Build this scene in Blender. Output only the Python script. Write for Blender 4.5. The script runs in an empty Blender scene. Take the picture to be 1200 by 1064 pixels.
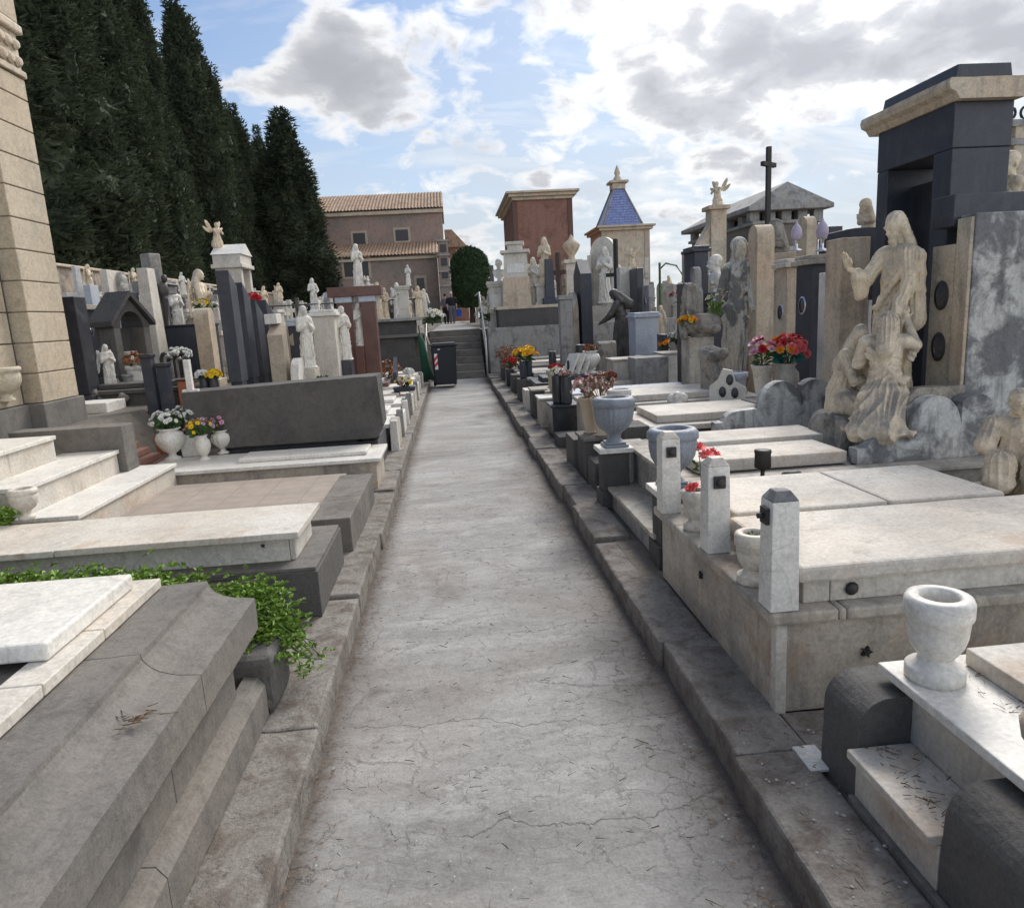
import bpy, bmesh, math, random
import numpy as np
from mathutils import Vector, Matrix, noise, Euler
rad = math.radians
random.seed(7)
C = bpy.context.scene.collection
scene = bpy.context.scene

# ------------------------------------------------------------------ camera
CAMR = Matrix(((0.9948822912560898, -0.06928289698027996, 0.07354662963761652),
               (-0.08545653591690681, -0.1885937344373116, 0.978329997393554),
               (-0.05391110288349919, -0.9796082296086577, -0.19354924300775775)))
CH = 1.6
cam = bpy.data.cameras.new('camera')
cam.sensor_width = 36.0
cam.lens = 830.0 / 1200.0 * 36.0
cam.clip_start = 0.05
cam.clip_end = 5000
camo = bpy.data.objects.new('camera', cam)
C.objects.link(camo)
M4 = (CAMR @ Matrix.Diagonal((1, -1, -1))).to_4x4()
M4.translation = (0, 0, CH)
camo.matrix_world = M4
scene.camera = camo


def ray(px, py):
    return CAMR @ Vector((px - 600.0, py - 532.0, 830.0))


def at(px, py, Y):
    """point seen at a photo pixel, at distance Y along the path"""
    w = ray(px, py)
    return Vector((w.x / w.y * Y, Y, CH + w.z / w.y * Y))


def gp(px, py, z):
    w = ray(px, py)
    t = (z - CH) / w.z
    return Vector((w.x * t, w.y * t, z))


# ------------------------------------------------------------------ world
SUN_EL, SUN_AZ = rad(40), rad(28)      # azimuth measured from +Y towards +X
world = bpy.data.worlds.new('World')
scene.world = world
world.use_nodes = True
wn, wl = world.node_tree.nodes, world.node_tree.links
wn.clear()


def N(nt, typ, ins=None, **kw):
    n = nt.nodes.new(typ)
    for k, v in kw.items():
        setattr(n, k, v)
    if ins:
        for k, v in ins.items():
            if hasattr(v, 'outputs'):
                v = v.outputs[0]
            if isinstance(v, bpy.types.NodeSocket):
                nt.links.new(v, n.inputs[k])
            else:
                n.inputs[k].default_value = v
    return n


def math_(nt, op, a, b=None, c=None, clamp=False):
    ins = {0: a}
    if b is not None:
        ins[1] = b
    if c is not None:
        ins[2] = c
    return N(nt, 'ShaderNodeMath', ins, operation=op, use_clamp=clamp)


def vmath(nt, op, a, b=None):
    ins = {0: a}
    if b is not None:
        ins[1] = b
    return N(nt, 'ShaderNodeVectorMath', ins, operation=op)


def ramp(nt, fac, stops, interp='LINEAR'):
    n = nt.nodes.new('ShaderNodeValToRGB')
    n.color_ramp.interpolation = interp
    e = n.color_ramp.elements
    while len(e) < len(stops):
        e.new(0.5)
    for i, (p, c) in enumerate(stops):
        e[i].position = p
        e[i].color = (c, c, c, 1) if isinstance(c, (int, float)) else (*c, 1)
    nt.links.new(fac.outputs[0] if hasattr(fac, 'outputs') else fac, n.inputs[0])
    return n


def mix(nt, fac, a, b, mode='MIX'):
    n = nt.nodes.new('ShaderNodeMix')
    n.data_type = 'RGBA'
    n.blend_type = mode
    for k, v in ((0, fac), (6, a), (7, b)):
        if hasattr(v, 'outputs'):
            v = v.outputs[2] if v.bl_idname == 'ShaderNodeMix' else v.outputs[0]
        if isinstance(v, bpy.types.NodeSocket):
            nt.links.new(v, n.inputs[k])
        else:
            n.inputs[k].default_value = (*v, 1) if isinstance(v, tuple) and len(v) == 3 else v
    return n


def fo(n):
    return n.outputs[2] if n.bl_idname == 'ShaderNodeMix' else n.outputs[0]


def build_world():
    nt = world.node_tree
    sky = N(nt, 'ShaderNodeTexSky', sky_type='NISHITA')
    sky.sun_disc = False
    sky.sun_elevation = SUN_EL
    sky.sun_rotation = SUN_AZ
    sky.air_density = 1.0
    sky.dust_density = 0.6
    tc = N(nt, 'ShaderNodeTexCoord')
    dirn = tc.outputs['Generated']
    d = N(nt, 'ShaderNodeSeparateXYZ', {0: dirn})
    zz = math_(nt, 'ADD', math_(nt, 'MAXIMUM', d.outputs[2], 0.0), 0.34)
    px = math_(nt, 'DIVIDE', d.outputs[0], zz)
    py = math_(nt, 'DIVIDE', d.outputs[1], zz)
    p = N(nt, 'ShaderNodeCombineXYZ', {0: px, 1: py, 2: 0.0})
    n1 = N(nt, 'ShaderNodeTexNoise', {'Vector': p, 'Scale': 3.4, 'Detail': 9.0, 'Roughness': 0.58, 'Distortion': 0.2})
    n2 = N(nt, 'ShaderNodeTexNoise', {'Vector': p, 'Scale': 9.0, 'Detail': 8.0, 'Roughness': 0.56, 'Distortion': 0.4})
    n3 = N(nt, 'ShaderNodeTexNoise', {'Vector': p, 'Scale': 4.4, 'Detail': 7.0, 'Roughness': 0.55})

    def bank(px_, py_, sx, sy, amt):
        w = ray(px_, py_).normalized()
        right = Vector((w.y, -w.x, 0)).normalized()
        up = right.cross(w)
        a = vmath(nt, 'DOT_PRODUCT', dirn, tuple(right))
        b = vmath(nt, 'DOT_PRODUCT', dirn, tuple(up))
        f = vmath(nt, 'DOT_PRODUCT', dirn, tuple(w))
        a2 = math_(nt, 'POWER', math_(nt, 'MULTIPLY', a.outputs[1], 1 / sx), 2.0)
        b2 = math_(nt, 'POWER', math_(nt, 'MULTIPLY', b.outputs[1], 1 / sy), 2.0)
        s = math_(nt, 'SUBTRACT', 1.0, math_(nt, 'ADD', a2, b2), clamp=True)
        front = math_(nt, 'GREATER_THAN', f.outputs[1], 0.0)
        return math_(nt, 'MULTIPLY', math_(nt, 'MULTIPLY', s, amt), front)

    den = math_(nt, 'MULTIPLY_ADD', n2, 0.55, math_(nt, 'MULTIPLY', n1, 0.50))
    den = math_(nt, 'ADD', den, math_(nt, 'MULTIPLY', d.outputs[0], 0.10))
    for b in (bank(390, 92, 0.14, 0.075, 0.24), bank(320, 62, 0.13, 0.05, 0.17), bank(500, 135, 0.11, 0.035, 0.14), bank(370, 10, .10, .03, .12),
              bank(770, 60, 0.14, 0.10, 0.10), bank(1010, 60, 0.34, 0.16, 0.085), bank(930, 30, .10, .05, .08), bank(760, 115, .06, .03, .12), bank(900, 80, .09, .03, .10), bank(1090, 40, .1, .04, .08), bank(240, 30, 0.14, 0.06, -0.24), bank(600, 20, .12, .04, .06),
              bank(985, 190, 0.07, 0.05, -0.14), bank(1000, 245, 0.1, 0.04, -0.12), bank(650, 208, 0.06, 0.015, 0.14), bank(830, 190, .05, .02, .12),
              bank(160, 10, 0.2, 0.08, -0.15), bank(180, 180, .3, .16, -.08), bank(590, 130, .12, .05, -.05)):
        den = math_(nt, 'ADD', den, b)
    strk = N(nt, 'ShaderNodeTexNoise', {'Vector': N(nt, 'ShaderNodeMapping', {'Vector': p, 'Scale': (1.0, 3.2, 1), 'Rotation': (0, 0, 0.35)}), 'Scale': 2.2, 'Detail': 7.0, 'Roughness': 0.6, 'Distortion': 0.5})
    cov = math_(nt, 'MAXIMUM', ramp(nt, den, [(0.525, 0.0), (0.57, 0.45), (0.61, 0.85), (0.68, 1.0)]), math_(nt, 'MULTIPLY', ramp(nt, strk, [(0.50, 0.0), (0.72, 0.75)]), math_(nt, 'MULTIPLY_ADD', d.outputs[0], 0.6, 0.6, clamp=True)))
    # thin high veil, thicker towards the horizon
    veil = ramp(nt, math_(nt, 'MULTIPLY_ADD', n3, 0.5, math_(nt, 'SUBTRACT', 0.62, d.outputs[2])), [(0.32, 0.0), (0.52, 0.5), (0.80, 0.90)])
    thick = math_(nt, 'MULTIPLY_ADD', n3, 0.55, math_(nt, 'MULTIPLY_ADD', den, 0.9, -0.27))
    shade = ramp(nt, thick, [(0.50, (1.0, 0.99, 0.97)), (0.57, (0.90, 0.90, 0.91)), (0.64, (0.60, 0.615, 0.65)), (0.76, (0.47, 0.485, 0.53)), (0.9, (0.44, 0.45, 0.49))])
    sd = Vector((math.sin(SUN_AZ) * math.cos(SUN_EL), math.cos(SUN_AZ) * math.cos(SUN_EL), math.sin(SUN_EL)))
    g = vmath(nt, 'DOT_PRODUCT', dirn, tuple(sd))
    gl = math_(nt, 'POWER', math_(nt, 'MAXIMUM', g.outputs[1], 0.0), 9.0)
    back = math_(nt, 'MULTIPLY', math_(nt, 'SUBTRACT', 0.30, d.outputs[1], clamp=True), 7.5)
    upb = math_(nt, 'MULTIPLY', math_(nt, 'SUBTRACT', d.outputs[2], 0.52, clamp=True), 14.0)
    ex_ = math_(nt, 'ADD', back, upb)  # extra sky brightness added out of view, behind and overhead, to light the ground
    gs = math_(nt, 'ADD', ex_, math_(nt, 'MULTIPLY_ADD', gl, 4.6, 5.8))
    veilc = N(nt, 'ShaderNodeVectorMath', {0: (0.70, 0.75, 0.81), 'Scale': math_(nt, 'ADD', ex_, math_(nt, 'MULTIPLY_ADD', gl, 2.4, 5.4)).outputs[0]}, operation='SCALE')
    deep = N(nt, 'ShaderNodeVectorMath', {0: mix(nt, 1.0, sky, (0.80, 0.92, 1.05), 'MULTIPLY').outputs[2], 'Scale': 0.74}, operation='SCALE')
    west = math_(nt, 'MULTIPLY', math_(nt, 'SUBTRACT', math_(nt, 'MULTIPLY', d.outputs[2], 1.6), math_(nt, 'MULTIPLY_ADD', d.outputs[0], 1.3, 0.12), clamp=True), 0.85, clamp=True)
    veil = math_(nt, 'MULTIPLY', veil, math_(nt, 'SUBTRACT', 1.0, west))
    base = mix(nt, veil, deep, veilc)
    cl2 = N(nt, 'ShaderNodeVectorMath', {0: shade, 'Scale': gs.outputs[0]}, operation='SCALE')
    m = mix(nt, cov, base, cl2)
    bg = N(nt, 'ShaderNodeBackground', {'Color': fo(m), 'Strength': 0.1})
    out = N(nt, 'ShaderNodeOutputWorld', {0: bg})


build_world()
sl = bpy.data.lights.new('sun', 'SUN')
sl.energy = 2.3
sl.angle = rad(26)
sl.color = (1.0, 0.955, 0.89)
so = bpy.data.objects.new('sun', sl)
C.objects.link(so)
sdir = Vector((math.sin(SUN_AZ) * math.cos(SUN_EL), math.cos(SUN_AZ) * math.cos(SUN_EL), math.sin(SUN_EL)))
so.rotation_euler = (-sdir).to_track_quat('-Z', 'Y').to_euler()
so.location = (20, 40, 40)
vs = scene.view_settings
vs.view_transform = 'Standard'
vs.look = 'None'
vs.gamma = 1.0
vs.exposure = 0.72
scene.cycles.max_bounces = 5
scene.cycles.diffuse_bounces = 3

# ------------------------------------------------------------------ materials
MATS = {}


def stone(name, col, stain=(0.12, 0.11, 0.10), amt=0.45, scale=3.0, rough=0.75, bump=0.25, streak=0.35, grain=60.0,
          warm=None, warmamt=0.3, topdirt=0.0, topcol=(0.10, 0.10, 0.10), spec=0.3, patchy=(0.5, 0.62), vein=0.0, pit=0.35, mott=1.0, rust=0.0):
    m = bpy.data.materials.new(name)
    m.use_nodes = True
    nt = m.node_tree
    nt.nodes.clear()
    geo = N(nt, 'ShaderNodeNewGeometry')
    P = geo.outputs['Position']
    n1 = N(nt, 'ShaderNodeTexNoise', {'Vector': P, 'Scale': scale, 'Detail': 8.0, 'Roughness': 0.65, 'Distortion': 0.4})
    n2 = N(nt, 'ShaderNodeTexNoise', {'Vector': P, 'Scale': grain, 'Detail': 4.0, 'Roughness': 0.7})
    sv = N(nt, 'ShaderNodeMapping', {'Vector': P, 'Scale': (1, 1, 0.12)})
    n3 = N(nt, 'ShaderNodeTexNoise', {'Vector': sv, 'Scale': scale * 4.5, 'Detail': 5.0, 'Roughness': 0.6})
    n4 = N(nt, 'ShaderNodeTexNoise', {'Vector': P, 'Scale': scale * 0.45, 'Detail': 3.0})
    lo, hi = patchy
    f1 = ramp(nt, n1, [(lo, 0.0), (hi, 1.0)])
    f1 = math_(nt, 'MULTIPLY', f1, amt)
    base = mix(nt, math_(nt, 'MULTIPLY', ramp(nt, n4, [(0.35, 0.0), (0.65, 1.0)]), warmamt), col, warm or tuple(c * f for c, f in zip(col, (0.92, 0.85, 0.72))))
    c = mix(nt, f1, base, stain)
    f3 = math_(nt, 'MULTIPLY', ramp(nt, n3, [(0.52, 0.0), (0.68, 1.0)]), streak)
    c = mix(nt, f3, c, stain)
    if vein:
        vn = N(nt, 'ShaderNodeTexNoise', {'Vector': P, 'Scale': scale * 0.9, 'Detail': 3.0, 'Distortion': 2.2})
        vv = ramp(nt, math_(nt, 'ABSOLUTE', math_(nt, 'SUBTRACT', vn, 0.5)), [(0.0, 1.0), (0.02, 0.0)])
        c = mix(nt, math_(nt, 'MULTIPLY', vv, vein), c, tuple(x * 0.45 for x in col))
    if rust:
        n8 = N(nt, 'ShaderNodeTexNoise', {'Vector': P, 'Scale': 2.1, 'Detail': 7.0, 'Roughness': 0.62, 'Distortion': 0.8})
        c = mix(nt, ramp(nt, n8, [(0.56, 0.0), (0.64, rust * .6), (0.72, rust)]), c, (0.40, 0.245, 0.135))
        n9 = N(nt, 'ShaderNodeTexNoise', {'Vector': sv, 'Scale': 9.0, 'Detail': 6.0, 'Roughness': 0.7})
        c = mix(nt, ramp(nt, n9, [(0.58, 0.0), (0.70, rust * .8)]), c, (0.20, 0.18, 0.155))
    if topdirt:
        sn = N(nt, 'ShaderNodeSeparateXYZ', {0: geo.outputs['Normal']})
        up = ramp(nt, sn.outputs[2], [(0.15, 0.0), (0.8, 1.0)])
        n5 = N(nt, 'ShaderNodeTexNoise', {'Vector': P, 'Scale': scale * 1.7, 'Detail': 6.0, 'Roughness': 0.7})
        f5 = ramp(nt, math_(nt, 'MULTIPLY_ADD', up, 0.22, n5), [(0.50, 0.0), (0.78, topdirt)])
        c = mix(nt, f5, c, topcol)
    gr = ramp(nt, n2, [(0.3, 0.80), (0.7, 1.14)])
    c = mix(nt, 1.0, c, gr, 'MULTIPLY')
    n6 = N(nt, 'ShaderNodeTexNoise', {'Vector': P, 'Scale': scale * 8, 'Detail': 6.0, 'Roughness': 0.72, 'Distortion': 0.6})
    c = mix(nt, mott, c, ramp(nt, n6, [(0.34, 0.80), (0.5, 1.0), (0.68, 1.10)]), 'MULTIPLY')
    n7 = N(nt, 'ShaderNodeTexNoise', {'Vector': P, 'Scale': grain * 0.7, 'Detail': 2.0})
    c = mix(nt, ramp(nt, n7, [(0.27, pit), (0.34, 0.0)]), c, stain)
    b1 = N(nt, 'ShaderNodeBump', {'Height': n2, 'Strength': bump, 'Distance': 0.004})
    b2 = N(nt, 'ShaderNodeBump', {'Height': n1, 'Strength': bump, 'Distance': 0.02, 'Normal': b1})
    rr = ramp(nt, n1, [(0.3, max(rough - 0.08, 0.02)), (0.7, min(rough + 0.1, 1.0))])
    bs = N(nt, 'ShaderNodeBsdfPrincipled', {'Base Color': fo(c), 'Roughness': rr, 'Normal': b2})
    bs.inputs['Specular IOR Level'].default_value = spec
    N(nt, 'ShaderNodeOutputMaterial', {0: bs})
    MATS[name] = m
    return m


def plain(name, col, rough=0.6, metal=0.0, var=0.25, scale=12.0, bump=0.1, spec=0.4, emit=None):
    m = bpy.data.materials.new(name)
    m.use_nodes = True
    nt = m.node_tree
    nt.nodes.clear()
    geo = N(nt, 'ShaderNodeNewGeometry')
    n1 = N(nt, 'ShaderNodeTexNoise', {'Vector': geo.outputs['Position'], 'Scale': scale, 'Detail': 5.0})
    c = mix(nt, math_(nt, 'MULTIPLY', n1, 1.0), tuple(min(x * (1 + var), 1) for x in col), tuple(x * (1 - var) for x in col))
    b = N(nt, 'ShaderNodeBump', {'Height': n1, 'Strength': bump, 'Distance': 0.01})
    bs = N(nt, 'ShaderNodeBsdfPrincipled', {'Base Color': fo(c), 'Roughness': rough, 'Metallic': metal, 'Normal': b})
    bs.inputs['Specular IOR Level'].default_value = spec
    N(nt, 'ShaderNodeOutputMaterial', {0: bs})
    MATS[name] = m
    return m


marble = stone('marble', (0.62, 0.585, 0.52), (0.30, 0.28, 0.25), 0.35, 2.0, 0.55, 0.18, 0.3, warm=(0.55, 0.46, 0.34), warmamt=0.35, vein=0.35, mott=0.45, pit=0.15)
marble_w = stone('white_marble', (0.72, 0.70, 0.655), (0.42, 0.40, 0.37), 0.3, 2.0, 0.45, 0.1, 0.2, vein=0.3, mott=0.45, pit=0.15)
marble_d = stone('dirty_marble', (0.52, 0.485, 0.42), (0.24, 0.22, 0.195), 0.6, 2.4, 0.7, 0.4, 0.6, warm=(0.48, 0.39, 0.29), warmamt=0.55, topdirt=0.35, patchy=(0.46, 0.62), rust=0.6)
marble_s = stone('slab_marble', (0.62, 0.59, 0.53), (0.34, 0.32, 0.29), 0.5, 2.6, 0.7, 0.4, 0.15, warm=(0.57, 0.46, 0.35), warmamt=0.5, patchy=(0.42, 0.66), vein=0.15, mott=0.45, pit=0.15, rust=0.6)
marble_k = stone('blackened_marble', (0.53, 0.53, 0.51), (0.115, 0.117, 0.122), 0.85, 3.0, 0.7, 0.3, 0.7, patchy=(0.46, 0.56))
statuem = stone('statue_marble', (0.78, 0.67, 0.50), (0.26, 0.22, 0.18), 0.2, 5.0, 0.75, 0.2, 0.22, grain=90.0, warm=(0.68, 0.52, 0.34), warmamt=0.5, topdirt=0.6, topcol=(0.16, 0.15, 0.145), mott=0.45, pit=0.15)
statuew = stone('white_statue', (0.74, 0.71, 0.65), (0.24, 0.23, 0.21), 0.35, 8.0, 0.6, 0.2, 0.3, grain=90.0, topdirt=0.3, topcol=(0.28, 0.27, 0.25), mott=0.45, pit=0.15)
creamst = stone('cream_stone', (0.56, 0.49, 0.38), (0.18, 0.16, 0.14), 0.35, 3.0, 0.8, 0.3, 0.4, warm=(0.58, 0.40, 0.26), warmamt=0.5)
chapelst = stone('chapel_sandstone', (0.50, 0.43, 0.325), (0.30, 0.27, 0.22), 0.35, 2.5, 0.85, 0.3, 0.3, warm=(0.46, 0.36, 0.25), warmamt=0.6)
lava = stone('lava_stone', (0.092, 0.088, 0.085), (0.07, 0.066, 0.064), 0.6, 3.5, 0.8, 0.5, 0.2, grain=120.0, warm=(0.125, 0.112, 0.10), warmamt=0.6)
lava_l = stone('pale_lava_stone', (0.165, 0.155, 0.142), (0.10, 0.095, 0.087), 0.6, 3.0, 0.85, 0.5, 0.3, grain=100.0, warm=(0.22, 0.195, 0.165), warmamt=0.6, pit=.6)
lava_d = stone('dark_lava_stone', (0.112, 0.107, 0.102), (0.15, 0.145, 0.14), 0.5, 6.0, 0.8, 0.6, 0.2, grain=120.0, patchy=(0.55, 0.7))
granite = stone('black_granite', (0.030, 0.032, 0.040), (0.065, 0.065, 0.075), 0.5, 5.0, 0.32, 0.05, 0.2, grain=250.0, warmamt=0.1, spec=0.5)
blue_g = stone('blue_grey_granite', (0.040, 0.045, 0.062), (0.095, 0.095, 0.10), 0.4, 4.0, 0.45, 0.08, 0.3, grain=250.0, warmamt=0.2, spec=0.4)
greyst = stone('grey_stone', (0.36, 0.35, 0.335), (0.12, 0.12, 0.12), 0.6, 4.0, 0.8, 0.4, 0.5, warm=(0.33, 0.28, 0.22), warmamt=0.4, topdirt=0.3)
bluem = stone('blue_grey_marble', (0.245, 0.27, 0.315), (0.15, 0.16, 0.18), 0.5, 9.0, 0.5, 0.15, 0.25, grain=140.0)
bluew = stone('bluish_white_marble', (0.47, 0.51, 0.58), (0.32, 0.34, 0.38), 0.4, 5.0, 0.45, 0.1, 0.25, vein=0.3)
brownm = stone('brown_marble', (0.13, 0.060, 0.048), (0.06, 0.035, 0.03), 0.5, 6.0, 0.35, 0.05, 0.2, spec=0.5)
beigest = stone('beige_stone', (0.46, 0.39, 0.31), (0.28, 0.24, 0.20), 0.4, 5.0, 0.8, 0.3, 0.3)
redpl = stone('red_plaster', (0.275, 0.15, 0.115), (0.16, 0.08, 0.06), 0.6, 1.2, 0.9, 0.3, 0.4, warmamt=0.3)
pinkpl = stone('faded_pink_plaster', (0.33, 0.255, 0.215), (0.24, 0.215, 0.19), 0.85, 0.30, 0.95, 0.3, 0.25, grain=8.0, warm=(0.32, 0.215, 0.18), warmamt=0.8, patchy=(0.45, 0.56))
wallst = stone('boundary_wall', (0.36, 0.30, 0.24), (0.11, 0.10, 0.09), 0.8, 1.6, 0.95, 0.7, 0.6, grain=14.0, patchy=(0.45, 0.6))
bronze = stone('dark_bronze', (0.075, 0.068, 0.060), (0.03, 0.03, 0.03), 0.5, 6.0, 0.5, 0.3, 0.3, spec=0.5)
weath = stone('weathered_carving', (0.33, 0.31, 0.275), (0.10, 0.098, 0.092), 0.75, 7.0, 0.85, 0.6, 0.4, warm=(0.40, 0.33, 0.24), warmamt=0.5, topdirt=0.5)
brick_s = plain('red_clay_step', (0.25, 0.13, 0.10), 0.85, var=0.2)
terra = plain('terracotta', (0.42, 0.155, 0.08), 0.8)
iron = plain('iron', (0.045, 0.042, 0.04), 0.6, 0.3)
silver = plain('silver_metal', (0.62, 0.60, 0.63), 0.3, 0.9)
railm = plain('painted_rail', (0.50, 0.49, 0.46), 0.5, 0.2)
black_pl = plain('black_plastic', (0.014, 0.015, 0.022), 0.45, var=0.15)
sticker_w = plain('white_sticker', (0.75, 0.75, 0.75), 0.5, var=0.05)
sticker_r = plain('red_sticker', (0.55, 0.03, 0.05), 0.5, var=0.05)
greencl = plain('green_canvas', (0.016, 0.07, 0.04), 0.8)
glassd = plain('dark_window', (0.035, 0.032, 0.035), 0.35, var=0.3)
wood = plain('dark_wood', (0.09, 0.065, 0.05), 0.8)
photo_m = plain('portrait_enamel', (0.07, 0.07, 0.075), 0.25, var=0.7, scale=60.0)
beigeplastic = plain('beige_vase_ceramic', (0.50, 0.41, 0.30), 0.6, var=0.15)
soil = stone('soil', (0.13, 0.105, 0.085), (0.07, 0.06, 0.05), 0.6, 6.0, 0.95, 0.8, 0.0, grain=70.0)
bluebk = plain('blue_plastic', (0.03, 0.11, 0.55), 0.4, var=0.1)
skin = plain('skin', (0.48, 0.28, 0.20), 0.6, var=0.08)
shirt_k = plain('black_cloth', (0.02, 0.02, 0.026), 0.9)
shirt_g = plain('grey_cloth', (0.14, 0.14, 0.16), 0.9)
hairm = plain('dark_hair', (0.03, 0.02, 0.015), 0.8)
hair_w = plain('white_hair', (0.62, 0.62, 0.62), 0.8)
fl = {k: plain('petal_' + k, c, 0.7, var=0.3, scale=50.0) for k, c in {
    'white': (0.72, 0.72, 0.68), 'yellow': (0.80, 0.55, 0.02), 'orange': (0.80, 0.30, 0.02), 'red': (0.45, 0.015, 0.02),
    'coral': (0.80, 0.17, 0.17), 'pink': (0.65, 0.33, 0.45), 'mauve': (0.42, 0.30, 0.42), 'dry': (0.34, 0.20, 0.15),
    'palepink': (0.68, 0.42, 0.42), 'cream': (0.62, 0.58, 0.42), 'rust': (0.30, 0.13, 0.06)}.items()}
leafm = plain('leaf_green', (0.05, 0.105, 0.025), 0.6, var=0.5, scale=40.0)
leaf_b = plain('leaf_bright', (0.155, 0.26, 0.035), 0.55, var=0.75, scale=14.0)
leaf_t = plain('leaf_teal', (0.02, 0.16, 0.14), 0.6, var=0.3)
leaf_d = plain('dry_stem', (0.20, 0.13, 0.08), 0.8, var=0.3)
litter_m = plain('dry_litter', (0.17, 0.115, 0.075), 0.95, var=0.5, scale=90.0)
pebble_m = plain('pale_pebble', (0.42, 0.40, 0.37), 0.9, var=0.3, scale=50.0)


def cypress_mat():
    m = bpy.data.materials.new('cypress_foliage')
    m.use_nodes = True
    nt = m.node_tree
    nt.nodes.clear()
    geo = N(nt, 'ShaderNodeNewGeometry')
    n1 = N(nt, 'ShaderNodeTexNoise', {'Vector': geo.outputs['Position'], 'Scale': 0.9, 'Detail': 5.0})
    n2 = N(nt, 'ShaderNodeTexNoise', {'Vector': geo.outputs['Position'], 'Scale': 7.0, 'Detail': 2.0})
    c = ramp(nt, math_(nt, 'MULTIPLY_ADD', n2, 0.4, math_(nt, 'MULTIPLY', n1, 0.6)),
             [(0.34, (0.028, 0.038, 0.025)), (0.5, (0.052, 0.068, 0.040)), (0.66, (0.088, 0.104, 0.060))])
    bs = N(nt, 'ShaderNodeBsdfPrincipled', {'Base Color': c.outputs[0], 'Roughness': 0.75})
    bs.inputs['Specular IOR Level'].default_value = 0.15
    tr = N(nt, 'ShaderNodeBsdfTranslucent', {'Color': c.outputs[0]})
    ms = N(nt, 'ShaderNodeMixShader', {0: 0.15, 1: bs, 2: tr})
    N(nt, 'ShaderNodeOutputMaterial', {0: ms})
    return m


cypm = cypress_mat()
topiary_m = plain('clipped_foliage', (0.028, 0.055, 0.018), 0.8, var=0.5, scale=3.0)


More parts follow.
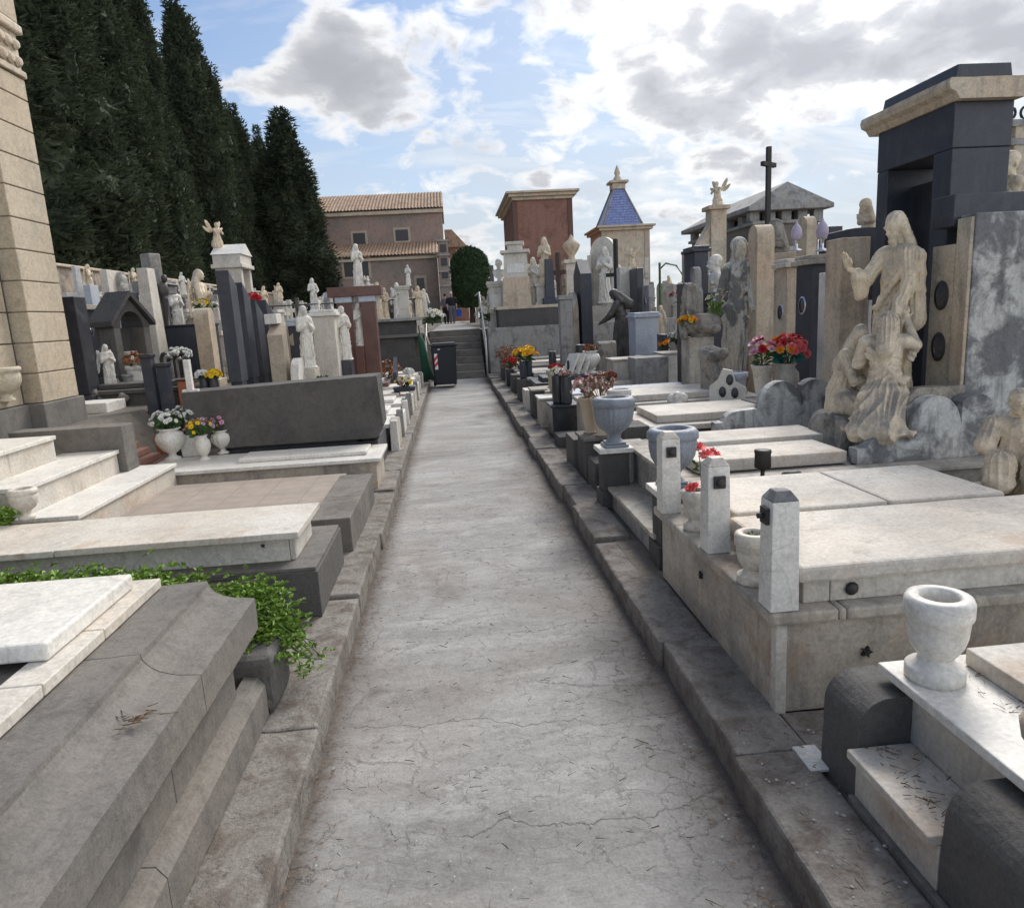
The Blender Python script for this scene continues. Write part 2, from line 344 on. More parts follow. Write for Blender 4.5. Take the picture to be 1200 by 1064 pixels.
def path_mat():
    m = bpy.data.materials.new('path_concrete')
    m.use_nodes = True
    nt = m.node_tree
    nt.nodes.clear()
    geo = N(nt, 'ShaderNodeNewGeometry')
    P = geo.outputs['Position']
    s = N(nt, 'ShaderNodeSeparateXYZ', {0: P})

    def nz(sc, det, ro, dist=0.0, mp=(1, 1, 1), loc=(0, 0, 0)):
        return N(nt, 'ShaderNodeTexNoise', {'Vector': N(nt, 'ShaderNodeMapping', {'Vector': P, 'Scale': mp, 'Location': loc}), 'Scale': sc, 'Detail': det, 'Roughness': ro, 'Distortion': dist})
    n1 = nz(1.7, 10.0, .70, .6, (.6, 1.7, 1))
    n2 = nz(95.0, 4.0, .75)
    n3 = nz(9.0, 8.0, .72, 1.0, (1, 1.6, 1))
    n4 = nz(2.2, 10.0, .74, .3, (.8, 2.0, 1), (3.1, 7.7, 0))
    n5 = nz(30.0, 6.0, .75, .6)
    c = ramp(nt, n1, [(0.32, (0.225, 0.216, 0.204)), (0.42, (0.28, 0.270, 0.256)), (0.52, (0.32, 0.31, 0.295)), (0.62, (0.375, 0.364, 0.347))])
    c = mix(nt, ramp(nt, n3, [(0.34, 0.35), (0.46, 0.0)]), c, (0.125, 0.108, 0.095))
    c = mix(nt, ramp(nt, n4, [(0.53, 0.0), (0.60, 0.22), (0.68, 0.35)]), c, (0.50, 0.485, 0.455))
    band = nz(.55, 7, .66, .8, (.25, 1.6, 1), (1, 3, 0))
    c = mix(nt, 1.0, c, ramp(nt, band, [(0.36, 0.86), (0.5, 1.0), (0.62, 1.07)]), 'MULTIPLY')
    spots = nz(.8, 5, .6, .5, (1, 1, 1), (5, 1, 0))
    c = mix(nt, ramp(nt, spots, [(0.56, 0.0), (0.68, 0.5)]), c, (0.15, 0.135, 0.12))
    c = mix(nt, ramp(nt, nz(1.1, 6, .6, .3, (1, 1, 1), (9, 2, 0)), [(0.5, 0.0), (0.7, 0.35)]), c, (0.24, 0.19, 0.155))
    # dirt gathered in the gutters: wider and rougher on the right
    dl = math_(nt, 'SUBTRACT', s.outputs[0], -0.60)
    dr = math_(nt, 'MULTIPLY', math_(nt, 'SUBTRACT', 0.86, s.outputs[0]), math_(nt, 'MULTIPLY_ADD', nz(.9, 4, .6, 0, (1, .8, 1), (2, 5, 0)), 1.4, -0.36))
    ed = math_(nt, 'MINIMUM', dl, dr)
    wob = math_(nt, 'SUBTRACT', math_(nt, 'MULTIPLY_ADD', n5, 0.16, math_(nt, 'MULTIPLY_ADD', n3, 0.12, math_(nt, 'MULTIPLY', n1, 0.12))), ed)
    c = mix(nt, ramp(nt, wob, [(0.08, 0.0), (0.14, 0.35), (0.19, 0.85)]), c, (0.088, 0.069, 0.056))
    # cracks
    nn = nz(3.0, 7.0, .7)
    off = vmath(nt, 'SCALE', vmath(nt, 'SUBTRACT', nn.outputs[1], (0.5, 0.5, 0.5)))
    off.inputs['Scale'].default_value = 0.30
    dist = vmath(nt, 'ADD', P, off)
    v = N(nt, 'ShaderNodeTexVoronoi', {'Vector': N(nt, 'ShaderNodeMapping', {'Vector': dist, 'Scale': (0.5, 0.9, 0.0)}), 'Scale': 1.5}, feature='DISTANCE_TO_EDGE')
    v2 = N(nt, 'ShaderNodeTexVoronoi', {'Vector': N(nt, 'ShaderNodeMapping', {'Vector': dist, 'Scale': (1, 1, 0.0)}), 'Scale': 7.0}, feature='DISTANCE_TO_EDGE')
    k1 = math_(nt, 'MULTIPLY', ramp(nt, v, [(0.0, 1.0), (0.004, 0.6), (0.007, 0.0)]), ramp(nt, n1, [(0.50, 0.0), (0.60, 0.6)]))
    k2 = math_(nt, 'MULTIPLY', ramp(nt, v2, [(0.0, 1.0), (0.02, 0.0)]), ramp(nt, n4, [(0.48, 0.0), (0.55, 0.6), (0.62, 0.0)]))
    k3 = math_(nt, 'MULTIPLY', ramp(nt, v2, [(0.0, 1.0), (0.022, 0.0)]), ramp(nt, wob, [(0.03, 0.0), (0.11, 0.6)]))
    k = math_(nt, 'MAXIMUM', k1, math_(nt, 'MAXIMUM', k2, k3))
    wv = nz(2.4, 9.0, .58, 0, (1, .3, 1))
    brk = ramp(nt, nz(1.3, 4, .6, 0, (1, .7, 1), (7, 7, 0)), [(0.44, 0.0), (0.53, 1.0)])
    for y0, sl_ in ((1.97, .06), (2.60, -.10), (3.42, -.05), (4.75, .03), (6.4, -.06), (8.3, .05)):
        line = math_(nt, 'MULTIPLY_ADD', s.outputs[0], sl_, math_(nt, 'MULTIPLY_ADD', wv, 0.42, y0 - .21))
        dd = math_(nt, 'ABSOLUTE', math_(nt, 'SUBTRACT', s.outputs[1], line))
        kk = math_(nt, 'MULTIPLY', ramp(nt, dd, [(0.0, 1.0), (0.0022, 0.8), (0.005, 0.0)]), math_(nt, 'MULTIPLY', brk, ramp(nt, n5, [(0.40, 0.2), (0.55, 1.0)])))
        k = math_(nt, 'MAXIMUM', k, kk)
    c = mix(nt, math_(nt, 'MULTIPLY', k, .75), c, (0.075, 0.063, 0.054))
    c = mix(nt, 1.0, c, ramp(nt, n2, [(0.3, 0.82), (0.7, 1.15)]), 'MULTIPLY')
    c = mix(nt, 1.0, c, ramp(nt, n5, [(0.35, 0.86), (0.5, 1.0), (0.66, 1.08)]), 'MULTIPLY')
    h = math_(nt, 'SUBTRACT', math_(nt, 'MULTIPLY_ADD', n2, 0.15, math_(nt, 'MULTIPLY_ADD', n5, 0.4, n3)), math_(nt, 'MULTIPLY', k, 0.8))
    b = N(nt, 'ShaderNodeBump', {'Height': h, 'Strength': 0.5, 'Distance': 0.012})
    bs = N(nt, 'ShaderNodeBsdfPrincipled', {'Base Color': fo(c), 'Roughness': 0.9, 'Normal': b})
    bs.inputs['Specular IOR Level'].default_value = 0.2
    N(nt, 'ShaderNodeOutputMaterial', {0: bs})
    return m


pathm = path_mat()
kerbm = stone('kerb_stone', (0.26, 0.24, 0.218), (0.115, 0.090, 0.075), 0.75, 7.0, 0.9, 1.0, 0.2, grain=80.0, pit=.8, warm=(0.21, 0.195, 0.17), warmamt=0.7, patchy=(0.45, 0.62))
groundm = stone('cemetery_ground', (0.17, 0.15, 0.125), (0.09, 0.08, 0.07), 0.6, 1.5, 0.95, 0.6, 0.0, grain=30.0)


def tile_mat():
    m = bpy.data.materials.new('tan_tiles')
    m.use_nodes = True
    nt = m.node_tree
    nt.nodes.clear()
    geo = N(nt, 'ShaderNodeNewGeometry')
    P = geo.outputs['Position']
    br = N(nt, 'ShaderNodeTexBrick', {'Vector': P, 'Scale': 1.0, 'Color1': (0.345, 0.285, 0.235, 1), 'Color2': (0.31, 0.262, 0.22, 1), 'Mortar': (0.22, 0.19, 0.165, 1),
                                      'Mortar Size': 0.004, 'Brick Width': 0.3, 'Row Height': 0.16, 'Bias': 0.0}, offset=0.0)
    n1 = N(nt, 'ShaderNodeTexNoise', {'Vector': P, 'Scale': 6.0, 'Detail': 8.0, 'Roughness': 0.7})
    c = mix(nt, ramp(nt, n1, [(0.4, 0.0), (0.65, 0.55)]), br, (0.20, 0.175, 0.15))
    b = N(nt, 'ShaderNodeBump', {'Height': n1, 'Strength': 0.3, 'Distance': 0.01})
    bs = N(nt, 'ShaderNodeBsdfPrincipled', {'Base Color': fo(c), 'Roughness': 0.85, 'Normal': b})
    N(nt, 'ShaderNodeOutputMaterial', {0: bs})
    return m


tilem = tile_mat()
rooft = stone('clay_roof_tiles', (0.33, 0.225, 0.16), (0.13, 0.10, 0.08), 0.7, 2.0, 0.9, 0.3, 0.0, grain=6.0, warm=(0.36, 0.24, 0.15), warmamt=0.8)


def bluetile_mat():
    m = bpy.data.materials.new('blue_scale_tiles')
    m.use_nodes = True
    nt = m.node_tree
    nt.nodes.clear()
    geo = N(nt, 'ShaderNodeNewGeometry')
    s = N(nt, 'ShaderNodeSeparateXYZ', {0: geo.outputs['Position']})
    a = math_(nt, 'SINE', math_(nt, 'MULTIPLY', s.outputs[2], 55.0))
    n = N(nt, 'ShaderNodeTexNoise', {'Vector': geo.outputs['Position'], 'Scale': 14.0, 'Detail': 3.0})
    c = ramp(nt, math_(nt, 'MULTIPLY_ADD', a, 0.12, n), [(0.3, (0.085, 0.115, 0.27)), (0.5, (0.14, 0.18, 0.38)), (0.68, (0.24, 0.28, 0.45))])
    bs = N(nt, 'ShaderNodeBsdfPrincipled', {'Base Color': c.outputs[0], 'Roughness': 0.35})
    N(nt, 'ShaderNodeOutputMaterial', {0: bs})
    return m


bluetile = bluetile_mat()


# ------------------------------------------------------------------ mesh helpers
class MB:
    def __init__(self):
        self.v, self.f, self.sm = [], [], []

    def add(self, vs_, fs_, smooth=False):
        b = len(self.v)
        self.v += [tuple(v) for v in vs_]
        self.f += [tuple(i + b for i in f) for f in fs_]
        self.sm += [smooth] * len(fs_)
        return self

    def box(self, x0, x1, y0, y1, z0, z1, tx=0.0, ty=0.0, M=None, bev=0.0):
        """box with optional taper at the top and a bevelled edge"""
        if x1 < x0: x0, x1 = x1, x0
        if y1 < y0: y0, y1 = y1, y0
        vs_ = [Vector(p) for p in ((x0, y0, z0), (x1, y0, z0), (x1, y1, z0), (x0, y1, z0),
               (x0 + tx, y0 + ty, z1), (x1 - tx, y0 + ty, z1), (x1 - tx, y1 - ty, z1), (x0 + tx, y1 - ty, z1))]
        fs = [(0, 3, 2, 1), (4, 5, 6, 7), (0, 1, 5, 4), (1, 2, 6, 5), (2, 3, 7, 6), (3, 0, 4, 7)]
        if bev:
            bm = bmesh.new()
            bv = [bm.verts.new(v) for v in vs_]
            for f in fs: bm.faces.new([bv[i] for i in f])
            bmesh.ops.bevel(bm, geom=list(bm.edges), offset=bev, segments=2, affect='EDGES', profile=0.5)
            bm.verts.index_update()
            vs_ = [v.co.copy() for v in bm.verts]
            fs = [tuple(v.index for v in f.verts) for f in bm.faces]
            bm.free()
        if M: vs_ = [M @ v for v in vs_]
        return self.add(vs_, fs)

    def prism(self, prof, a0, a1, axis='y', M=None):
        """closed profile extruded; axis y: profile is (x,z); axis x: profile is (y,z); axis z: (x,y)"""
        n = len(prof)
        vs_ = []
        for a in (a0, a1):
            for p, q in prof:
                vs_.append(Vector((p, a, q) if axis == 'y' else (a, p, q) if axis == 'x' else (p, q, a)))
        if M: vs_ = [M @ v for v in vs_]
        fs = [tuple(range(n)), tuple(range(2 * n - 1, n - 1, -1))] + [(i, i + n, (i + 1) % n + n, (i + 1) % n) for i in range(n)]
        return self.add(vs_, fs)

    def lathe(self, prof, seg=20, c=(0, 0, 0), flute=0, fl=0.0, cap=True, z0f=0, z1f=9, M=None, sy=1.0):
        vs_, fs = [], []
        for r, z in prof:
            for i in range(seg):
                a = 2 * math.pi * i / seg
                rr = r * (1 - (fl * abs(math.sin(a * flute / 2)) if flute and z0f < z < z1f else 0))
                v = Vector((c[0] + rr * math.cos(a), c[1] + rr * math.sin(a) * sy, c[2] + z))
                vs_.append(M @ v if M else v)
        n = len(prof)
        for j in range(n - 1):
            for i in range(seg):
                fs.append((j * seg + i, j * seg + (i + 1) % seg, (j + 1) * seg + (i + 1) % seg, (j + 1) * seg + i))
        self.add(vs_, fs, True)
        if cap:
            self.add(vs_[:seg], [tuple(range(seg - 1, -1, -1))])
            self.add(vs_[-seg:], [tuple(range(seg))])
        return self

    def tube(self, pts, r, seg=8, r1=None):
        pts = [Vector(p) for p in pts]
        vs_, fs = [], []
        n = len(pts)
        for k, p in enumerate(pts):
            d = (pts[min(k + 1, n - 1)] - pts[max(k - 1, 0)]).normalized()
            u = d.orthogonal().normalized()
            w = d.cross(u)
            rr = r + ((r1 if r1 is not None else r) - r) * k / max(n - 1, 1)
            for i in range(seg):
                a = 2 * math.pi * i / seg
                vs_.append(p + (u * math.cos(a) + w * math.sin(a)) * rr)
        for j in range(n - 1):
            for i in range(seg):
                fs.append((j * seg + i, j * seg + (i + 1) % seg, (j + 1) * seg + (i + 1) % seg, (j + 1) * seg + i))
        fs += [tuple(range(seg - 1, -1, -1)), tuple(range((n - 1) * seg, n * seg))]
        return self.add(vs_, fs, True)

    def grid(self, fn, nu, nv, smooth=True):
        vs_ = [fn(i / nu, j / nv) for j in range(nv + 1) for i in range(nu + 1)]
        fs = [(j * (nu + 1) + i, j * (nu + 1) + i + 1, (j + 1) * (nu + 1) + i + 1, (j + 1) * (nu + 1) + i) for j in range(nv) for i in range(nu)]
        return self.add(vs_, fs, smooth)

    def mesh(self, name, mat, roughen=0.0, seg=0.08, nscale=6.0):
        me = bpy.data.meshes.new(name)
        me.from_pydata(self.v, [], self.f)
        me.polygons.foreach_set('use_smooth', self.sm)
        me.materials.append(mat)
        if roughen:
            bm = bmesh.new()
            bm.from_mesh(me)
            bmesh.ops.remove_doubles(bm, verts=bm.verts, dist=1e-4)
            for _ in range(5):
                es = [e for e in bm.edges if e.calc_length() > seg * 1.5]
                if not es: break
                bmesh.ops.subdivide_edges(bm, edges=es, cuts=1, use_grid_fill=True)
                if len(bm.verts) > 30000: break
            bmesh.ops.triangulate(bm, faces=[f for f in bm.faces if len(f.verts) > 4])
            for v in bm.verts:
                n = noise.noise_vector(v.co * nscale) * 0.6 + noise.noise_vector(v.co * nscale * 3.3) * 0.4
                v.co += n * roughen
            bm.normal_update()
            for f in bm.faces: f.smooth = False
            bm.to_mesh(me)
            bm.free()
        me.update()
        return me

    def build(self, name, mat, parent=None, **kw):
        o = bpy.data.objects.new(name, self.mesh(name, mat, **kw))
        C.objects.link(o)
        if parent: o.parent = parent
        return o


def tag(o, label=None, cat=None, group=None, kind=None):
    if label: o['label'] = label
    if cat: o['category'] = cat
    if group: o['group'] = group
    if kind: o['kind'] = kind
    return o


def thing(name, label, cat, loc=(0, 0, 0), rz=0.0, group=None, s=1.0):
    o = bpy.data.objects.new(name, None)
    o.empty_display_size = 0.1
    C.objects.link(o)
    o.location = loc
    o.rotation_euler = (0, 0, rz)
    o.scale = (s, s, s)
    return tag(o, label, cat, group)


def objmesh(name, me, parent=None):
    o = bpy.data.objects.new(name, me)
    C.objects.link(o)
    if parent: o.parent = parent
    return o


def struct(o):
    o['kind'] = 'structure'
    return o


def copy_tree(o, parent=None):
    c = o.copy()
    C.objects.link(c)
    c.parent = parent
    for ch in list(o.children):
        copy_tree(ch, c)
    return c


L_, R_ = rad(90), rad(-90)     # facing the path from the left / from the right
#==SCULPT==
# ------------------------------------------------------------------ sculpting: smooth-blended solids meshed with surface nets
def _prim_field(p, X, Y, Z):
    kind = p[0]
    if kind == 'c':
        a, b, ra, rb = np.array(p[1], float), np.array(p[2], float), p[3], p[4]
        o = p[6] if len(p) > 6 else {}
        sy = o.get('sy', 1.0)
        ab = b - a
        ab_s = ab * np.array([1, 1 / sy, 1])
        L2 = max(ab_s @ ab_s, 1e-9)
        dx, dy, dz = X - a[0], (Y - a[1]) / sy, Z - a[2]
        t = np.clip((dx * ab_s[0] + dy * ab_s[1] + dz * ab_s[2]) / L2, 0, 1)
        d = np.sqrt((dx - t * ab_s[0]) ** 2 + (dy - t * ab_s[1]) ** 2 + (dz - t * ab_s[2]) ** 2) - (ra + (rb - ra) * t)
        if 'fold' in o:
            amp, fr, ph = o['fold'][:3]
            th = np.arctan2((Y - a[1] - t * ab[1]) / sy, X - a[0] - t * ab[0])
            zz = (Z - a[2])
            w = np.sin(fr * th + ph + 2.5 * np.sin(zz * 7 + ph) * .35 + 1.1 * np.sin(2 * th + ph))
            fade = np.clip(1.25 - t, 0.25, 1)
            d = d - amp * (1 - 2 * np.abs(w) ** 0.7) * fade
        return d, o
    if kind == 'e':
        c, r = p[1], p[2]
        o = p[5] if len(p) > 5 else {}
        dx, dy, dz = X - c[0], Y - c[1], Z - c[2]
        if p[3]:
            m = Euler(p[3]).to_matrix().transposed()
            dx, dy, dz = (m[0][0] * dx + m[0][1] * dy + m[0][2] * dz, m[1][0] * dx + m[1][1] * dy + m[1][2] * dz,
                          m[2][0] * dx + m[2][1] * dy + m[2][2] * dz)
        k0 = np.sqrt((dx / r[0]) ** 2 + (dy / r[1]) ** 2 + (dz / r[2]) ** 2)
        k1 = np.sqrt((dx / r[0] ** 2) ** 2 + (dy / r[1] ** 2) ** 2 + (dz / r[2] ** 2) ** 2) + 1e-9
        d = k0 * (k0 - 1) / k1
        if 'ridge' in o:
            amp, fr, ax = o['ridge']
            q = (dx, dy, dz)[ax]
            d = d + amp * np.abs(np.sin(q * fr + 0.6 * np.sin(dz * 30)))
        return d, o


def sculpt(prims, vox, drape=None):
    lo, hi = np.full(3, 1e9), np.full(3, -1e9)
    bbs = []
    for p in prims:
        if p[0] == 'c':
            a, b = np.array(p[1], float), np.array(p[2], float)
            R = max(p[3], p[4])
            l, h = np.minimum(a, b) - R, np.maximum(a, b) + R
        else:
            R = max(p[2])
            l, h = np.array(p[1]) - R, np.array(p[1]) + R
        bbs.append((l, h))
        if not (p[6] if p[0] == 'c' and len(p) > 6 else p[5] if p[0] == 'e' and len(p) > 5 else {}).get('sub'):
            lo, hi = np.minimum(lo, l), np.maximum(hi, h)
    lo -= vox * 4 + .01
    hi += vox * 4 + .01
    n = np.ceil((hi - lo) / vox).astype(int) + 1
    F = np.full(n, 1.0, np.float32)
    ax = [lo[i] + np.arange(n[i]) * vox for i in range(3)]
    for p, (l, h) in zip(prims, bbs):
        k = (p[5] if p[0] == 'c' else p[4]) * .62
        mar = 2 * k + vox * 3 + .02
        i0 = np.clip(((l - mar - lo) / vox).astype(int), 0, n - 1)
        i1 = np.clip(((h + mar - lo) / vox).astype(int) + 2, 1, n)
        sl_ = tuple(slice(i0[j], i1[j]) for j in range(3))
        X, Y, Z = np.meshgrid(*(ax[j][sl_[j]] for j in range(3)), indexing='ij')
        d, o = _prim_field(p, X, Y, Z)
        f = F[sl_]
        if o.get('sub'):
            hh = np.maximum(k - np.abs(-f - d), 0) / max(k, 1e-6)
            F[sl_] = np.maximum(f, -d) + hh * hh * k * .25
        else:
            hh = np.maximum(k - np.abs(f - d), 0) / max(k, 1e-6)
            F[sl_] = np.minimum(f, d) - hh * hh * k * .25
    if drape:
        amp, fr, zmax, ph, z0, z1 = drape
        X, Y, Z = np.meshgrid(*ax, indexing='ij')
        th = np.arctan2(Y, X)
        w1 = np.sin(fr * th + 1.6 * np.sin(5 * Z / zmax + ph) + 1.3 * np.sin(2 * th + ph) + ph)
        m1 = np.clip((zmax - Z) / (.25 * zmax), 0, 1) * np.clip(Z / (.06 * zmax), 0, 1)
        F = F - (amp * (1 - 2 * np.abs(w1) ** .75) * m1).astype(np.float32)
        w2 = np.sin((Z * 46 + np.abs(X + .03) * 34 + 1.2 * np.sin(16 * X + ph) + 6 * Y) * .55 / zmax)
        m2 = np.clip((Z - z0) / .05, 0, 1) * np.clip((z1 - Z) / .05, 0, 1)
        F = F - (amp * .30 * (1 - 2 * np.abs(w2) ** .8) * m2).astype(np.float32)
    return surface_nets(F, lo, vox)


def surface_nets(F, lo, vox):
    ins = F < 0
    cor = [(i, j, k) for i in (0, 1) for j in (0, 1) for k in (0, 1)]
    n = np.array(F.shape) - 1
    cnt = np.zeros(n, np.int8)
    for i, j, k in cor:
        cnt += ins[i:n[0] + i, j:n[1] + j, k:n[2] + k]
    act = np.argwhere((cnt > 0) & (cnt < 8))
    idx = -np.ones(n, np.int64)
    idx[tuple(act.T)] = np.arange(len(act))
    pos = np.zeros((len(act), 3))
    w = np.zeros(len(act))
    for a in cor:
        for axn in range(3):
            if a[axn] == 0:
                b = list(a)
                b[axn] = 1
                fa = F[tuple((act + a).T)]
                fb = F[tuple((act + b).T)]
                m = (fa < 0) != (fb < 0)
                t = np.where(m, fa / np.where(m, fa - fb, 1), 0)
                q = np.array(a, float)[None, :].repeat(len(act), 0)
                q[:, axn] += t
                pos += q * m[:, None]
                w += m
    V = (act + pos / w[:, None]) * vox + lo
    quads = []
    for axn in range(3):
        u, v = (axn + 1) % 3, (axn + 2) % 3
        s0 = [slice(1, n[q]) for q in range(3)]
        s0[axn] = slice(0, n[axn])
        s1 = list(s0)
        s1[axn] = slice(1, n[axn] + 1)
        A, B = ins[tuple(s0)], ins[tuple(s1)]
        for flip, M_ in ((False, A & ~B), (True, B & ~A)):
            e = np.argwhere(M_)
            if not len(e): continue
            off = np.ones(3, int)
            off[axn] = 0
            e = e + off
            du, dv = np.zeros(3, int), np.zeros(3, int)
            du[u] = 1
            dv[v] = 1
            q = [idx[tuple((e - du - dv).T)], idx[tuple((e - dv).T)], idx[tuple(e.T)], idx[tuple((e - du).T)]]
            q = np.stack(q if not flip else q[::-1], 1)
            quads.append(q)
    return V, np.concatenate(quads)


def sculpt_mesh(name, prims, vox, mat, smooth=True, drape=None):
    V, Q = sculpt(prims, vox, drape)
    me = bpy.data.meshes.new(name)
    me.from_pydata(V.tolist(), [], Q.tolist())
    me.polygons.foreach_set('use_smooth', [smooth] * len(Q))
    me.materials.append(mat)
    me.update()
    return me


def head(c, s=1.0, face=True, beard=False, hair='short', yaw=0.0, tilt=0.0):
    """prims of a head at c (centre of skull), height about .13*s, facing -Y then turned by yaw about z and nodded by tilt"""
    M_ = Matrix.Rotation(yaw, 3, 'Z') @ Matrix.Rotation(tilt, 3, 'X')
    cv = Vector(c)

    def P(x, y, z): return tuple(cv + M_ @ Vector((x * s, y * s, z * s)))
    rot = M_.to_euler()
    pr = [('e', P(0, .006, .010), (.042 * s, .053 * s, .052 * s), rot, .012),
          ('e', P(0, -.014, -.022), (.031 * s, .036 * s, .042 * s), rot, .012),
          ('c', P(0, 0.012, -.03), P(0, .02, -.085), .024 * s, .03 * s, .015)]
    if face:
        pr += [('c', P(0, -.044, .006), P(0, -.058, -.016), .0045 * s, .0085 * s, .006 * s),
               ('e', P(0, -.046, -.056), (.013 * s, .012 * s, .010 * s), None, .01 * s),
               ('e', P(0, -.049, -.033), (.014 * s, .007 * s, .0045 * s), None, .005 * s),
               ('c', P(-.024, -.043, .012), P(.024, -.043, .012), .007 * s, .007 * s, .006 * s),
               ('e', P(-.017, -.050, .000), (.010 * s, .008 * s, .006 * s), None, .004 * s, {'sub': True}),
               ('e', P(.017, -.050, .000), (.010 * s, .008 * s, .006 * s), None, .004 * s, {'sub': True}),
               ('e', P(-.017, -.042, .000), (.008 * s, .006 * s, .0055 * s), None, .003 * s),
               ('e', P(.017, -.042, .000), (.008 * s, .006 * s, .0055 * s), None, .003 * s),
               ('e', P(-.043, .006, -.006), (.006 * s, .012 * s, .016 * s), rot, .005 * s),
               ('e', P(.043, .006, -.006), (.006 * s, .012 * s, .016 * s), rot, .005 * s)]
    if beard:
        pr += [('e', P(0, -.034, -.064), (.026 * s, .022 * s, .028 * s), rot, .012 * s, {'ridge': (.004, 220, 0)})]
    if hair == 'short':
        pr += [('e', P(0, .014, .024), (.047 * s, .052 * s, .046 * s), rot, .006 * s, {'ridge': (.005, 160, 0)})]
    elif hair == 'long':
        pr += [('e', P(0, .016, .022), (.052 * s, .056 * s, .050 * s), rot, .006 * s, {'ridge': (.006, 150, 0)}),
               ('c', P(-.044, .016, .0), P(-.05, .035, -.11), .022 * s, .024 * s, .02, {'fold': (.004, 6, 0)}),
               ('c', P(.044, .016, .0), P(.05, .035, -.11), .022 * s, .024 * s, .02, {'fold': (.004, 6, 1)}),
               ('c', P(0, .045, .0), P(0, .06, -.13), .036 * s, .044 * s, .02, {'fold': (.005, 9, 1)})]
    elif hair == 'veil':
        pr += [('e', P(0, .014, .020), (.056 * s, .062 * s, .060 * s), rot, .004 * s),
               ('c', P(-.034, .02, .0), P(-.075, .03, -.15), .030 * s, .032 * s, .03, {'fold': (.004, 5, 0)}),
               ('c', P(.034, .02, .0), P(.075, .03, -.15), .030 * s, .032 * s, .03, {'fold': (.004, 5, 1)}),
               ('c', P(0, .04, .0), P(0, .065, -.24), .046 * s, .075 * s, .03, {'fold': (.006, 8, 1)})]
    return pr


def hand(w, d, up=(0, 0, 1), s=1.0, curl=0.3, thumb=1):
    """five separate fingers from wrist w pointing along d"""
    w, d, up = Vector(w), Vector(d).normalized(), Vector(up)
    side = d.cross(up).normalized()
    up = side.cross(d).normalized()
    pm = w + d * .045 * s
    pr = [('c', tuple(w), tuple(pm), .014 * s, .017 * s, .008)]
    for o in (-1, 1):
        pr.append(('c', tuple(w + d * .012 * s), tuple(pm + side * o * .012 * s), .012 * s, .010 * s, .008))
    for i, ln in enumerate((.036, .043, .040, .030)):
        b = pm + side * ((i - 1.5) * .0125 * s)
        m = b + (d - up * curl * .5).normalized() * ln * .55 * s
        e = m + (d - up * curl * 1.6).normalized() * ln * .45 * s
        pr += [('c', tuple(b), tuple(m), .0065 * s, .0058 * s, .003), ('c', tuple(m), tuple(e), .0058 * s, .0048 * s, .003)]
    tb = w + d * .015 * s - side * thumb * .014 * s
    tm = tb + (d * .6 - side * thumb * .9 - up * .2).normalized() * .026 * s
    pr += [('c', tuple(tb), tuple(tm), .008 * s, .0065 * s, .004), ('c', tuple(tm), tuple(tm + d * .02 * s), .0065 * s, .005 * s, .003)]
    return pr


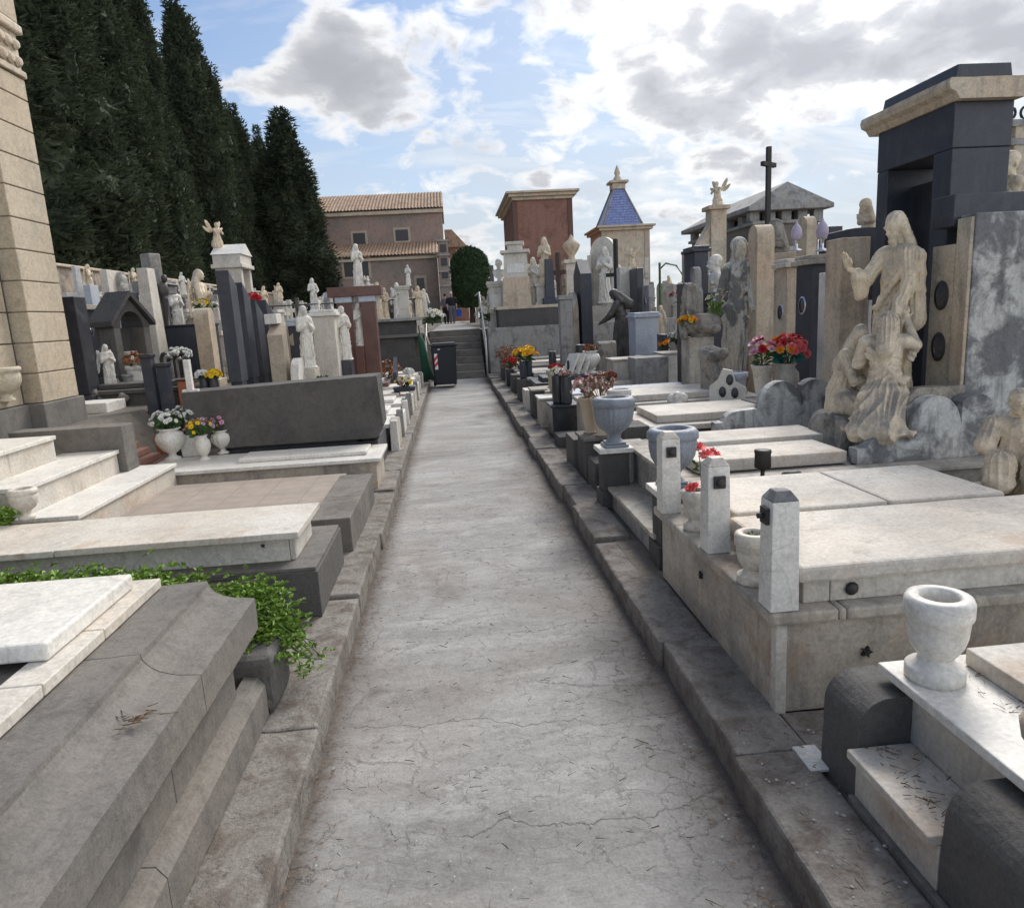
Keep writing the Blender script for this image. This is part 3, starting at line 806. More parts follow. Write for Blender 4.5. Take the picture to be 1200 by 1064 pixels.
def robed(pose='pray', hair='veil', beard=False, tilt=0.15, yaw=0.0, ph=0.0, wings=False, base=True, fine=True):
    pr = [('c', (0, 0, .05), (0, 0, .58), .125, .075, .03, {'sy': .8, 'fold': (.010, 7, ph)}),
          ('c', (.03, -.035, .04), (.045, -.02, .50), .075, .06, .03, {'fold': (.009, 6, ph + 1)}),
          ('c', (-.05, -.01, .04), (-.04, -.01, .50), .08, .06, .03, {'fold': (.008, 5, ph + 2)}),
          ('e', (0, .002, .66), (.085, .062, .13), None, .04),
          ('c', (-.075, .005, .775), (.075, .005, .775), .044, .044, .03),
          ('c', (-.09, -.05, .50), (.09, -.03, .62), .022, .02, .02),        # cloak edge across the hips
          ('c', (-.08, -.055, .42), (.10, -.045, .56), .018, .016, .02)]
    if base:
        pr += [('e', (0, 0, .015), (.15, .13, .03), None, .01)]
    pr += head((0, -.012, .905), 1.0, fine, beard, hair, yaw, tilt)
    hs = 1.0

    def arm(sx, el, ha, slv=.034):
        sh = (sx * .098, .0, .765)
        p = [('c', sh, el, .042, slv, .02, {'fold': (.004, 5, ph)}), ('c', el, ha, slv, slv * .85, .015, {'fold': (.004, 5, ph)})]
        return p
    if pose == 'pray':
        for sx in (-1, 1):
            pr += arm(sx, (sx * .125, -.03, .615), (sx * .045, -.095, .67), .038)
            pr += [('c', (sx * .02, -.10, .67), (sx * .005, -.125, .745), .013, .009, .008)]
    elif pose == 'down':
        for sx in (-1, 1):
            pr += arm(sx, (sx * .14, -.02, .60), (sx * .17, -.07, .50), .036)
            pr += hand((sx * .175, -.078, .49), (sx * .2, -.5, -1), (0, -1, .2), .95, .1, -sx)
    elif pose == 'breast':
        pr += arm(-1, (-.145, -.03, .61), (-.03, -.095, .64))
        pr += hand((-.03, -.10, .645), (1, -.1, .35), (0, -1, 0), .9, .2, 1)
        pr += arm(1, (.15, -.03, .60), (.09, -.11, .55))
        pr += hand((.08, -.115, .555), (-.8, -.6, .3), (0, 0, 1), .9, .3, 1)
    elif pose == 'point':
        pr += arm(-1, (-.16, -.06, .70), (-.20, -.17, .80))
        pr += hand((-.20, -.175, .81), (-.1, -.4, 1), (0, -1, 0), .95, .3, 1)
        pr += arm(1, (.14, -.03, .60), (.04, -.10, .62))
        pr += hand((.04, -.10, .62), (-1, -.1, .2), (0, -1, 0), .9, .2, 1)
    elif pose == 'child':
        pr += arm(-1, (-.14, -.04, .62), (-.02, -.11, .60)) + arm(1, (.14, -.04, .62), (.04, -.12, .64))
        pr += [('e', (.03, -.115, .70), (.038, .035, .07), (0, .3, 0), .02), ('e', (.045, -.12, .80), (.026, .028, .033), None, .01),
               ('c', (.03, -.12, .66), (-.03, -.14, .60), .022, .016, .01)]
    elif pose == 'bent':
        pr += arm(-1, (-.13, -.10, .62), (-.16, -.20, .55)) + arm(1, (.12, -.08, .62), (.02, -.18, .55))
        pr += hand((-.16, -.205, .545), (0, -1, -.4), (0, 0, 1), .95, .3, 1)
        pr += hand((.02, -.185, .545), (-.2, -1, -.3), (0, 0, 1), .95, .3, -1)
    if wings:
        for sx in (-1, 1):
            pr += [('e', (sx * .09, .085, .72), (.055, .022, .16), (0, sx * .35, 0), .015, {'ridge': (.008, 110, 0)}),
                   ('e', (sx * .14, .10, .58), (.045, .016, .22), (0, -sx * .12, 0), .015, {'ridge': (.008, 130, 0)})]
    return pr


def bust(ph=0.0, hair='short', beard=False, drap=True):
    """unit height bust: chest, shoulders, head, small socle"""
    S = 3.4
    pr = [('c', (0, 0, .02), (0, 0, .14), .13, .07, .02), ('e', (0, 0, .34), (.27, .15, .24), None, .05, {'ridge': (.012, 34, 0)}),
          ('c', (-.2, .0, .42), (.2, .0, .42), .10, .10, .06), ('c', (-.22, -.09, .50), (.16, -.13, .24), .035, .03, .03)]
    pr += head((0, -.02, .76), S, True, beard, hair, 0, .05)
    return pr


def angel_top(ph=0):
    """small kneeling angel with raised wings, unit height"""
    pr = [('c', (0, .0, .08), (0, -.02, .40), .20, .12, .05, {'fold': (.02, 6, ph)}), ('c', (0, .18, .07), (0, -.05, .16), .10, .14, .06, {'fold': (.015, 5, ph)}),
          ('e', (0, -.03, .50), (.13, .10, .17), (.2, 0, 0), .05), ('c', (-.1, -.03, .6), (.1, -.03, .6), .06, .06, .04)]
    pr += head((0, -.07, .74), 1.6, True, False, 'short', 0, .3)
    for sx in (-1, 1):
        pr += [('c', (sx * .14, -.04, .6), (sx * .16, -.14, .46), .05, .04, .03), ('c', (sx * .16, -.14, .46), (sx * .02, -.20, .58), .04, .025, .02)]
        pr += [('e', (sx * .20, .12, .72), (.10, .035, .26), (0, sx * .6, 0), .03, {'ridge': (.016, 60, 0)}),
               ('e', (sx * .30, .14, .60), (.07, .03, .22), (0, sx * 1.0, 0), .03, {'ridge': (.016, 60, 0)})]
    return pr
# ------------------------------------------------------------------ statue library (meshes shared by copies)
SM = {}


def statue_mesh(key, prims, vox, mat):
    k = (key, mat.name)
    if k not in SM:
        if key in SM:
            me = SM[key].copy()
            me.materials.clear()
            me.materials.append(mat)
        else:
            me = sculpt_mesh(key.split(':')[0], prims(), vox, mat, drape=None if 'bust' in key else (.011, 9, .62, len(key) * .7, .55, .80) if key != 'angel_top' else (.016, 7, .45, 1, .4, .6))
            SM[key] = me
        SM[k] = me
    return SM[k]


LIB = {
    'madonna': (lambda: robed('pray', 'veil', ph=.3), .011),
    'madonna_open': (lambda: robed('down', 'veil', ph=1.3), .010),
    'madonna_child': (lambda: robed('child', 'veil', ph=2.0), .010),
    'christ': (lambda: robed('breast', 'long', True, ph=.9), .010),
    'christ_blessing': (lambda: robed('point', 'long', True, ph=1.9), .010),
    'angel': (lambda: robed('pray', 'long', wings=True, ph=.5), .010),
    'angel_top': (lambda: angel_top(.4), .016),
    'bust': (lambda: bust(.2), .018),
    'bust_bearded': (lambda: bust(1.2, 'short', True), .018),
    'bust_veiled': (lambda: bust(2.2, 'veil'), .018),
    'mourner': (lambda: mourner(), .010),
}


def mourner():
    pr = [('c', (0, .02, .05), (0, .03, .60), .125, .085, .03, {'sy': .8, 'fold': (.010, 8, .4)}),
          ('c', (.02, -.05, .04), (.03, -.02, .50), .085, .06, .03, {'fold': (.009, 6, 1)}),
          ('e', (0, .0, .68), (.088, .075, .13), (.35, 0, 0), .04), ('c', (-.075, -.03, .775), (.075, -.03, .775), .05, .05, .03),
          ('e', (0, 0, .015), (.15, .13, .03), None, .01)]
    pr += head((0, -.085, .89), 1.0, True, False, 'veil', 0, .75)
    for sx in (-1, 1):
        pr += [('c', (sx * .095, -.03, .76), (sx * .12, -.12, .62), .045, .04, .02), ('c', (sx * .12, -.12, .62), (sx * .06, -.22, .55), .038, .028, .02)]
        pr += hand((sx * .06, -.225, .545), (-sx * .2, -1, -.5), (0, 0, 1), 1.1, .35, sx)
    return pr


def statue(kind, loc, h, rz, mat, label, cat='statue', group=None, name=None):
    pf, vox = LIB[kind]
    me = statue_mesh(kind, pf, vox, mat)
    o = objmesh(name or {'angel_top': 'angel_statue', 'bust': 'bust', 'bust_bearded': 'bust', 'bust_veiled': 'bust'}.get(kind, 'statue'), me)
    o.location = loc
    o.rotation_euler = (0, 0, rz)
    o.scale = (h, h, h)
    return tag(o, label, cat, group)


# ------------------------------------------------------------------ small things
VP = {   #
    'cup': [(.29, 0), (.31, .03), (.31, .15), (.29, .17), (.20, .22), (.175, .27), (.22, .33), (.275, .42), (.31, .56), (.325, .74), (.345, .76), (.355, .80), (.355, .93), (.33, .99), (.22, 1.0), (.20, .95), (.20, .8)],
   # (radius, height) profiles of vases, unit height
    'urn': [(.22, 0), (.24, .03), (.24, .10), (.15, .15), (.13, .22), (.17, .28), (.30, .38), (.38, .52), (.41, .68), (.41, .80), (.40, .81), (.43, .83), (.43, .93), (.38, .99), (.27, 1.0), (.25, .95), (.25, .8)],
    'classic': [(.25, 0), (.25, .05), (.12, .12), (.11, .18), (.26, .30), (.42, .52), (.45, .68), (.38, .84), (.27, .90), (.27, .92), (.36, .97), (.36, 1.0), (.28, 1.0), (.24, .9)],
    'tall': [(.22, 0), (.22, .04), (.12, .09), (.12, .15), (.24, .30), (.31, .55), (.29, .75), (.18, .90), (.23, .98), (.23, 1.0), (.19, 1.0), (.16, .9)],
    'cone': [(.16, 0), (.18, .03), (.14, .06), (.20, .4), (.27, .9), (.30, .93), (.30, 1.0), (.26, 1.0), (.24, .9)],
    'pot': [(.30, 0), (.38, .75), (.44, .77), (.45, .98), (.40, 1.0), (.36, .9)],
    'bowl': [(.22, 0), (.24, .04), (.15, .12), (.17, .2), (.36, .34), (.46, .55), (.47, .75), (.44, .84), (.50, .88), (.50, .96), (.44, 1.0), (.40, .9)],
    'cyl': [(.16, 0), (.19, .05), (.21, .5), (.19, .95), (.18, 1.0), (.14, .98)],
}


def vase(kind, loc, h, mat, label, cat='vase', group=None, flute=0, seg=24, name=None, sq=False, tilt=0):
    r = thing(name or {'urn': 'urn', 'pot': 'flower_pot'}.get(kind, 'vase'), label, cat, loc, 0, group)
    if tilt: r.rotation_euler = (0, tilt, .4)
    prof = [(a * h, b * h) for a, b in VP[kind]]
    ns = 6 if kind == 'cup' else 4 if kind in ('urn', 'classic', 'tall', 'bowl') else 2
    b = MB()
    if sq: b.box(-.24 * h, .24 * h, -.24 * h, .24 * h, 0, .055 * h, bev=.004).box(-.20 * h, .20 * h, -.20 * h, .20 * h, .055 * h + .001, .10 * h, bev=.004)
    b.lathe(prof[:ns] if not sq else [(.19 * h, .10 * h), (.15 * h, .13 * h), (.13 * h, .17 * h)], seg)
    b.build('foot', mat, r)
    b = MB()
    b.lathe(prof[ns - 1:] if not sq else [(.13 * h, .17 * h)] + [q for q in prof if q[1] > .2 * h], seg * (3 if flute else 1), flute=flute, fl=.09, z0f=.25 * h, z1f=.82 * h, cap=False)
    b.build('body', mat, r)
    inn = prof[-1]
    MB().lathe([(inn[0], inn[1]), (.001, inn[1] - .001)], seg, cap=False).build('filling', soil, r)
    return r


def flower_mb(mb, c, r, rng, n=9, tilt=None):
    """one flower: layered cupped petals"""
    ax = Vector((rng.uniform(-.7, .7), rng.uniform(-.7, .7), 1)).normalized() if tilt is None else tilt
    q = ax.to_track_quat('Z', 'Y')
    for layer, (rr, hh, m) in enumerate(((1.0, .15, n), (.7, .5, n - 2), (.38, .75, max(n - 4, 3)))):
        for i in range(m):
            a = 2 * math.pi * (i + layer * .5) / m + rng.uniform(-.15, .15)
            w = math.pi / m * 1.25
            def P(rad_, ang, z): return Vector(c) + q @ Vector((rad_ * math.cos(ang), rad_ * math.sin(ang), z)) * r
            mb.add([P(.08, a, 0), P(rr * .6, a - w, hh * .5), P(rr, a - w * .4, hh), P(rr, a + w * .4, hh), P(rr * .6, a + w, hh * .5)],
                   [(0, 1, 2, 3, 4)], False)


def leaf_mb(mb, base, d, ln, w, rng):
    d = Vector(d).normalized()
    s = d.cross(Vector((rng.uniform(-1, 1), rng.uniform(-1, 1), rng.uniform(-.3, 1)))).normalized() * w
    b = Vector(base)
    mid = b + d * ln * .5 + Vector((0, 0, .08 * ln))
    tip = b + d * ln - Vector((0, 0, .1 * ln))
    mb.add([b, mid - s, tip, mid + s], [(0, 1, 2), (0, 2, 3)])


def bouquet(loc, r, cols, label, cat='flowers', group=None, seed=1, fr=.035, n=26, h=None, leaf=leafm, nl=40, name='bouquet', stems=True, dome=0.75):
    rng = random.Random(seed)
    t = thing(name, label, cat, loc, rng.uniform(0, 6), group)
    h = h or r * 1.3
    mbs = {c: MB() for c in cols}
    st, lf = MB(), MB()
    for i in range(n):
        a, e = rng.uniform(0, 6.283), rng.uniform(0, 1)
        rr = r * math.sqrt(e) * .95
        z = h * (.35 + dome * math.sqrt(max(1 - e, 0)) * .65) * rng.uniform(.85, 1.1)
        p = Vector((rr * math.cos(a), rr * math.sin(a), z))
        d = Vector((p.x, p.y, max(z - .2 * h, .02))).normalized()
        flower_mb(mbs[cols[i % len(cols)]], p, fr * rng.uniform(.75, 1.15), rng, tilt=(d + Vector((rng.uniform(-.3, .3), rng.uniform(-.3, .3), 0))).normalized())
        if stems and i % 2 == 0:
            st.tube([(0, 0, -.04), (p.x * .4, p.y * .4, z * .5), tuple(p)], .0025, 4)
    for i in range(nl):
        a = rng.uniform(0, 6.283)
        rr = r * rng.uniform(.1, .9)
        z = h * rng.uniform(.05, .6)
        leaf_mb(lf, (rr * .5 * math.cos(a), rr * .5 * math.sin(a), z * .7), (math.cos(a), math.sin(a), rng.uniform(-.1, .9)), r * rng.uniform(.35, .7), r * .11, rng)
    for c, mb in mbs.items():
        if mb.v: mb.build('blooms', fl[c], t)['label'] = c + ' blooms'
    if st.v: st.build('stems', leaf_d if 'dry' in cols or 'rust' in cols else leafm, t)
    if lf.v: lf.build('leaves', leaf, t)
    return t


def stele(loc, w, t, h, mat, label, rz, top='flat', cat='headstone', group=None, name='headstone', base=(.12, None), cap=None, oval=None, plaque=None, taper=0.0, rough=0.0, bmat=None):
    """upright slab: width w across its face (local x), thickness t (local y), face looks to local -Y"""
    o = thing(name, label, cat, loc, rz, group)
    bh = base[0] if base else 0
    bm_ = bmat or base[1] if base and (base[1] or bmat) else mat
    if bh:
        MB().box(-w / 2 - .05, w / 2 + .05, -t / 2 - .05, t / 2 + .05, 0, bh, bev=.008).build('base', bm_, o)
    z0 = bh
    hh = h - bh
    m = MB()
    W2 = w / 2
    kw = dict(roughen=rough, seg=.07) if rough else {}
    if top == 'flat':
        m.box(-W2, W2, -t / 2, t / 2, z0, z0 + hh, tx=taper * w, ty=taper * t, bev=.006)
    else:
        if top == 'gable':
            pr = [(-W2, z0), (W2, z0), (W2, z0 + hh - w * .35), (0, z0 + hh), (-W2, z0 + hh - w * .35)]
        elif top == 'arch':
            pr = [(-W2, z0), (W2, z0)] + [(W2 * math.cos(a), z0 + hh - W2 + W2 * math.sin(a)) for a in [math.pi * k / 12 for k in range(13)]]
        elif top == 'slant':
            pr = [(-W2, z0), (W2, z0), (W2, z0 + hh), (-W2, z0 + hh - w * .6)]
        elif top == 'shoulder':
            pr = [(-W2, z0), (W2, z0), (W2, z0 + hh * .8), (W2 * .6, z0 + hh * .84)] + [(W2 * .6 * math.cos(a), z0 + hh - W2 * .6 + W2 * .6 * math.sin(a)) for a in [math.pi * k / 8 for k in range(9)]] + [(-W2 * .6, z0 + hh * .84), (-W2, z0 + hh * .8)]
        elif top == 'wave':
            pr = [(-W2, z0), (W2, z0)] + [(W2 - w * k / 10, z0 + hh * (.86 + .14 * math.sin(k / 10 * 3.1 + .6))) for k in range(11)]
        m.prism(pr, -t / 2, t / 2, 'y')
    m.build('slab', mat, o, **kw)
    if cap:
        cm = cap if not isinstance(cap, bool) else mat
        MB().box(-W2 - .04, W2 + .04, -t / 2 - .04, t / 2 + .04, h + .002, h + .05, bev=.008).box(-W2 - .015, W2 + .015, -t / 2 - .015, t / 2 + .015, h + .051, h + .09, bev=.008).build('cap', cm, o)
    if plaque:
        pm, pz, pw, ph_ = plaque
        MB().box(-pw / 2, pw / 2, -t / 2 - .012, -t / 2 + .004, z0 + hh * pz - ph_ / 2, z0 + hh * pz + ph_ / 2, bev=.003).build('plaque', pm, o)
    if oval:
        for oz in (oval if isinstance(oval, tuple) else (oval,)):
            zc = z0 + hh * oz
            rw = min(.055, w * .22)
            tilt = Matrix.Translation((0, -t / 2 - .004, zc)) @ Matrix.Rotation(rad(90), 4, 'X')
            f = MB().lathe([(rw * 1.2, -.004), (rw * 1.2, .008), (rw, .008)], 20, sy=1.3, M=tilt, cap=False).build('portrait_frame', silver, o)
            MB().lathe([(rw, 0), (rw, .005), (.001, .006)], 20, sy=1.3, M=tilt, cap=False).build('portrait', photo_m, f)
    return o


def cross_mb(h, w, t, zc=.68, flare=0.0):
    m = MB()
    c = h * zc
    m.box(-t / 2, t / 2, -t / 2, t / 2, 0, h, bev=t * .08)
    m.box(-w / 2, w / 2, -t / 2 + .001, t / 2 - .001, c - t / 2, c + t / 2, bev=t * .08)
    return m


def cross(loc, h, w, t, mat, label, rz, base='block', bmat=None, cat='cross', group=None, name='grave_cross', figure=False):
    o = thing(name, label, cat, loc, rz, group)
    b0 = 0
    if base == 'block':
        b0 = h * .2
        MB().box(-t * 1.3, t * 1.3, -t * 1.1, t * 1.1, 0, b0, tx=.02, ty=.02, bev=.01).build('base', bmat or mat, o)
    elif base == 'rock':
        b0 = h * .35
        MB().lathe([(w * .55, 0), (w * .5, b0 * .4), (w * .32, b0 * .8), (w * .1, b0 + .02)], 10).build('rock_base', bmat or lava, o, roughen=w * .12, seg=.12, nscale=5)
    c = MB()
    hh = h - b0
    c.box(-t / 2, t / 2, -t / 2, t / 2, b0 - .02, h, bev=t * .08)
    c.box(-w / 2, w / 2, -t / 2 + .002, t / 2 - .002, b0 + hh * .66 - t / 2, b0 + hh * .66 + t / 2, bev=t * .08)
    c.build('cross', mat, o)
    if figure:
        z = b0 + hh * .66
        s = hh
        pr = [('c', (0, -t * .7, z - .42 * s), (0, -t * .9, z - .12 * s), .018 * s, .035 * s, .02), ('e', (0, -t * .9, z - .03 * s), (.06 * s, .035 * s, .09 * s), None, .02),
              ('e', (.01, -t * 1.1, z + .085 * s), (.03 * s, .03 * s, .04 * s), None, .01)]
        for sx in (-1, 1): pr.append(('c', (sx * .04 * s, -t * .8, z + .03 * s), (sx * w * .45, -t * .7, z + .02 * s), .02 * s, .013 * s, .01))
        objmesh('figure', sculpt_mesh('crucifix_figure', pr, .014, bronze), o)
    return o


def pedestal(loc, w, h, mat, label, rz=0, cat='pedestal', group=None, panel=None, d=None):
    o = thing('pedestal', label, cat, loc, rz, group)
    d = d or w
    MB().box(-w / 2, w / 2, -d / 2, d / 2, 0, h * .14, bev=.01).build('base', mat, o)
    s = .40 * w
    MB().box(-s, s, -s * d / w, s * d / w, h * .14, h * .88, tx=.02 * w, ty=.02 * w, bev=.006).build('shaft', mat, o)
    MB().box(-w * .46, w * .46, -d * .46, d * .46, h * .88, h * .93, bev=.008).box(-w / 2, w / 2, -d / 2, d / 2, h * .931, h, bev=.008).build('cap', mat, o)
    if panel:
        MB().box(-s * .7, s * .7, -s * d / w - .012, -s * d / w + .03, h * .3, h * .72, bev=.003).build('panel', panel, o)
    return o


def grave(x0, x1, y0, y1, zb, zt, mat, label, slab=None, sm_=None, cat='grave', group=None, name='grave', lip=.03, border=.12, inner=None, rough=0.004, raised=.06, bb=.05):
    """rectangular grave bed: base walls, a border slab and a raised cover slab"""
    cx, cy = (x0 + x1) / 2, (y0 + y1) / 2
    o = thing(name, label, cat, (cx, cy, zb), 0, group)
    a, b = (x1 - x0) / 2, (y1 - y0) / 2
    H = zt - zb
    MB().box(-a, a, -b, b, 0, H - bb, bev=.006).build('base', mat, o, **(dict(roughen=rough, seg=.09) if rough else {}))
    MB().box(-a - lip, a + lip, -b - lip, b + lip, H - bb + .002, H, bev=.008).build('border', slab or mat, o, **(dict(roughen=rough, seg=.09) if rough else {}))
    if raised:
        MB().box(-a + border, a - border, -b + border, b - border, H + .002, H + raised, bev=.010).build('cover_slab', sm_ or slab or mat, o, **(dict(roughen=rough * .7, seg=.09) if rough else {}))
    return o


def photo_stand(loc, s, rz, mat, label, group=None):
    o = thing('portrait_stone', label, 'memorial plaque', loc, rz, group)
    Mt = Matrix.Rotation(rad(-20), 4, 'X')
    MB().box(-.5 * s, .5 * s, -.05 * s, .05 * s, 0, 1.2 * s, M=Mt, bev=.05 * s).build('slab', mat, o)
    MB().lathe([(.28 * s, 0), (.28 * s, .02 * s), (.001, .022 * s)], 20, sy=1.3, M=Mt @ Matrix.Translation((0, -.052 * s, .65 * s)) @ Matrix.Rotation(rad(90), 4, 'X'), cap=False).build('portrait', photo_m, o)
    return o
# ------------------------------------------------------------------ ground, path, kerbs, stairs
def sstep(a, b, x):
    t = min(max((x - a) / (b - a), 0), 1)
    return t * t * (3 - 2 * t)


def ground_z(x, y):
    low = 0.10
    if -0.72 < x < 0.98: low = -0.03
    left = 0.10 + 0.72 * sstep(-2.9, -3.3, x) + 0.4 * sstep(-5, -9, x)
    right = 0.10 + 0.2 * sstep(3.2, 4.2, x)
    z = low if -0.72 < x < 0.98 else (left if x < 0 else right)
    up = 1.21 + 0.95 * sstep(-3.5, -11, x)
    t = sstep(20.6, 20.9, y) if -.69 < x < .97 else sstep(18.95, 19.05, y) if x < 1.0 else sstep(19.0, 19.3, y)
    z = z * (1 - t) + up * t
    z -= 8 * sstep(100, 260, y) + 0.9 * sstep(14, 40, x) * sstep(60, 100, y)
    return z


def spaced(pairs):
    out = []
    for a, b, s in pairs:
        n = max(1, round((b - a) / s))
        out += [a + (b - a) * i / n for i in range(n)]
    return out + [pairs[-1][1]]


gx = spaced([(-900, -60, 120), (-60, -14, 6), (-14, -3.6, .8), (-3.6, -2.6, .1), (-2.6, -.74, .4), (-.74, -.7, .02), (-.7, .96, .4), (.96, 1.0, .02), (1.0, 5, .5), (5, 20, 2.5), (20, 60, 8), (60, 900, 120)])
gy = spaced([(-30, -2, 7), (-2, 18.9, 1.0), (18.9, 19.35, .05), (19.35, 20.55, .4), (20.55, 20.95, .05), (20.95, 24, .5), (24, 100, 5), (100, 260, 20), (260, 2500, 320)])
g = MB()
g.v = [(x, y, ground_z(x, y) + (0.015 * noise.noise((x * 2, y * 2, 0)) if abs(x - .13) > .9 and abs(x) < 40 else 0)) for y in gy for x in gx]
nx_ = len(gx)
g.f = [(j * nx_ + i, j * nx_ + i + 1, (j + 1) * nx_ + i + 1, (j + 1) * nx_ + i) for j in range(len(gy) - 1) for i in range(nx_ - 1)]
g.sm = [False] * len(g.f)
struct(g.build('ground', groundm))


def pth(u, v):
    x, y = -0.66 + 1.56 * u, -2.0 + 20.8 * v
    e = max(abs(x - .13) - .55, 0)
    z = 0.006 * noise.noise((x * 1.3, y * 1.3, 3)) + 0.003 * noise.noise((x * 6, y * 6, 1)) - .02 * e
    return (x, y, z)


struct(MB().grid(pth, 60, 700).build('path', pathm))

rng = random.Random(5)
kl = MB()
y = -1.0
pieces = []
while y < 18.6:
    ln = rng.uniform(.8, 1.3)
    pieces.append((y, min(y + ln, 18.7)))
    y += ln


def kerb(name, xa, xb, zt, pcs, dz=.012, dx=.008):
    m = MB()
    for (a, b) in pcs:
        o_, p_ = rng.uniform(-dz, dz), rng.uniform(-dx, dx)
        m.box(xa + p_, xb + p_, a + .004, b - .004, -.05, zt + o_, bev=.012)
    return struct(m.build(name, kerbm, roughen=.007, seg=.05, nscale=9))


kerb('kerb', -.90, -.60, .125, pieces)
kerb('kerb', .855, 1.10, .115, [(-1, .4), (.4, 1.15), (1.15, 2.05), (2.05, 2.9), (2.9, 3.72), (3.72, 4.4), (4.4, 5.25), (5.25, 5.9), (5.9, 6.85), (6.85, 7.7), (7.7, 8.4), (8.4, 9.3),
                               (9.3, 10.1), (10.1, 11), (11, 12), (12, 13.1), (13.1, 14), (14, 15.2), (15.2, 16.1), (16.1, 17), (17, 18.2)], dz=.018, dx=.022)
# pavement pad beside the stepped grave on the right
struct(MB().box(1.10, 3.2, 1.86, 2.27, -.02, .118, bev=.004).build('pavement', kerbm, roughen=.006, seg=.05))
struct(MB().box(1.10, 1.6, .3, 1.86, -.02, .11, bev=.004).build('pavement', kerbm, roughen=.006, seg=.05))

# stairs up to the terrace
stt = MB()
NS = 7
for i in range(NS):
    y0 = 18.75 + i * .30
    stt.box(-.62, .82, y0 - .02, y0 + .34, i * 1.24 / NS, (i + 1) * 1.24 / NS, bev=.012)
struct(stt.build('stairs', lava_l, roughen=.006, seg=.12))
struct(MB().box(-.62, .82, 20.8, 60, 1.1, 1.245, bev=.01).build('path', pathm))
for i, xs in enumerate((-.68, .88)):
    r = thing('handrail', ('painted steel handrail on the bin side of the stairs', 'painted steel handrail on the flower side of the stairs')[i], 'handrail', (xs, 0, 0), 0, 'handrails of the stairs')
    for (yy, zz) in ((18.7, 0.02), (20.9, 1.24)):
        MB().tube([(0, yy, zz), (0, yy, zz + 1.02)], .026, 8).build('post', railm, r)
    MB().tube([(0, 18.7, 1.03), (0, 20.9, 2.26), (0, 24, 2.26)], .022, 8).build('rail', railm, r)
    MB().tube([(0, 18.7, .55), (0, 20.9, 1.75)], .016, 6).build('rail', railm, r)

# ------------------------------------------------------------------ left foreground graves
# 1: moulded lava coping with marble cover
t = thing('moulded_grave', 'large grave with moulded dark lava coping and white marble cover in the bottom left corner', 'grave', (0, 0, 0))
JT = [(-1.2, .05), (.05, 1.13), (1.13, 1.98), (1.98, 2.56)]
prof_c = [(-1.14, .55), (-1.14, .695)] + [(-.955, .698)] + [(-.955 + .125 * (1 - math.cos(a)), .698 - .075 * math.sin(a)) for a in [math.pi / 2 * k / 7 for k in range(1, 8)]] + [(-.795, .618), (-.795, .50), (-.80, .49), (-.87, .49), (-.90, .55)]
for k, (a, b) in enumerate(JT):
    b2 = b - .004
    MB().prism([(p, q) for p, q in prof_c], a, b2, 'y').build('coping', lava_l, t, roughen=.0035, seg=.045, nscale=10)
w_ = MB()
for (a, b) in ((-1.2, 1.35), (1.35, 1.86), (1.86, 2.44)):
    w_.box(-3.2, -.865, a, b - .003, .10, .52, bev=.003)
w_.build('wall', lava_l, t, roughen=.003, seg=.07)
pl_ = MB()
for (a, b) in ((-1.2, 1.62), (1.62, 2.58)):
    pl_.prism([(-.88, .13), (-.805, .13), (-.805, .255), (-.83, .29), (-.88, .295)], a, b - .004, 'y')
pl_.build('plinth', lava_l, t, roughen=.003, seg=.06)
MB().box(-3.1, -1.135, -1.2, 2.50, .55, .705).build('filling', lava_l, t)
bd = MB()
for (a, b) in ((-1.2, .62), (.62, 1.31), (1.31, 1.77), (1.77, 2.10), (2.10, 2.53)):
    bd.box(-1.22, -1.105, a, b - .004, .70, .735, bev=.004)
bd.box(-3.1, -1.225, 2.40, 2.53, .70, .735, bev=.004)
bd.build('marble_border', marble_s, t, roughen=.0015, seg=.06)
MB().box(-3.1, -1.16, 1.90, 2.44, .737, .79, bev=.008).build('cover_slab', marble_w, t, roughen=.001, seg=.08)
MB().box(-3.1, -1.45, -1.0, 1.895, .737, .775, bev=.008).build('cover_slab', marble_s, t, roughen=.001, seg=.08)

# planter trough and the green bed between the graves
t = thing('stone_planter', 'rough lava block holding the trailing green plant beside the kerb', 'planter', (-.89, 2.74, .12))
MB().box(-.11, .11, -.15, .13, 0, .24, bev=.03).build('block', lava_d, t, roughen=.012, seg=.035, nscale=14)
t = thing('earth_bed', 'narrow bed of earth between the first two graves on the left', 'flower bed', (-2.0, 3.05, .1))
MB().box(-1.4, .98, -.42, .42, 0, .28, bev=.03).build('soil', soil, t, roughen=.02, seg=.08)


def trailing(name, label, pts, n, seed, sz=.032, cat='plant'):
    rg = random.Random(seed)
    o = thing(name, label, cat, pts[0])
    c0 = Vector(pts[0])
    lf, st = MB(), MB()
    for i in range(n):
        k = rg.uniform(0, len(pts) - 1.001)
        a, b = Vector(pts[int(k)]), Vector(pts[int(k) + 1])
        c = a.lerp(b, k - int(k))
        sp = 0.075
        p = c + Vector((rg.gauss(0, sp), rg.gauss(0, sp * .9), rg.gauss(0, .03))) - c0
        dz = -1.6 * max(0, p.x + c0.x + .80) if p.x + c0.x > -.80 and p.y + c0.y > 2.5 else 0
        p.z = p.z + dz * .6 + abs(rg.gauss(0, .02))
        for q in range(6):
            an = rg.uniform(0, 6.28)
            d = Vector((math.cos(an), math.sin(an), rg.uniform(-.1, .9)))
            leaf_mb(lf, p, d, sz * rg.uniform(.45, 1.5), sz * .26, rg)
        if i % 9 == 0:
            q = p + Vector((rg.uniform(-.1, .1), rg.uniform(-.1, .1), -.05))
            st.tube([tuple(q), tuple(p)], .0025, 4)
    st.build('stems', leafm, o)
    lf.build('leaves', leaf_b, o)
    return o


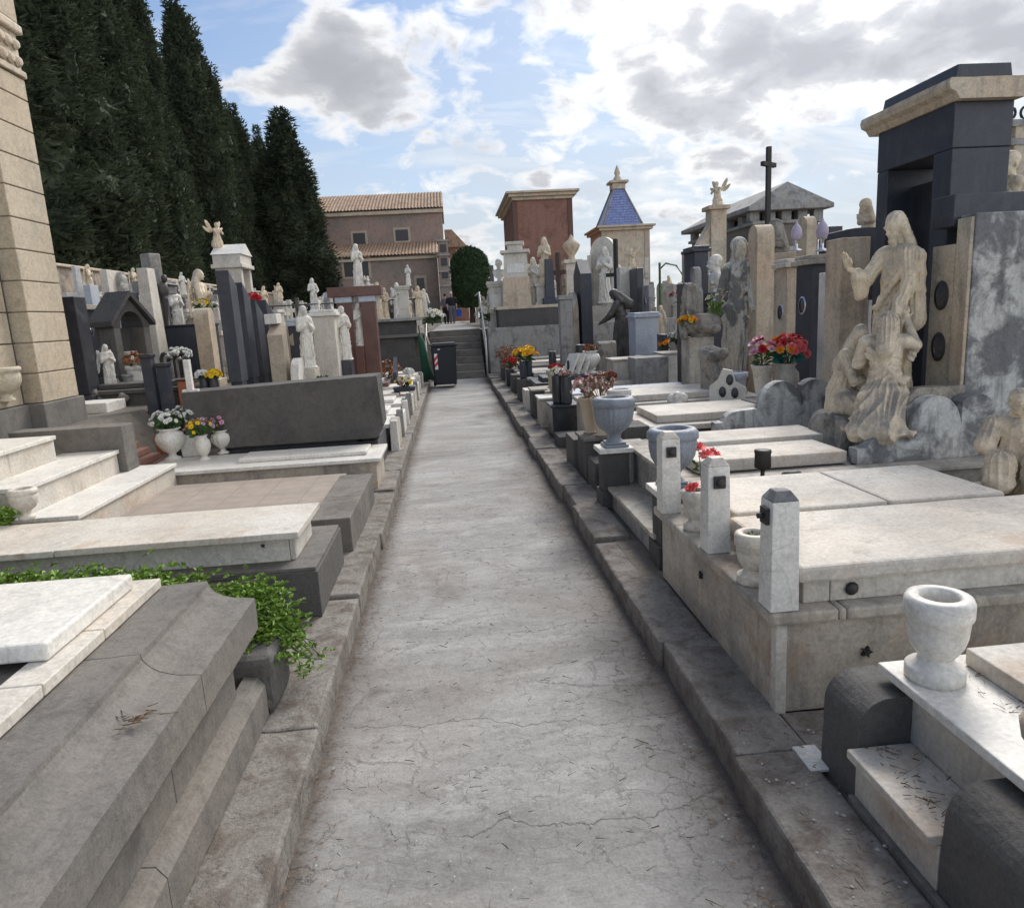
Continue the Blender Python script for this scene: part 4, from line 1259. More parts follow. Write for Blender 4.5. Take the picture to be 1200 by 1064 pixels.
trailing('trailing_plant', 'bright green trailing plant spilling over the planter onto the kerb',
         [(-1.15, 3.0, .40), (-1.0, 2.94, .42), (-.92, 2.90, .47), (-.88, 2.86, .38), (-.82, 2.83, .30)], 2000, 3, .026)
trailing('ground_plant', 'low bright green leaves growing behind the white cover slab', [(-3.3, 3.28, .52), (-2.8, 3.26, .52), (-2.3, 3.24, .50), (-1.8, 3.22, .47), (-1.3, 3.2, .44)], 1900, 4, .030)
trailing('ground_plant', 'small green tuft at the left edge beside the white vase', [(-2.95, 4.15, .48), (-2.85, 4.3, .55), (-2.9, 4.4, .56)], 260, 14, .05)

# 2: dark base, marble box, stained slab
t = thing('marble_grave', 'marble box grave with a long stained slab on a dark lava base', 'grave', (0, 0, 0))
MB().box(-3.1, -.765, 3.52, 4.30, .12, .365, bev=.004).build('base', lava_d, t, roughen=.0015, seg=.1)
MB().box(-3.1, -.775, 3.53, 4.29, .366, .385, bev=.003).build('base_top', lava_l, t)
mm = MB()
mm.box(-3.1, -.93, 3.66, 4.12, .386, .53, bev=.003)
mm.build('side_panel', marble_w, t)
MB().box(-.928, -.90, 3.67, 4.11, .386, .528, bev=.004).build('end_panel', marble_s, t)
s2 = MB()
s2.box(-2.05, -.85, 3.56, 4.16, .532, .567, bev=.004).box(-3.1, -2.055, 3.56, 4.16, .531, .565, bev=.004)
s2.build('cover_slab', marble_s, t, roughen=.0012, seg=.1)
for xx, zz in ((-2.62, .46), (-1.06, .48)):
    star = MB()
    pts = []
    for k in range(10):
        r_ = .014 if k % 2 == 0 else .006
        pts.append((xx + r_ * math.cos(k * math.pi / 5 + .3), zz + r_ * math.sin(k * math.pi / 5 + .3)))
    star.prism(pts, 3.652, 3.662, 'y')
    star.build('metal_star', iron, t)
vase('urn', gp(32, 608, .57), .185, marble, 'white marble urn standing on the back corner of the stained slab', 'urn', name='urn')

# 3: tiled bed with pale lava border
t = thing('tiled_plot', 'low grave plot paved with tan tiles inside a grey stone border', 'grave', (0, 0, 0))
MB().box(-2.75, -.98, 4.45, 6.05, .12, .335).build('tile_floor', tilem, t)
for (a, b) in ((4.50, 5.1), (5.1, 5.85)):
    MB().box(-1.0, -.735, a, b - .004, .12, .365, bev=.006).build('border_stone', lava_l, t, roughen=.002, seg=.08)
# chapel steps
t = thing('chapel_steps', 'broad white marble steps with grey stone side blocks leading up to the sandstone chapel', 'steps', (0, 0, 0))
XS = [(-2.45, .335, .50), (-2.78, .50, .69), (-3.08, .69, .88)]
ends = [(4.55, 6.20), (4.6, 5.93), (4.6, 5.62)]
for (x, z0, z1), (ya, yb) in zip(XS, ends):
    MB().box(x - .62, x + .0, ya + .01, yb - .01, z0 - .2, z1 - .032).build('riser', marble_s, t, roughen=.001, seg=.1)
    MB().box(x - .62, x + .02, ya, yb, z1 - .03, z1, bev=.005).build('tread', marble_w, t)
MB().box(-3.6, -2.72, 5.94, 6.16, .35, .88, bev=.006).build('side_block', lava_l, t, roughen=.002, seg=.08)
MB().box(-3.9, -2.98, 4.28, 4.58, .35, .83, bev=.006).build('side_block', lava_l, t, roughen=.002, seg=.08)

# 4: white marble bed with raised slab and vases
t = thing('marble_grave', 'white marble grave with a thin raised slab in front of the tilted dark block', 'grave', (0, 0, 0))
MB().box(-2.75, -.745, 6.26, 6.90, .12, .385, bev=.004).build('base', marble_d, t, roughen=.003, seg=.08)
MB().box(-2.80, -.70, 6.20, 6.93, .387, .42, bev=.005).build('border', marble_w, t, roughen=.001, seg=.1)
MB().box(-1.98, -.84, 6.40, 6.78, .421, .455, bev=.006).build('cover_slab', marble_w, t)
vz = [(203, 538, .30, 'classic', marble_w, 'tall white vase of white chrysanthemums, leftmost on the white bed'),
      (240, 538, .23, 'tall', marble_w, 'small white vase of yellow and mauve flowers in front of the cross')]
for (px, py, h, k, m, lb) in vz:
    vase(k, gp(px, py, .42), h, m, lb)
p = gp(203, 538, .42)
bouquet(p + Vector((0, 0, .28)), .16, ['white'], 'dense white chrysanthemums in the leftmost white vase', seed=2, n=46, fr=.024, nl=50)
p = gp(240, 538, .42)
bouquet(p + Vector((0, 0, .21)), .15, ['yellow', 'mauve', 'yellow'], 'yellow and mauve flowers in the small white vase', seed=3, n=34, fr=.022, nl=40)
p = gp(225, 534, .42)
o = thing('vase_box', 'square white marble flower box behind the two white vases', 'flower box', p + Vector((0.02, .0, 0)))
MB().box(-.09, .09, -.05, .05, 0, .18, tx=-.01, ty=-.01, bev=.004).build('body', marble_w, o)
MB().box(-.11, .11, -.06, .06, .181, .205, bev=.005).build('rim', marble_w, o)
bouquet(p + Vector((-.03, .05, .32)), .14, ['white'], 'white chrysanthemums rising behind the leftmost vase', seed=21, n=34, fr=.024, nl=30)
cross(p + Vector((.05, .07, 0)), .92, .15, .055, marble_w, 'small plain white marble cross among the flower vases', 0, base=None)
bouquet(p + Vector((.09, .02, .52)), .05, ['cream'], 'cream lilies tied to the little white cross', seed=4, n=8, fr=.026, nl=8)
vase('classic', gp(262, 531, .42), .23, marble_w, 'ribbed white pot of mauve flowers, rightmost of the flower vases', flute=12)
bouquet(gp(262, 531, .42) + Vector((0, 0, .20)), .14, ['mauve', 'pink'], 'round mauve chrysanthemums rightmost among the vases', seed=5, n=40, fr=.022, nl=30)
vase('pot', gp(188, 534, .42) + Vector((0, .08, 0)), .16, terra, 'terracotta pot half hidden behind the white chrysanthemum vase')
bouquet(gp(188, 534, .42) + Vector((0, .08, .13)), .07, ['rust'], 'brown withered plant in the terracotta pot', seed=6, n=14, fr=.018, nl=30)

# 5: dark block
t = thing('tilted_block', 'long upright dark lava block with a rough face resting on black granite', 'tomb', (0, 0, 0))
MB().box(-2.35, -.80, 7.02, 7.9, .12, .44, bev=.004).build('base', granite, t)
MB().prism([(-2.62, .475), (-.80, .475), (-.73, .60), (-.75, 1.085), (-2.60, 1.03)], 6.98, 7.40, 'y').build('block', lava, t, roughen=.006, seg=.06, nscale=12)
MB().box(-2.2, -1.0, 7.05, 7.3, .44, .476).build('support', iron, t)

# chapel on the left edge
t = thing('sandstone_chapel', 'yellow sandstone funerary chapel with a grooved corner pilaster at the left edge', 'chapel', (0, 0, 0))
XC = -3.60


def course(mb, x0, x1, y0, y1, za, zb, st=.262, gap=.010, off=0):
    z = za
    while z < zb - .02:
        z1 = min(z + st, zb)
        mb.box(x0, x1, y0, y1, z, z1 - gap, bev=.006)
        z = z1


w1 = MB()
w1.box(-7.0, XC - .16, 2.0, 6.99, .8, 5.4)
w1.build('core', lava, t)
w1 = MB()
course(w1, -4.2, XC - .13, 2.0, 6.45, 1.06, 3.9)
w1.build('wall', chapelst, t)
w1 = MB()
course(w1, -4.2, XC, 6.52, 7.12, 1.06, 3.86)
w1.box(-4.15, XC - .02, 6.54, 7.10, 1.06, 3.86)
w1.build('pilaster', chapelst, t)
MB().box(-4.2, XC + .03, 6.46, 7.16, .78, 1.055, bev=.01).box(-4.2, XC - .09, 2.0, 6.455, .78, 1.055, bev=.01).build('plinth', lava_l, t)
cp = MB()
cp.box(-4.2, XC + .02, 6.50, 7.14, 3.865, 3.92, bev=.01)
cp.box(-4.2, XC + .04, 6.48, 7.16, 4.22, 4.30, bev=.02)
cp.box(-4.2, XC + .0, 6.53, 7.11, 3.92, 4.22, bev=.01)
for k in range(5):
    for z in (3.98, 4.12):
        cp.lathe([(.001, -.02), (.035, -.015), (.05, .01), (.03, .035), (.001, .04)], 10, c=(0, 0, 0), M=Matrix.Translation((XC + .005, 6.60 + k * .11, z)) @ Matrix.Rotation(rad(90), 4, 'Y'))
cp.build('capital', creamst, t, roughen=.006, seg=.08)
MB().box(-7, XC + .02, 2.0, 7.14, 4.301, 5.2, bev=.02).box(-7, XC + .22, 1.8, 7.34, 5.201, 5.45, bev=.04).build('entablature', chapelst, t)
vase('bowl', at(8, 470, 6.2), .28, creamst, 'weathered stone base ornament at the foot of the chapel wall', 'ornament', name='ornament')

# ------------------------------------------------------------------ right foreground graves
# 0: stepped marble grave with bollards
t = thing('stepped_grave', 'white marble stepped grave with dark lava bollards in the bottom right corner', 'grave', (0, 0, 0))
MB().box(1.27, 3.2, .3, 1.86, .11, .468, bev=.003).build('riser', marble, t, roughen=.001, seg=.1)
MB().box(1.225, 3.2, .3, 1.90, .47, .50, bev=.004).build('upper_slab', marble_w, t, roughen=.001, seg=.1)
MB().box(1.10, 1.27, 1.425, 1.787, .11, .268, bev=.003).build('riser', marble_s, t)
MB().box(1.07, 1.268, 1.425, 1.787, .27, .298, bev=.004).build('step', marble_s, t, roughen=.001, seg=.1)
MB().box(1.08, 1.10, .4, 1.79, .10, .145, bev=.004).build('footing', lava_l, t)
MB().box(1.46, 3.2, .3, 1.84, .502, .555, bev=.005).build('cover_slab', marble_s, t, roughen=.001, seg=.1)


def bollard(y0, y1):
    pr = [(1.268, .11), (1.268, .445)] + [(1.20 - .095 * math.sin(a), .345 + .10 * math.cos(a)) for a in [math.pi / 2 * k / 8 for k in range(9)]] + [(1.10, .11)]
    m = MB().prism(pr, y0, y1, 'y')
    return m.build('bollard', lava_d, t, roughen=.003, seg=.03, nscale=14)


bollard(1.79, 1.98)
bollard(1.20, 1.42)
MB().box(1.04, 1.12, 1.93, 2.06, .118, .13, bev=.003).build('marble_chip', marble_w, t)
vase('cup', gp(1103, 800, .50) + Vector((0, .03, 0)), .255, marble_w, 'plump white marble urn on the stepped grave in the bottom right', 'urn', name='urn')
vase('classic', gp(1306, 1000, .50) + Vector((.0, .12, .055)), .2, creamst, 'pale greenish marble vase cut off by the right edge')

# 1: large double grave with three posts
t = thing('double_grave', 'big double marble grave with a moulded ledge and two thick cover slabs on the right', 'grave', (0, 0, 0))
MB().box(1.085, 3.4, 2.28, 3.68, .115, .466, bev=.003).build('base', marble_d, t, roughen=.0015, seg=.08)
MB().box(1.078, 1.12, 2.268, 2.31, .115, .466, bev=.004).build('corner_stone', marble, t)
lg = MB()
for (a, b) in ((2.25, 2.86), (2.86, 3.35), (3.35, 3.73)):
    lg.box(1.05, 1.30, a, b - .003, .468, .515, bev=.010)
for (a, b) in ((1.302, 1.33), (1.333, 1.80), (1.803, 2.5), (2.503, 3.4)):
    lg.box(a, b, 2.25, 2.50, .468, .515, bev=.010)
lg.box(1.302, 3.4, 2.503, 3.73, .468, .513, bev=.010)
lg.build('ledge', marble_d, t, roughen=.002, seg=.06)
MB().box(1.20, 1.30, 2.32, 2.92, .516, .60, bev=.003).box(1.303, 3.4, 2.32, 2.92, .516, .60, bev=.003).build('side_panel', marble, t)
MB().box(1.17, 3.4, 2.29, 2.95, .602, .665, bev=.014).build('cover_slab', marble_s, t, roughen=.002, seg=.06)
MB().box(1.26, 2.46, 3.04, 3.60, .516, .60, bev=.003).build('side_panel', marble_d, t)
sb = MB()
sb.box(1.22, 1.95, 3.0, 3.64, .602, .665, bev=.014).box(1.955, 2.52, 3.0, 3.64, .602, .665, bev=.014)
sb.build('cover_slab', marble_s, t, roughen=.002, seg=.06)
for (x, z) in ((1.42, .33),):
    st_ = MB()
    st_.prism([(x + .022 * (1 if k % 2 == 0 else .4) * math.cos(k * math.pi / 5), z + .022 * (1 if k % 2 == 0 else .4) * math.sin(k * math.pi / 5)) for k in range(10)], 2.262, 2.279, 'y')
    st_.build('metal_star', iron, t)
MB().lathe([(.02, 0), (.026, .006), (.015, .016), (.001, .02)], 10, M=Matrix.Translation((1.38, 2.318, .56)) @ Matrix.Rotation(rad(90), 4, 'X')).build('metal_rosette', iron, t)
MB().prism([(3.05 + .02 * (1 if k % 2 == 0 else .4) * math.cos(k * math.pi / 5), .36 + .02 * (1 if k % 2 == 0 else .4) * math.sin(k * math.pi / 5)) for k in range(10)], 1.072, 1.083, 'x').build('metal_star', iron, t)
for (x, y, h, lb, side) in ((1.105, 2.315, .43, 'square marble post nearest the camera on the double grave', 'x'), (1.11, 2.95, .42, 'square marble post in the middle of the double grave ledge', 'y'),
                      (1.10, 3.60, .43, 'square marble post at the far end of the double grave ledge', 'y')):
    o = thing('marble_post', lb, 'post', (x, y, .516), 0, 'posts on the double grave')
    MB().box(-.052, .052, -.052, .052, 0, h - .03, tx=.004, ty=.004, bev=.003).build('shaft', marble_w, o, roughen=.0012, seg=.04)
    tp = MB()
    tp.box(-.048, .048, -.048, .048, h - .029, h + .005, tx=.022, ty=.022, bev=.003)
    tp.build('top', marble_k if side == 'x' else marble, o)
    f = MB()
    if side == 'x':
        f.box(-.062, -.049, -.028, .028, h - .115, h - .055, bev=.003).tube([(-.06, 0, h - .085), (-.082, 0, h - .085)], .010, 8)
    else:
        f.box(-.026, .026, -.062, -.049, h - .125, h - .07, bev=.003).lathe([(.016, 0), (.019, .004), (.010, .010), (.001, .012)], 10, M=Matrix.Translation((0, -.062, h - .097)) @ Matrix.Rotation(rad(90), 4, 'X'))
    f.build('bronze_fitting', iron, o)
vase('cup', gp(880, 688, .516) + Vector((.03, .05, 0)), .205, marble, 'white marble urn between the near and middle posts', 'urn', name='urn')
vase('cup', gp(813, 624, .516) + Vector((.03, .05, 0)), .20, marble, 'grey white urn holding one red rose between the far posts', 'urn', name='urn')
o = bouquet(gp(813, 624, .516) + Vector((.03, .05, .17)), .035, ['coral'], 'single coral rose in the urn between the posts', seed=8, n=4, fr=.045, nl=6)
o = bouquet(gp(880, 688, .516) + Vector((.03, .05, .17)), .05, ['dry'], 'withered stalk lying in the near urn', seed=9, n=0, nl=7)

# 3: twin slab grave with step, pedestals, scroll walls
t = thing('twin_slab_grave', 'white grave with two thick slabs and scrolled side walls before the dark portal', 'grave', (0, 0, 0))
MB().box(1.34, 3.4, 3.98, 5.50, .11, .53, bev=.004).build('base', greyst, t, roughen=.002, seg=.1)
MB().box(1.30, 3.4, 3.94, 4.14, .532, .56, bev=.005).box(1.30, 1.46, 4.142, 5.54, .532, .56, bev=.005).build('border', marble_d, t, roughen=.001, seg=.1)
MB().box(1.461, 3.3, 4.142, 5.54, .532, .55).build('inner_floor', greyst, t)
MB().box(1.13, 1.338, 3.92, 5.22, .11, .248, bev=.003).build('riser', greyst, t)
MB().box(1.10, 1.34, 3.92, 5.22, .25, .278, bev=.004).build('step', marble_d, t, roughen=.001, seg=.1)
a_ = MB().box(1.46, 2.44, 4.20, 4.64, .56, .64, bev=.01)
a_.build('cover_slab', marble_s, t, roughen=.001, seg=.1)
MB().box(1.46, 2.58, 4.70, 5.12, .57, .66, bev=.01).build('cover_slab', marble_s, t, roughen=.001, seg=.1)
for (x0, y0) in ((1.2, 3.90), (1.15, 5.22)):
    MB().box(x0 - .10, x0 + .13, y0 - .10, y0 + .12, .11, .24, bev=.004).box(x0 - .08, x0 + .12, y0 - .08, y0 + .10, .24, .535, bev=.004).build('pedestal', lava, t, roughen=.001, seg=.08)
    MB().box(x0 - .11, x0 + .15, y0 - .11, y0 + .13, .537, .573, bev=.005).build('pedestal_cap', marble_w, t)


def scroll(xa, xb, y0, y1, zb, H, mat_, flipx=False):
    L = xb - xa
    pts = [(0, 0), (L, 0), (L, H * .80)]
    r1 = L * .135
    pts += [(L * .865 + r1 * math.cos(a), H * .72 + r1 * .9 * math.sin(a)) for a in [math.pi * k / 10 for k in range(1, 9)]]
    c, r = L * .57, L * .19
    pts += [(c + r * math.cos(a), H - r * 1.35 + r * 1.35 * math.sin(a)) for a in [rad(10) + rad(165) * k / 14 for k in range(15)]]
    pts += [(L * .36, H * .48), (L * .22, H * .46)]
    pts += [(L * .22 - L * .14 * math.sin(a), H * .26 + H * .20 * math.cos(a)) for a in [math.pi / 2 * k / 6 for k in range(1, 6)]]
    pts += [(L * .07, H * .25), (0, H * .24)]
    return MB().prism([(xa + p, zb + q) for p, q in pts], y0, y1, 'y').build('scroll_wall', mat_, t, roughen=.0015, seg=.06)


scroll(2.47, 3.36, 4.14, 4.24, .56, .40, marble_k)
scroll(2.05, 3.0, 5.44, 5.54, .56, .40, marble_k)
# carved relief slab leaning behind the near scroll
MB().prism([(2.52, .60), (2.95, .60), (3.25, .60), (3.25, 1.0), (2.92, 1.0)], 4.26, 4.34, 'y').build('leaning_relief', weath, t, roughen=.006, seg=.05, nscale=16)
vase('urn', (1.22, 3.91, .574), .34, bluem, 'blue grey fluted urn half hidden behind the far marble post', 'urn', flute=22, name='urn', sq=True)
vase('urn', (1.18, 5.23, .574), .375, bluem, 'blue grey fluted urn on the square pedestal beside the kerb', 'urn', flute=22, name='urn', sq=True)
# lamp and coral roses behind the posts
p = gp(885, 560, .56)
o = thing('grave_lamp', 'black iron grave lamp beside the twin slabs', 'lamp', (p.x, p.y - .1, .56))
MB().lathe([(.04, 0), (.045, .01), (.012, .02), (.012, .07)], 12).build('foot', iron, o)
MB().lathe([(.02, .07), (.05, .09), (.048, .17), (.052, .18), (.05, .19), (.02, .19)], 8).build('lantern', iron, o)
o = thing('fallen_lamp', 'second iron grave lamp lying on its side by the first', 'lamp', (p.x + .10, p.y - .16, .59))
MB().lathe([(.012, -.08), (.014, -.01), (.035, .0), (.04, .08), (.03, .10)], 10, M=Matrix.Rotation(rad(90), 4, 'Y')).build('lantern', iron, o)
o = bouquet((1.42, 4.0, .56), .11, ['coral', 'coral'], 'loose coral roses lying behind the middle post', seed=10, n=7, fr=.045, nl=14, h=.25)
# ------------------------------------------------------------------ dark portal tomb and its sculptures
def zt(px, py, Y): return at(px, py, Y).z


def corrug(mb, x0, x1, ya, za, yb, zb, n, amp=.05):
    """tiled roof slope as ribs running from the eave (ya,za) to the ridge (yb,zb)"""
    cols = n * 4
    def fn(u, v):
        x = x0 + (x1 - x0) * u
        a = abs(math.sin(u * n * math.pi)) * amp
        k = 6 * v
        step = (k - int(k)) * .02 if v < 1 else 0
        return (x, ya + (yb - ya) * v, za + (zb - za) * v + a - step)
    mb.grid(fn, cols, 12, smooth=False)


PX0, PY0, PY1 = 3.30, 4.60, 5.42
t = thing('portal_tomb', 'tall blue black stone portal with a thick cream cornice towering on the right', 'tomb', (0, 0, 0))
PXR = at(1182, 200, PY0).x
ztop = zt(1111, 108, PY0)
zl = ztop - .34
MB().box(PX0, PXR, PY0, PY0 + .18, .5, zl, bev=.006).build('jamb', blue_g, t)
MB().box(PX0, PXR, PY1 - .13, PY1, .5, zl, bev=.006).build('jamb', blue_g, t)
MB().box(PX0 + .22, PXR - .002, PY0 + .181, PY1 - .131, .5, zl - .12).build('back_panel', granite, t)
MB().box(PX0 - .003, PXR + .003, PY0 - .003, PY1 + .003, zl + .002, ztop - .06, bev=.006).build('lintel', blue_g, t)
cn = MB()
rp = [(PX0 - .02, ztop - .058), (PX0 - .045, ztop - .02), (PX0 - .085, ztop + .0), (PX0 - .095, ztop + .035), (PX0 - .085, ztop + .065), (PXR + .09, ztop + .065), (PXR + .09, ztop), (PXR + .02, ztop - .058)]
cn.prism(rp, PY0 - .07, PY1 + .10, 'y')
cn.build('cornice', creamst, t, roughen=.004, seg=.08)
MB().box(PX0 + .0, PXR, PY0 + .02, PY1 - .02, ztop + .067, ztop + .17, tx=.02, bev=.006).build('crown_block', blue_g, t)

# broken marble upright and the slab with two oval portraits
p0 = at(1142, 250, 4.28)
t = thing('marble_upright', 'tall weathered marble upright with flaking black crust near the right edge', 'headstone', (0, 0, 0))
MB().box(p0.x, p0.x + .42, 4.26, 4.40, .53, p0.z, bev=.008).build('slab', marble_k, t, roughen=.003, seg=.06)
MB().box(p0.x - .025, p0.x - .001, 4.27, 4.39, .53, p0.z - .02, bev=.004).build('edge', creamst, t)
MB().box(p0.x - .04, p0.x + .5, 4.41, 4.62, zt(1165, 260, 4.45) - .02, zt(1165, 238, 4.45) + .06, bev=.006).build('dark_lintel', blue_g, t)
t = thing('portrait_slab', 'narrow cream slab with two oval portraits beside the dark portal', 'headstone', (0, 0, 0))
p1 = at(1120, 288, 4.58)
MB().box(3.22, 3.298, 4.40, 4.62, .53, p1.z, bev=.006).build('slab', creamst, t)
for zz in (zt(1128, 345, 4.5), zt(1124, 405, 4.5)):
    Mo = Matrix.Translation((3.216, 4.50, zz)) @ Matrix.Rotation(rad(-90), 4, 'Y') @ Matrix.Rotation(rad(90), 4, 'Z')
    f = MB().lathe([(.062, -.01), (.066, .006), (.055, .008)], 24, sy=1.45, M=Matrix.Translation((3.216, 4.50, zz)) @ Matrix.Rotation(rad(-90), 4, 'Y') @ Matrix.Rotation(rad(90), 4, 'Z') @ Matrix.Identity(4), cap=False).build('portrait_frame', iron, t)
    MB().lathe([(.054, .004), (.03, .010), (.001, .011)], 24, sy=1.45, M=Mo, cap=False).build('portrait', photo_m, f)

# Christ reaching out
pr = [('c', (0, 0, .05), (0, 0, .58), .125, .078, .03, {'sy': .85, 'fold': (.009, 7, .3)}),
      ('c', (.05, -.03, .04), (.05, -.02, .50), .075, .06, .03, {'fold': (.009, 6, 1)}), ('c', (-.05, -.03, .04), (-.05, -.01, .50), .075, .06, .03, {'fold': (.008, 5, 2)}),
      ('e', (0, .004, .66), (.088, .07, .13), None, .04), ('c', (-.075, .0, .775), (.078, .0, .775), .046, .046, .03),
      ('c', (.115, .02, .75), (.10, .04, .46), .045, .06, .03, {'fold': (.008, 5, 1)}), ('c', (.10, -.05, .70), (-.04, -.09, .52), .02, .02, .02), ('c', (.11, -.03, .64), (-.02, -.095, .44), .018, .016, .02),
      ('e', (0, 0, .015), (.15, .13, .03), None, .01)]
pr += head((0, -.025, .905), 1.0, True, True, 'long', 0.0, .38)
pr += [('c', (-.09, -.01, .765), (-.115, -.10, .655), .044, .038, .02, {'fold': (.005, 5, 1)}), ('c', (-.115, -.10, .655), (-.10, -.17, .68), .036, .040, .015, {'fold': (.006, 6, 0)}),
       ('c', (-.10, -.165, .67), (-.10, -.155, .59), .036, .028, .02, {'fold': (.006, 5, 0)}), ('c', (-.10, -.13, .66), (-.105, -.12, .60), .036, .030, .02, {'fold': (.006, 5, 2)}),
       ('c', (-.10, -.17, .69), (-.095, -.235, .715), .021, .015, .01)]
pr += hand((-.095, -.235, .715), (0, -.5, 1), (0, 1, .4), 1.1, .15, 1)
pr += [('c', (.095, -.01, .765), (.145, -.05, .62), .046, .040, .02, {'fold': (.006, 5, 1)}), ('c', (.145, -.05, .62), (.13, -.11, .50), .040, .038, .02, {'fold': (.006, 6, 0)}),
       ('c', (.13, -.10, .50), (.12, -.06, .40), .034, .026, .02, {'fold': (.006, 5, 0)}), ('c', (.13, -.12, .51), (.115, -.165, .485), .018, .014, .01)]
pr += hand((.115, -.165, .485), (-.25, -.8, -.45), (.1, -.3, 1), 1.1, .3, 1)
JX, JY = 2.98, 4.68
jz0 = .80
jz1 = zt(1062, 250, JY)
o = objmesh('statue', sculpt_mesh('christ_statue', pr, .0048, statuem, drape=(.0095, 10, .66, .6, .52, .80)))
jh = (jz1 - jz0) / .965
o.location, o.rotation_euler, o.scale = (JX + .03, JY, jz0), (0, 0, rad(-78)), (jh * .88, jh * .88, jh)
tag(o, 'life size cream marble Christ reaching out one arm in front of the dark portal', 'statue')
t = thing('rock_pedestal', 'rough carved marble rock under the statues before the dark portal', 'pedestal', (2.95, 4.68, .54))
MB().box(-.42, .34, -.22, .30, 0, .26, tx=.05, ty=.04, bev=.03).build('rock', weath, t, roughen=.03, seg=.05, nscale=7)

statueg = stone('greyed_statue_marble', (0.72, 0.63, 0.49), (0.26, 0.235, 0.20), 0.35, 4.0, 0.75, 0.3, 0.25, grain=90.0, warm=(0.66, 0.52, 0.36), warmamt=0.5, topdirt=0.8, topcol=(0.19, 0.18, 0.17), mott=.5, pit=.15)
# kneeling long-haired woman seen from behind
pr = [('c', (0, .02, .30), (0, .0, .50), .115, .085, .04, {'fold': (.007, 8, .4)}),
      ('c', (0, .02, .28), (-.05, -.16, .12), .13, .13, .05, {'fold': (.010, 6, 1)}), ('c', (0, .05, .24), (.02, .26, .07), .15, .10, .06, {'fold': (.012, 7, 2)}),
      ('c', (.06, .1, .20), (.16, .24, .05), .11, .06, .05, {'fold': (.012, 6, .5)}), ('e', (0, .04, .06), (.24, .30, .07), None, .05, {'ridge': (.012, 40, 0)}),
      ('e', (0, -.005, .57), (.095, .075, .14), None, .04, ), ('c', (-.095, -.01, .66), (.095, -.01, .66), .050, .050, .04),
      ('c', (.10, .06, .62), (-.09, .10, .38), .020, .022, .02), ('c', (.11, .05, .58), (-.08, .11, .33), .016, .02, .02), ('c', (-.11, .04, .40), (.13, .09, .30), .03, .03, .03)]
pr += head((0, -.02, .80), 1.05, True, False, 'long', .2, -.25)
pr += [('c', (0, .05, .80), (.01, .09, .60), .060, .052, .02, {'fold': (.008, 9, 0)}), ('c', (.01, .09, .62), (.015, .085, .50), .05, .02, .02, {'fold': (.007, 9, 1)}),
       ('c', (-.11, -.01, .65), (-.17, -.08, .62), .044, .036, .02), ('c', (-.17, -.08, .62), (-.12, -.14, .80), .036, .022, .02), ('c', (-.165, -.09, .63), (-.15, -.10, .53), .038, .028, .02, {'fold': (.006, 6, 0)}),
       ('c', (.11, -.01, .65), (.15, -.06, .50), .048, .040, .02), ('c', (.15, -.06, .50), (.06, -.17, .50), .038, .028, .02)]
pr += hand((-.12, -.14, .80), (.2, -.1, 1), (0, 1, 0), 1.15, .2, -1)
pr += hand((.06, -.17, .50), (-1, -.4, .2), (0, 0, 1), 1.15, .3, 1)
o = objmesh('statue', sculpt_mesh('kneeling_woman', pr, .0055, statueg, drape=(.013, 9, .42, .4, .36, .60)))
kz = .72
ks = (zt(1043, 362, 4.42) - kz) / .87
o.location, o.rotation_euler, o.scale = (2.80, 4.42, kz - .04), (0, 0, rad(152)), (ks * 1.15, ks * 1.15, ks * 1.04)
tag(o, 'kneeling stone woman with long hair and raised hand, seen from behind', 'statue')

# seated mother bending over a child
pr = [('c', (0, .06, .34), (0, -.02, .52), .13, .10, .05, {'fold': (.008, 8, .4)}), ('c', (-.05, .05, .25), (-.09, -.2, .26), .13, .10, .05, {'fold': (.010, 7, 1)}),
      ('c', (.06, .05, .25), (.10, -.2, .24), .12, .10, .05, {'fold': (.010, 7, 2)}), ('c', (-.09, -.2, .24), (-.08, -.18, .05), .10, .10, .05, {'fold': (.014, 6, 2)}),
      ('c', (.10, -.2, .22), (.10, -.17, .05), .10, .11, .05, {'fold': (.014, 6, 0)}), ('e', (0, .02, .08), (.22, .26, .09), None, .05, {'ridge': (.014, 36, 0)}),
      ('c', (-.1, -.02, .60), (.1, -.02, .60), .055, .055, .04), ('e', (0, -.02, .55), (.10, .08, .10), None, .04)]
pr += head((0.03, -.10, .72), 1.15, True, False, 'veil', -.3, .55)
pr += [('c', (-.12, -.02, .6), (-.16, -.14, .44), .05, .04, .02, {'fold': (.006, 5, 0)}), ('c', (-.16, -.14, .44), (-.04, -.25, .42), .04, .028, .02),
       ('c', (.12, -.02, .6), (.17, -.12, .44), .05, .04, .02, {'fold': (.006, 5, 0)}), ('c', (.17, -.12, .44), (.07, -.24, .40), .04, .028, .02),
       ('e', (.0, -.22, .42), (.07, .06, .10), (0, .5, 0), .03), ('c', (.04, -.24, .36), (.10, -.3, .28), .035, .022, .02), ('c', (-.02, -.24, .36), (-.03, -.32, .27), .035, .022, .02)]
pr += head((-.05, -.24, .57), .95, True, False, 'short', .2, .1)
pr += hand((-.04, -.25, .42), (1, -.2, 0), (0, -1, 0), 1.2, .4, 1)
o = objmesh('statue', sculpt_mesh('mother_and_child', pr, .0058, statueg, drape=(.013, 8, .34, 1.4, .30, .58)))
mz = .60
msz = (zt(995, 384, 4.62) - mz) / .80
o.location, o.rotation_euler, o.scale = (2.73, 4.74, mz), (0, 0, rad(35)), (msz * .74, msz * .74, msz)
tag(o, 'stone mother bowed over a child at the feet of the reaching Christ', 'statue')

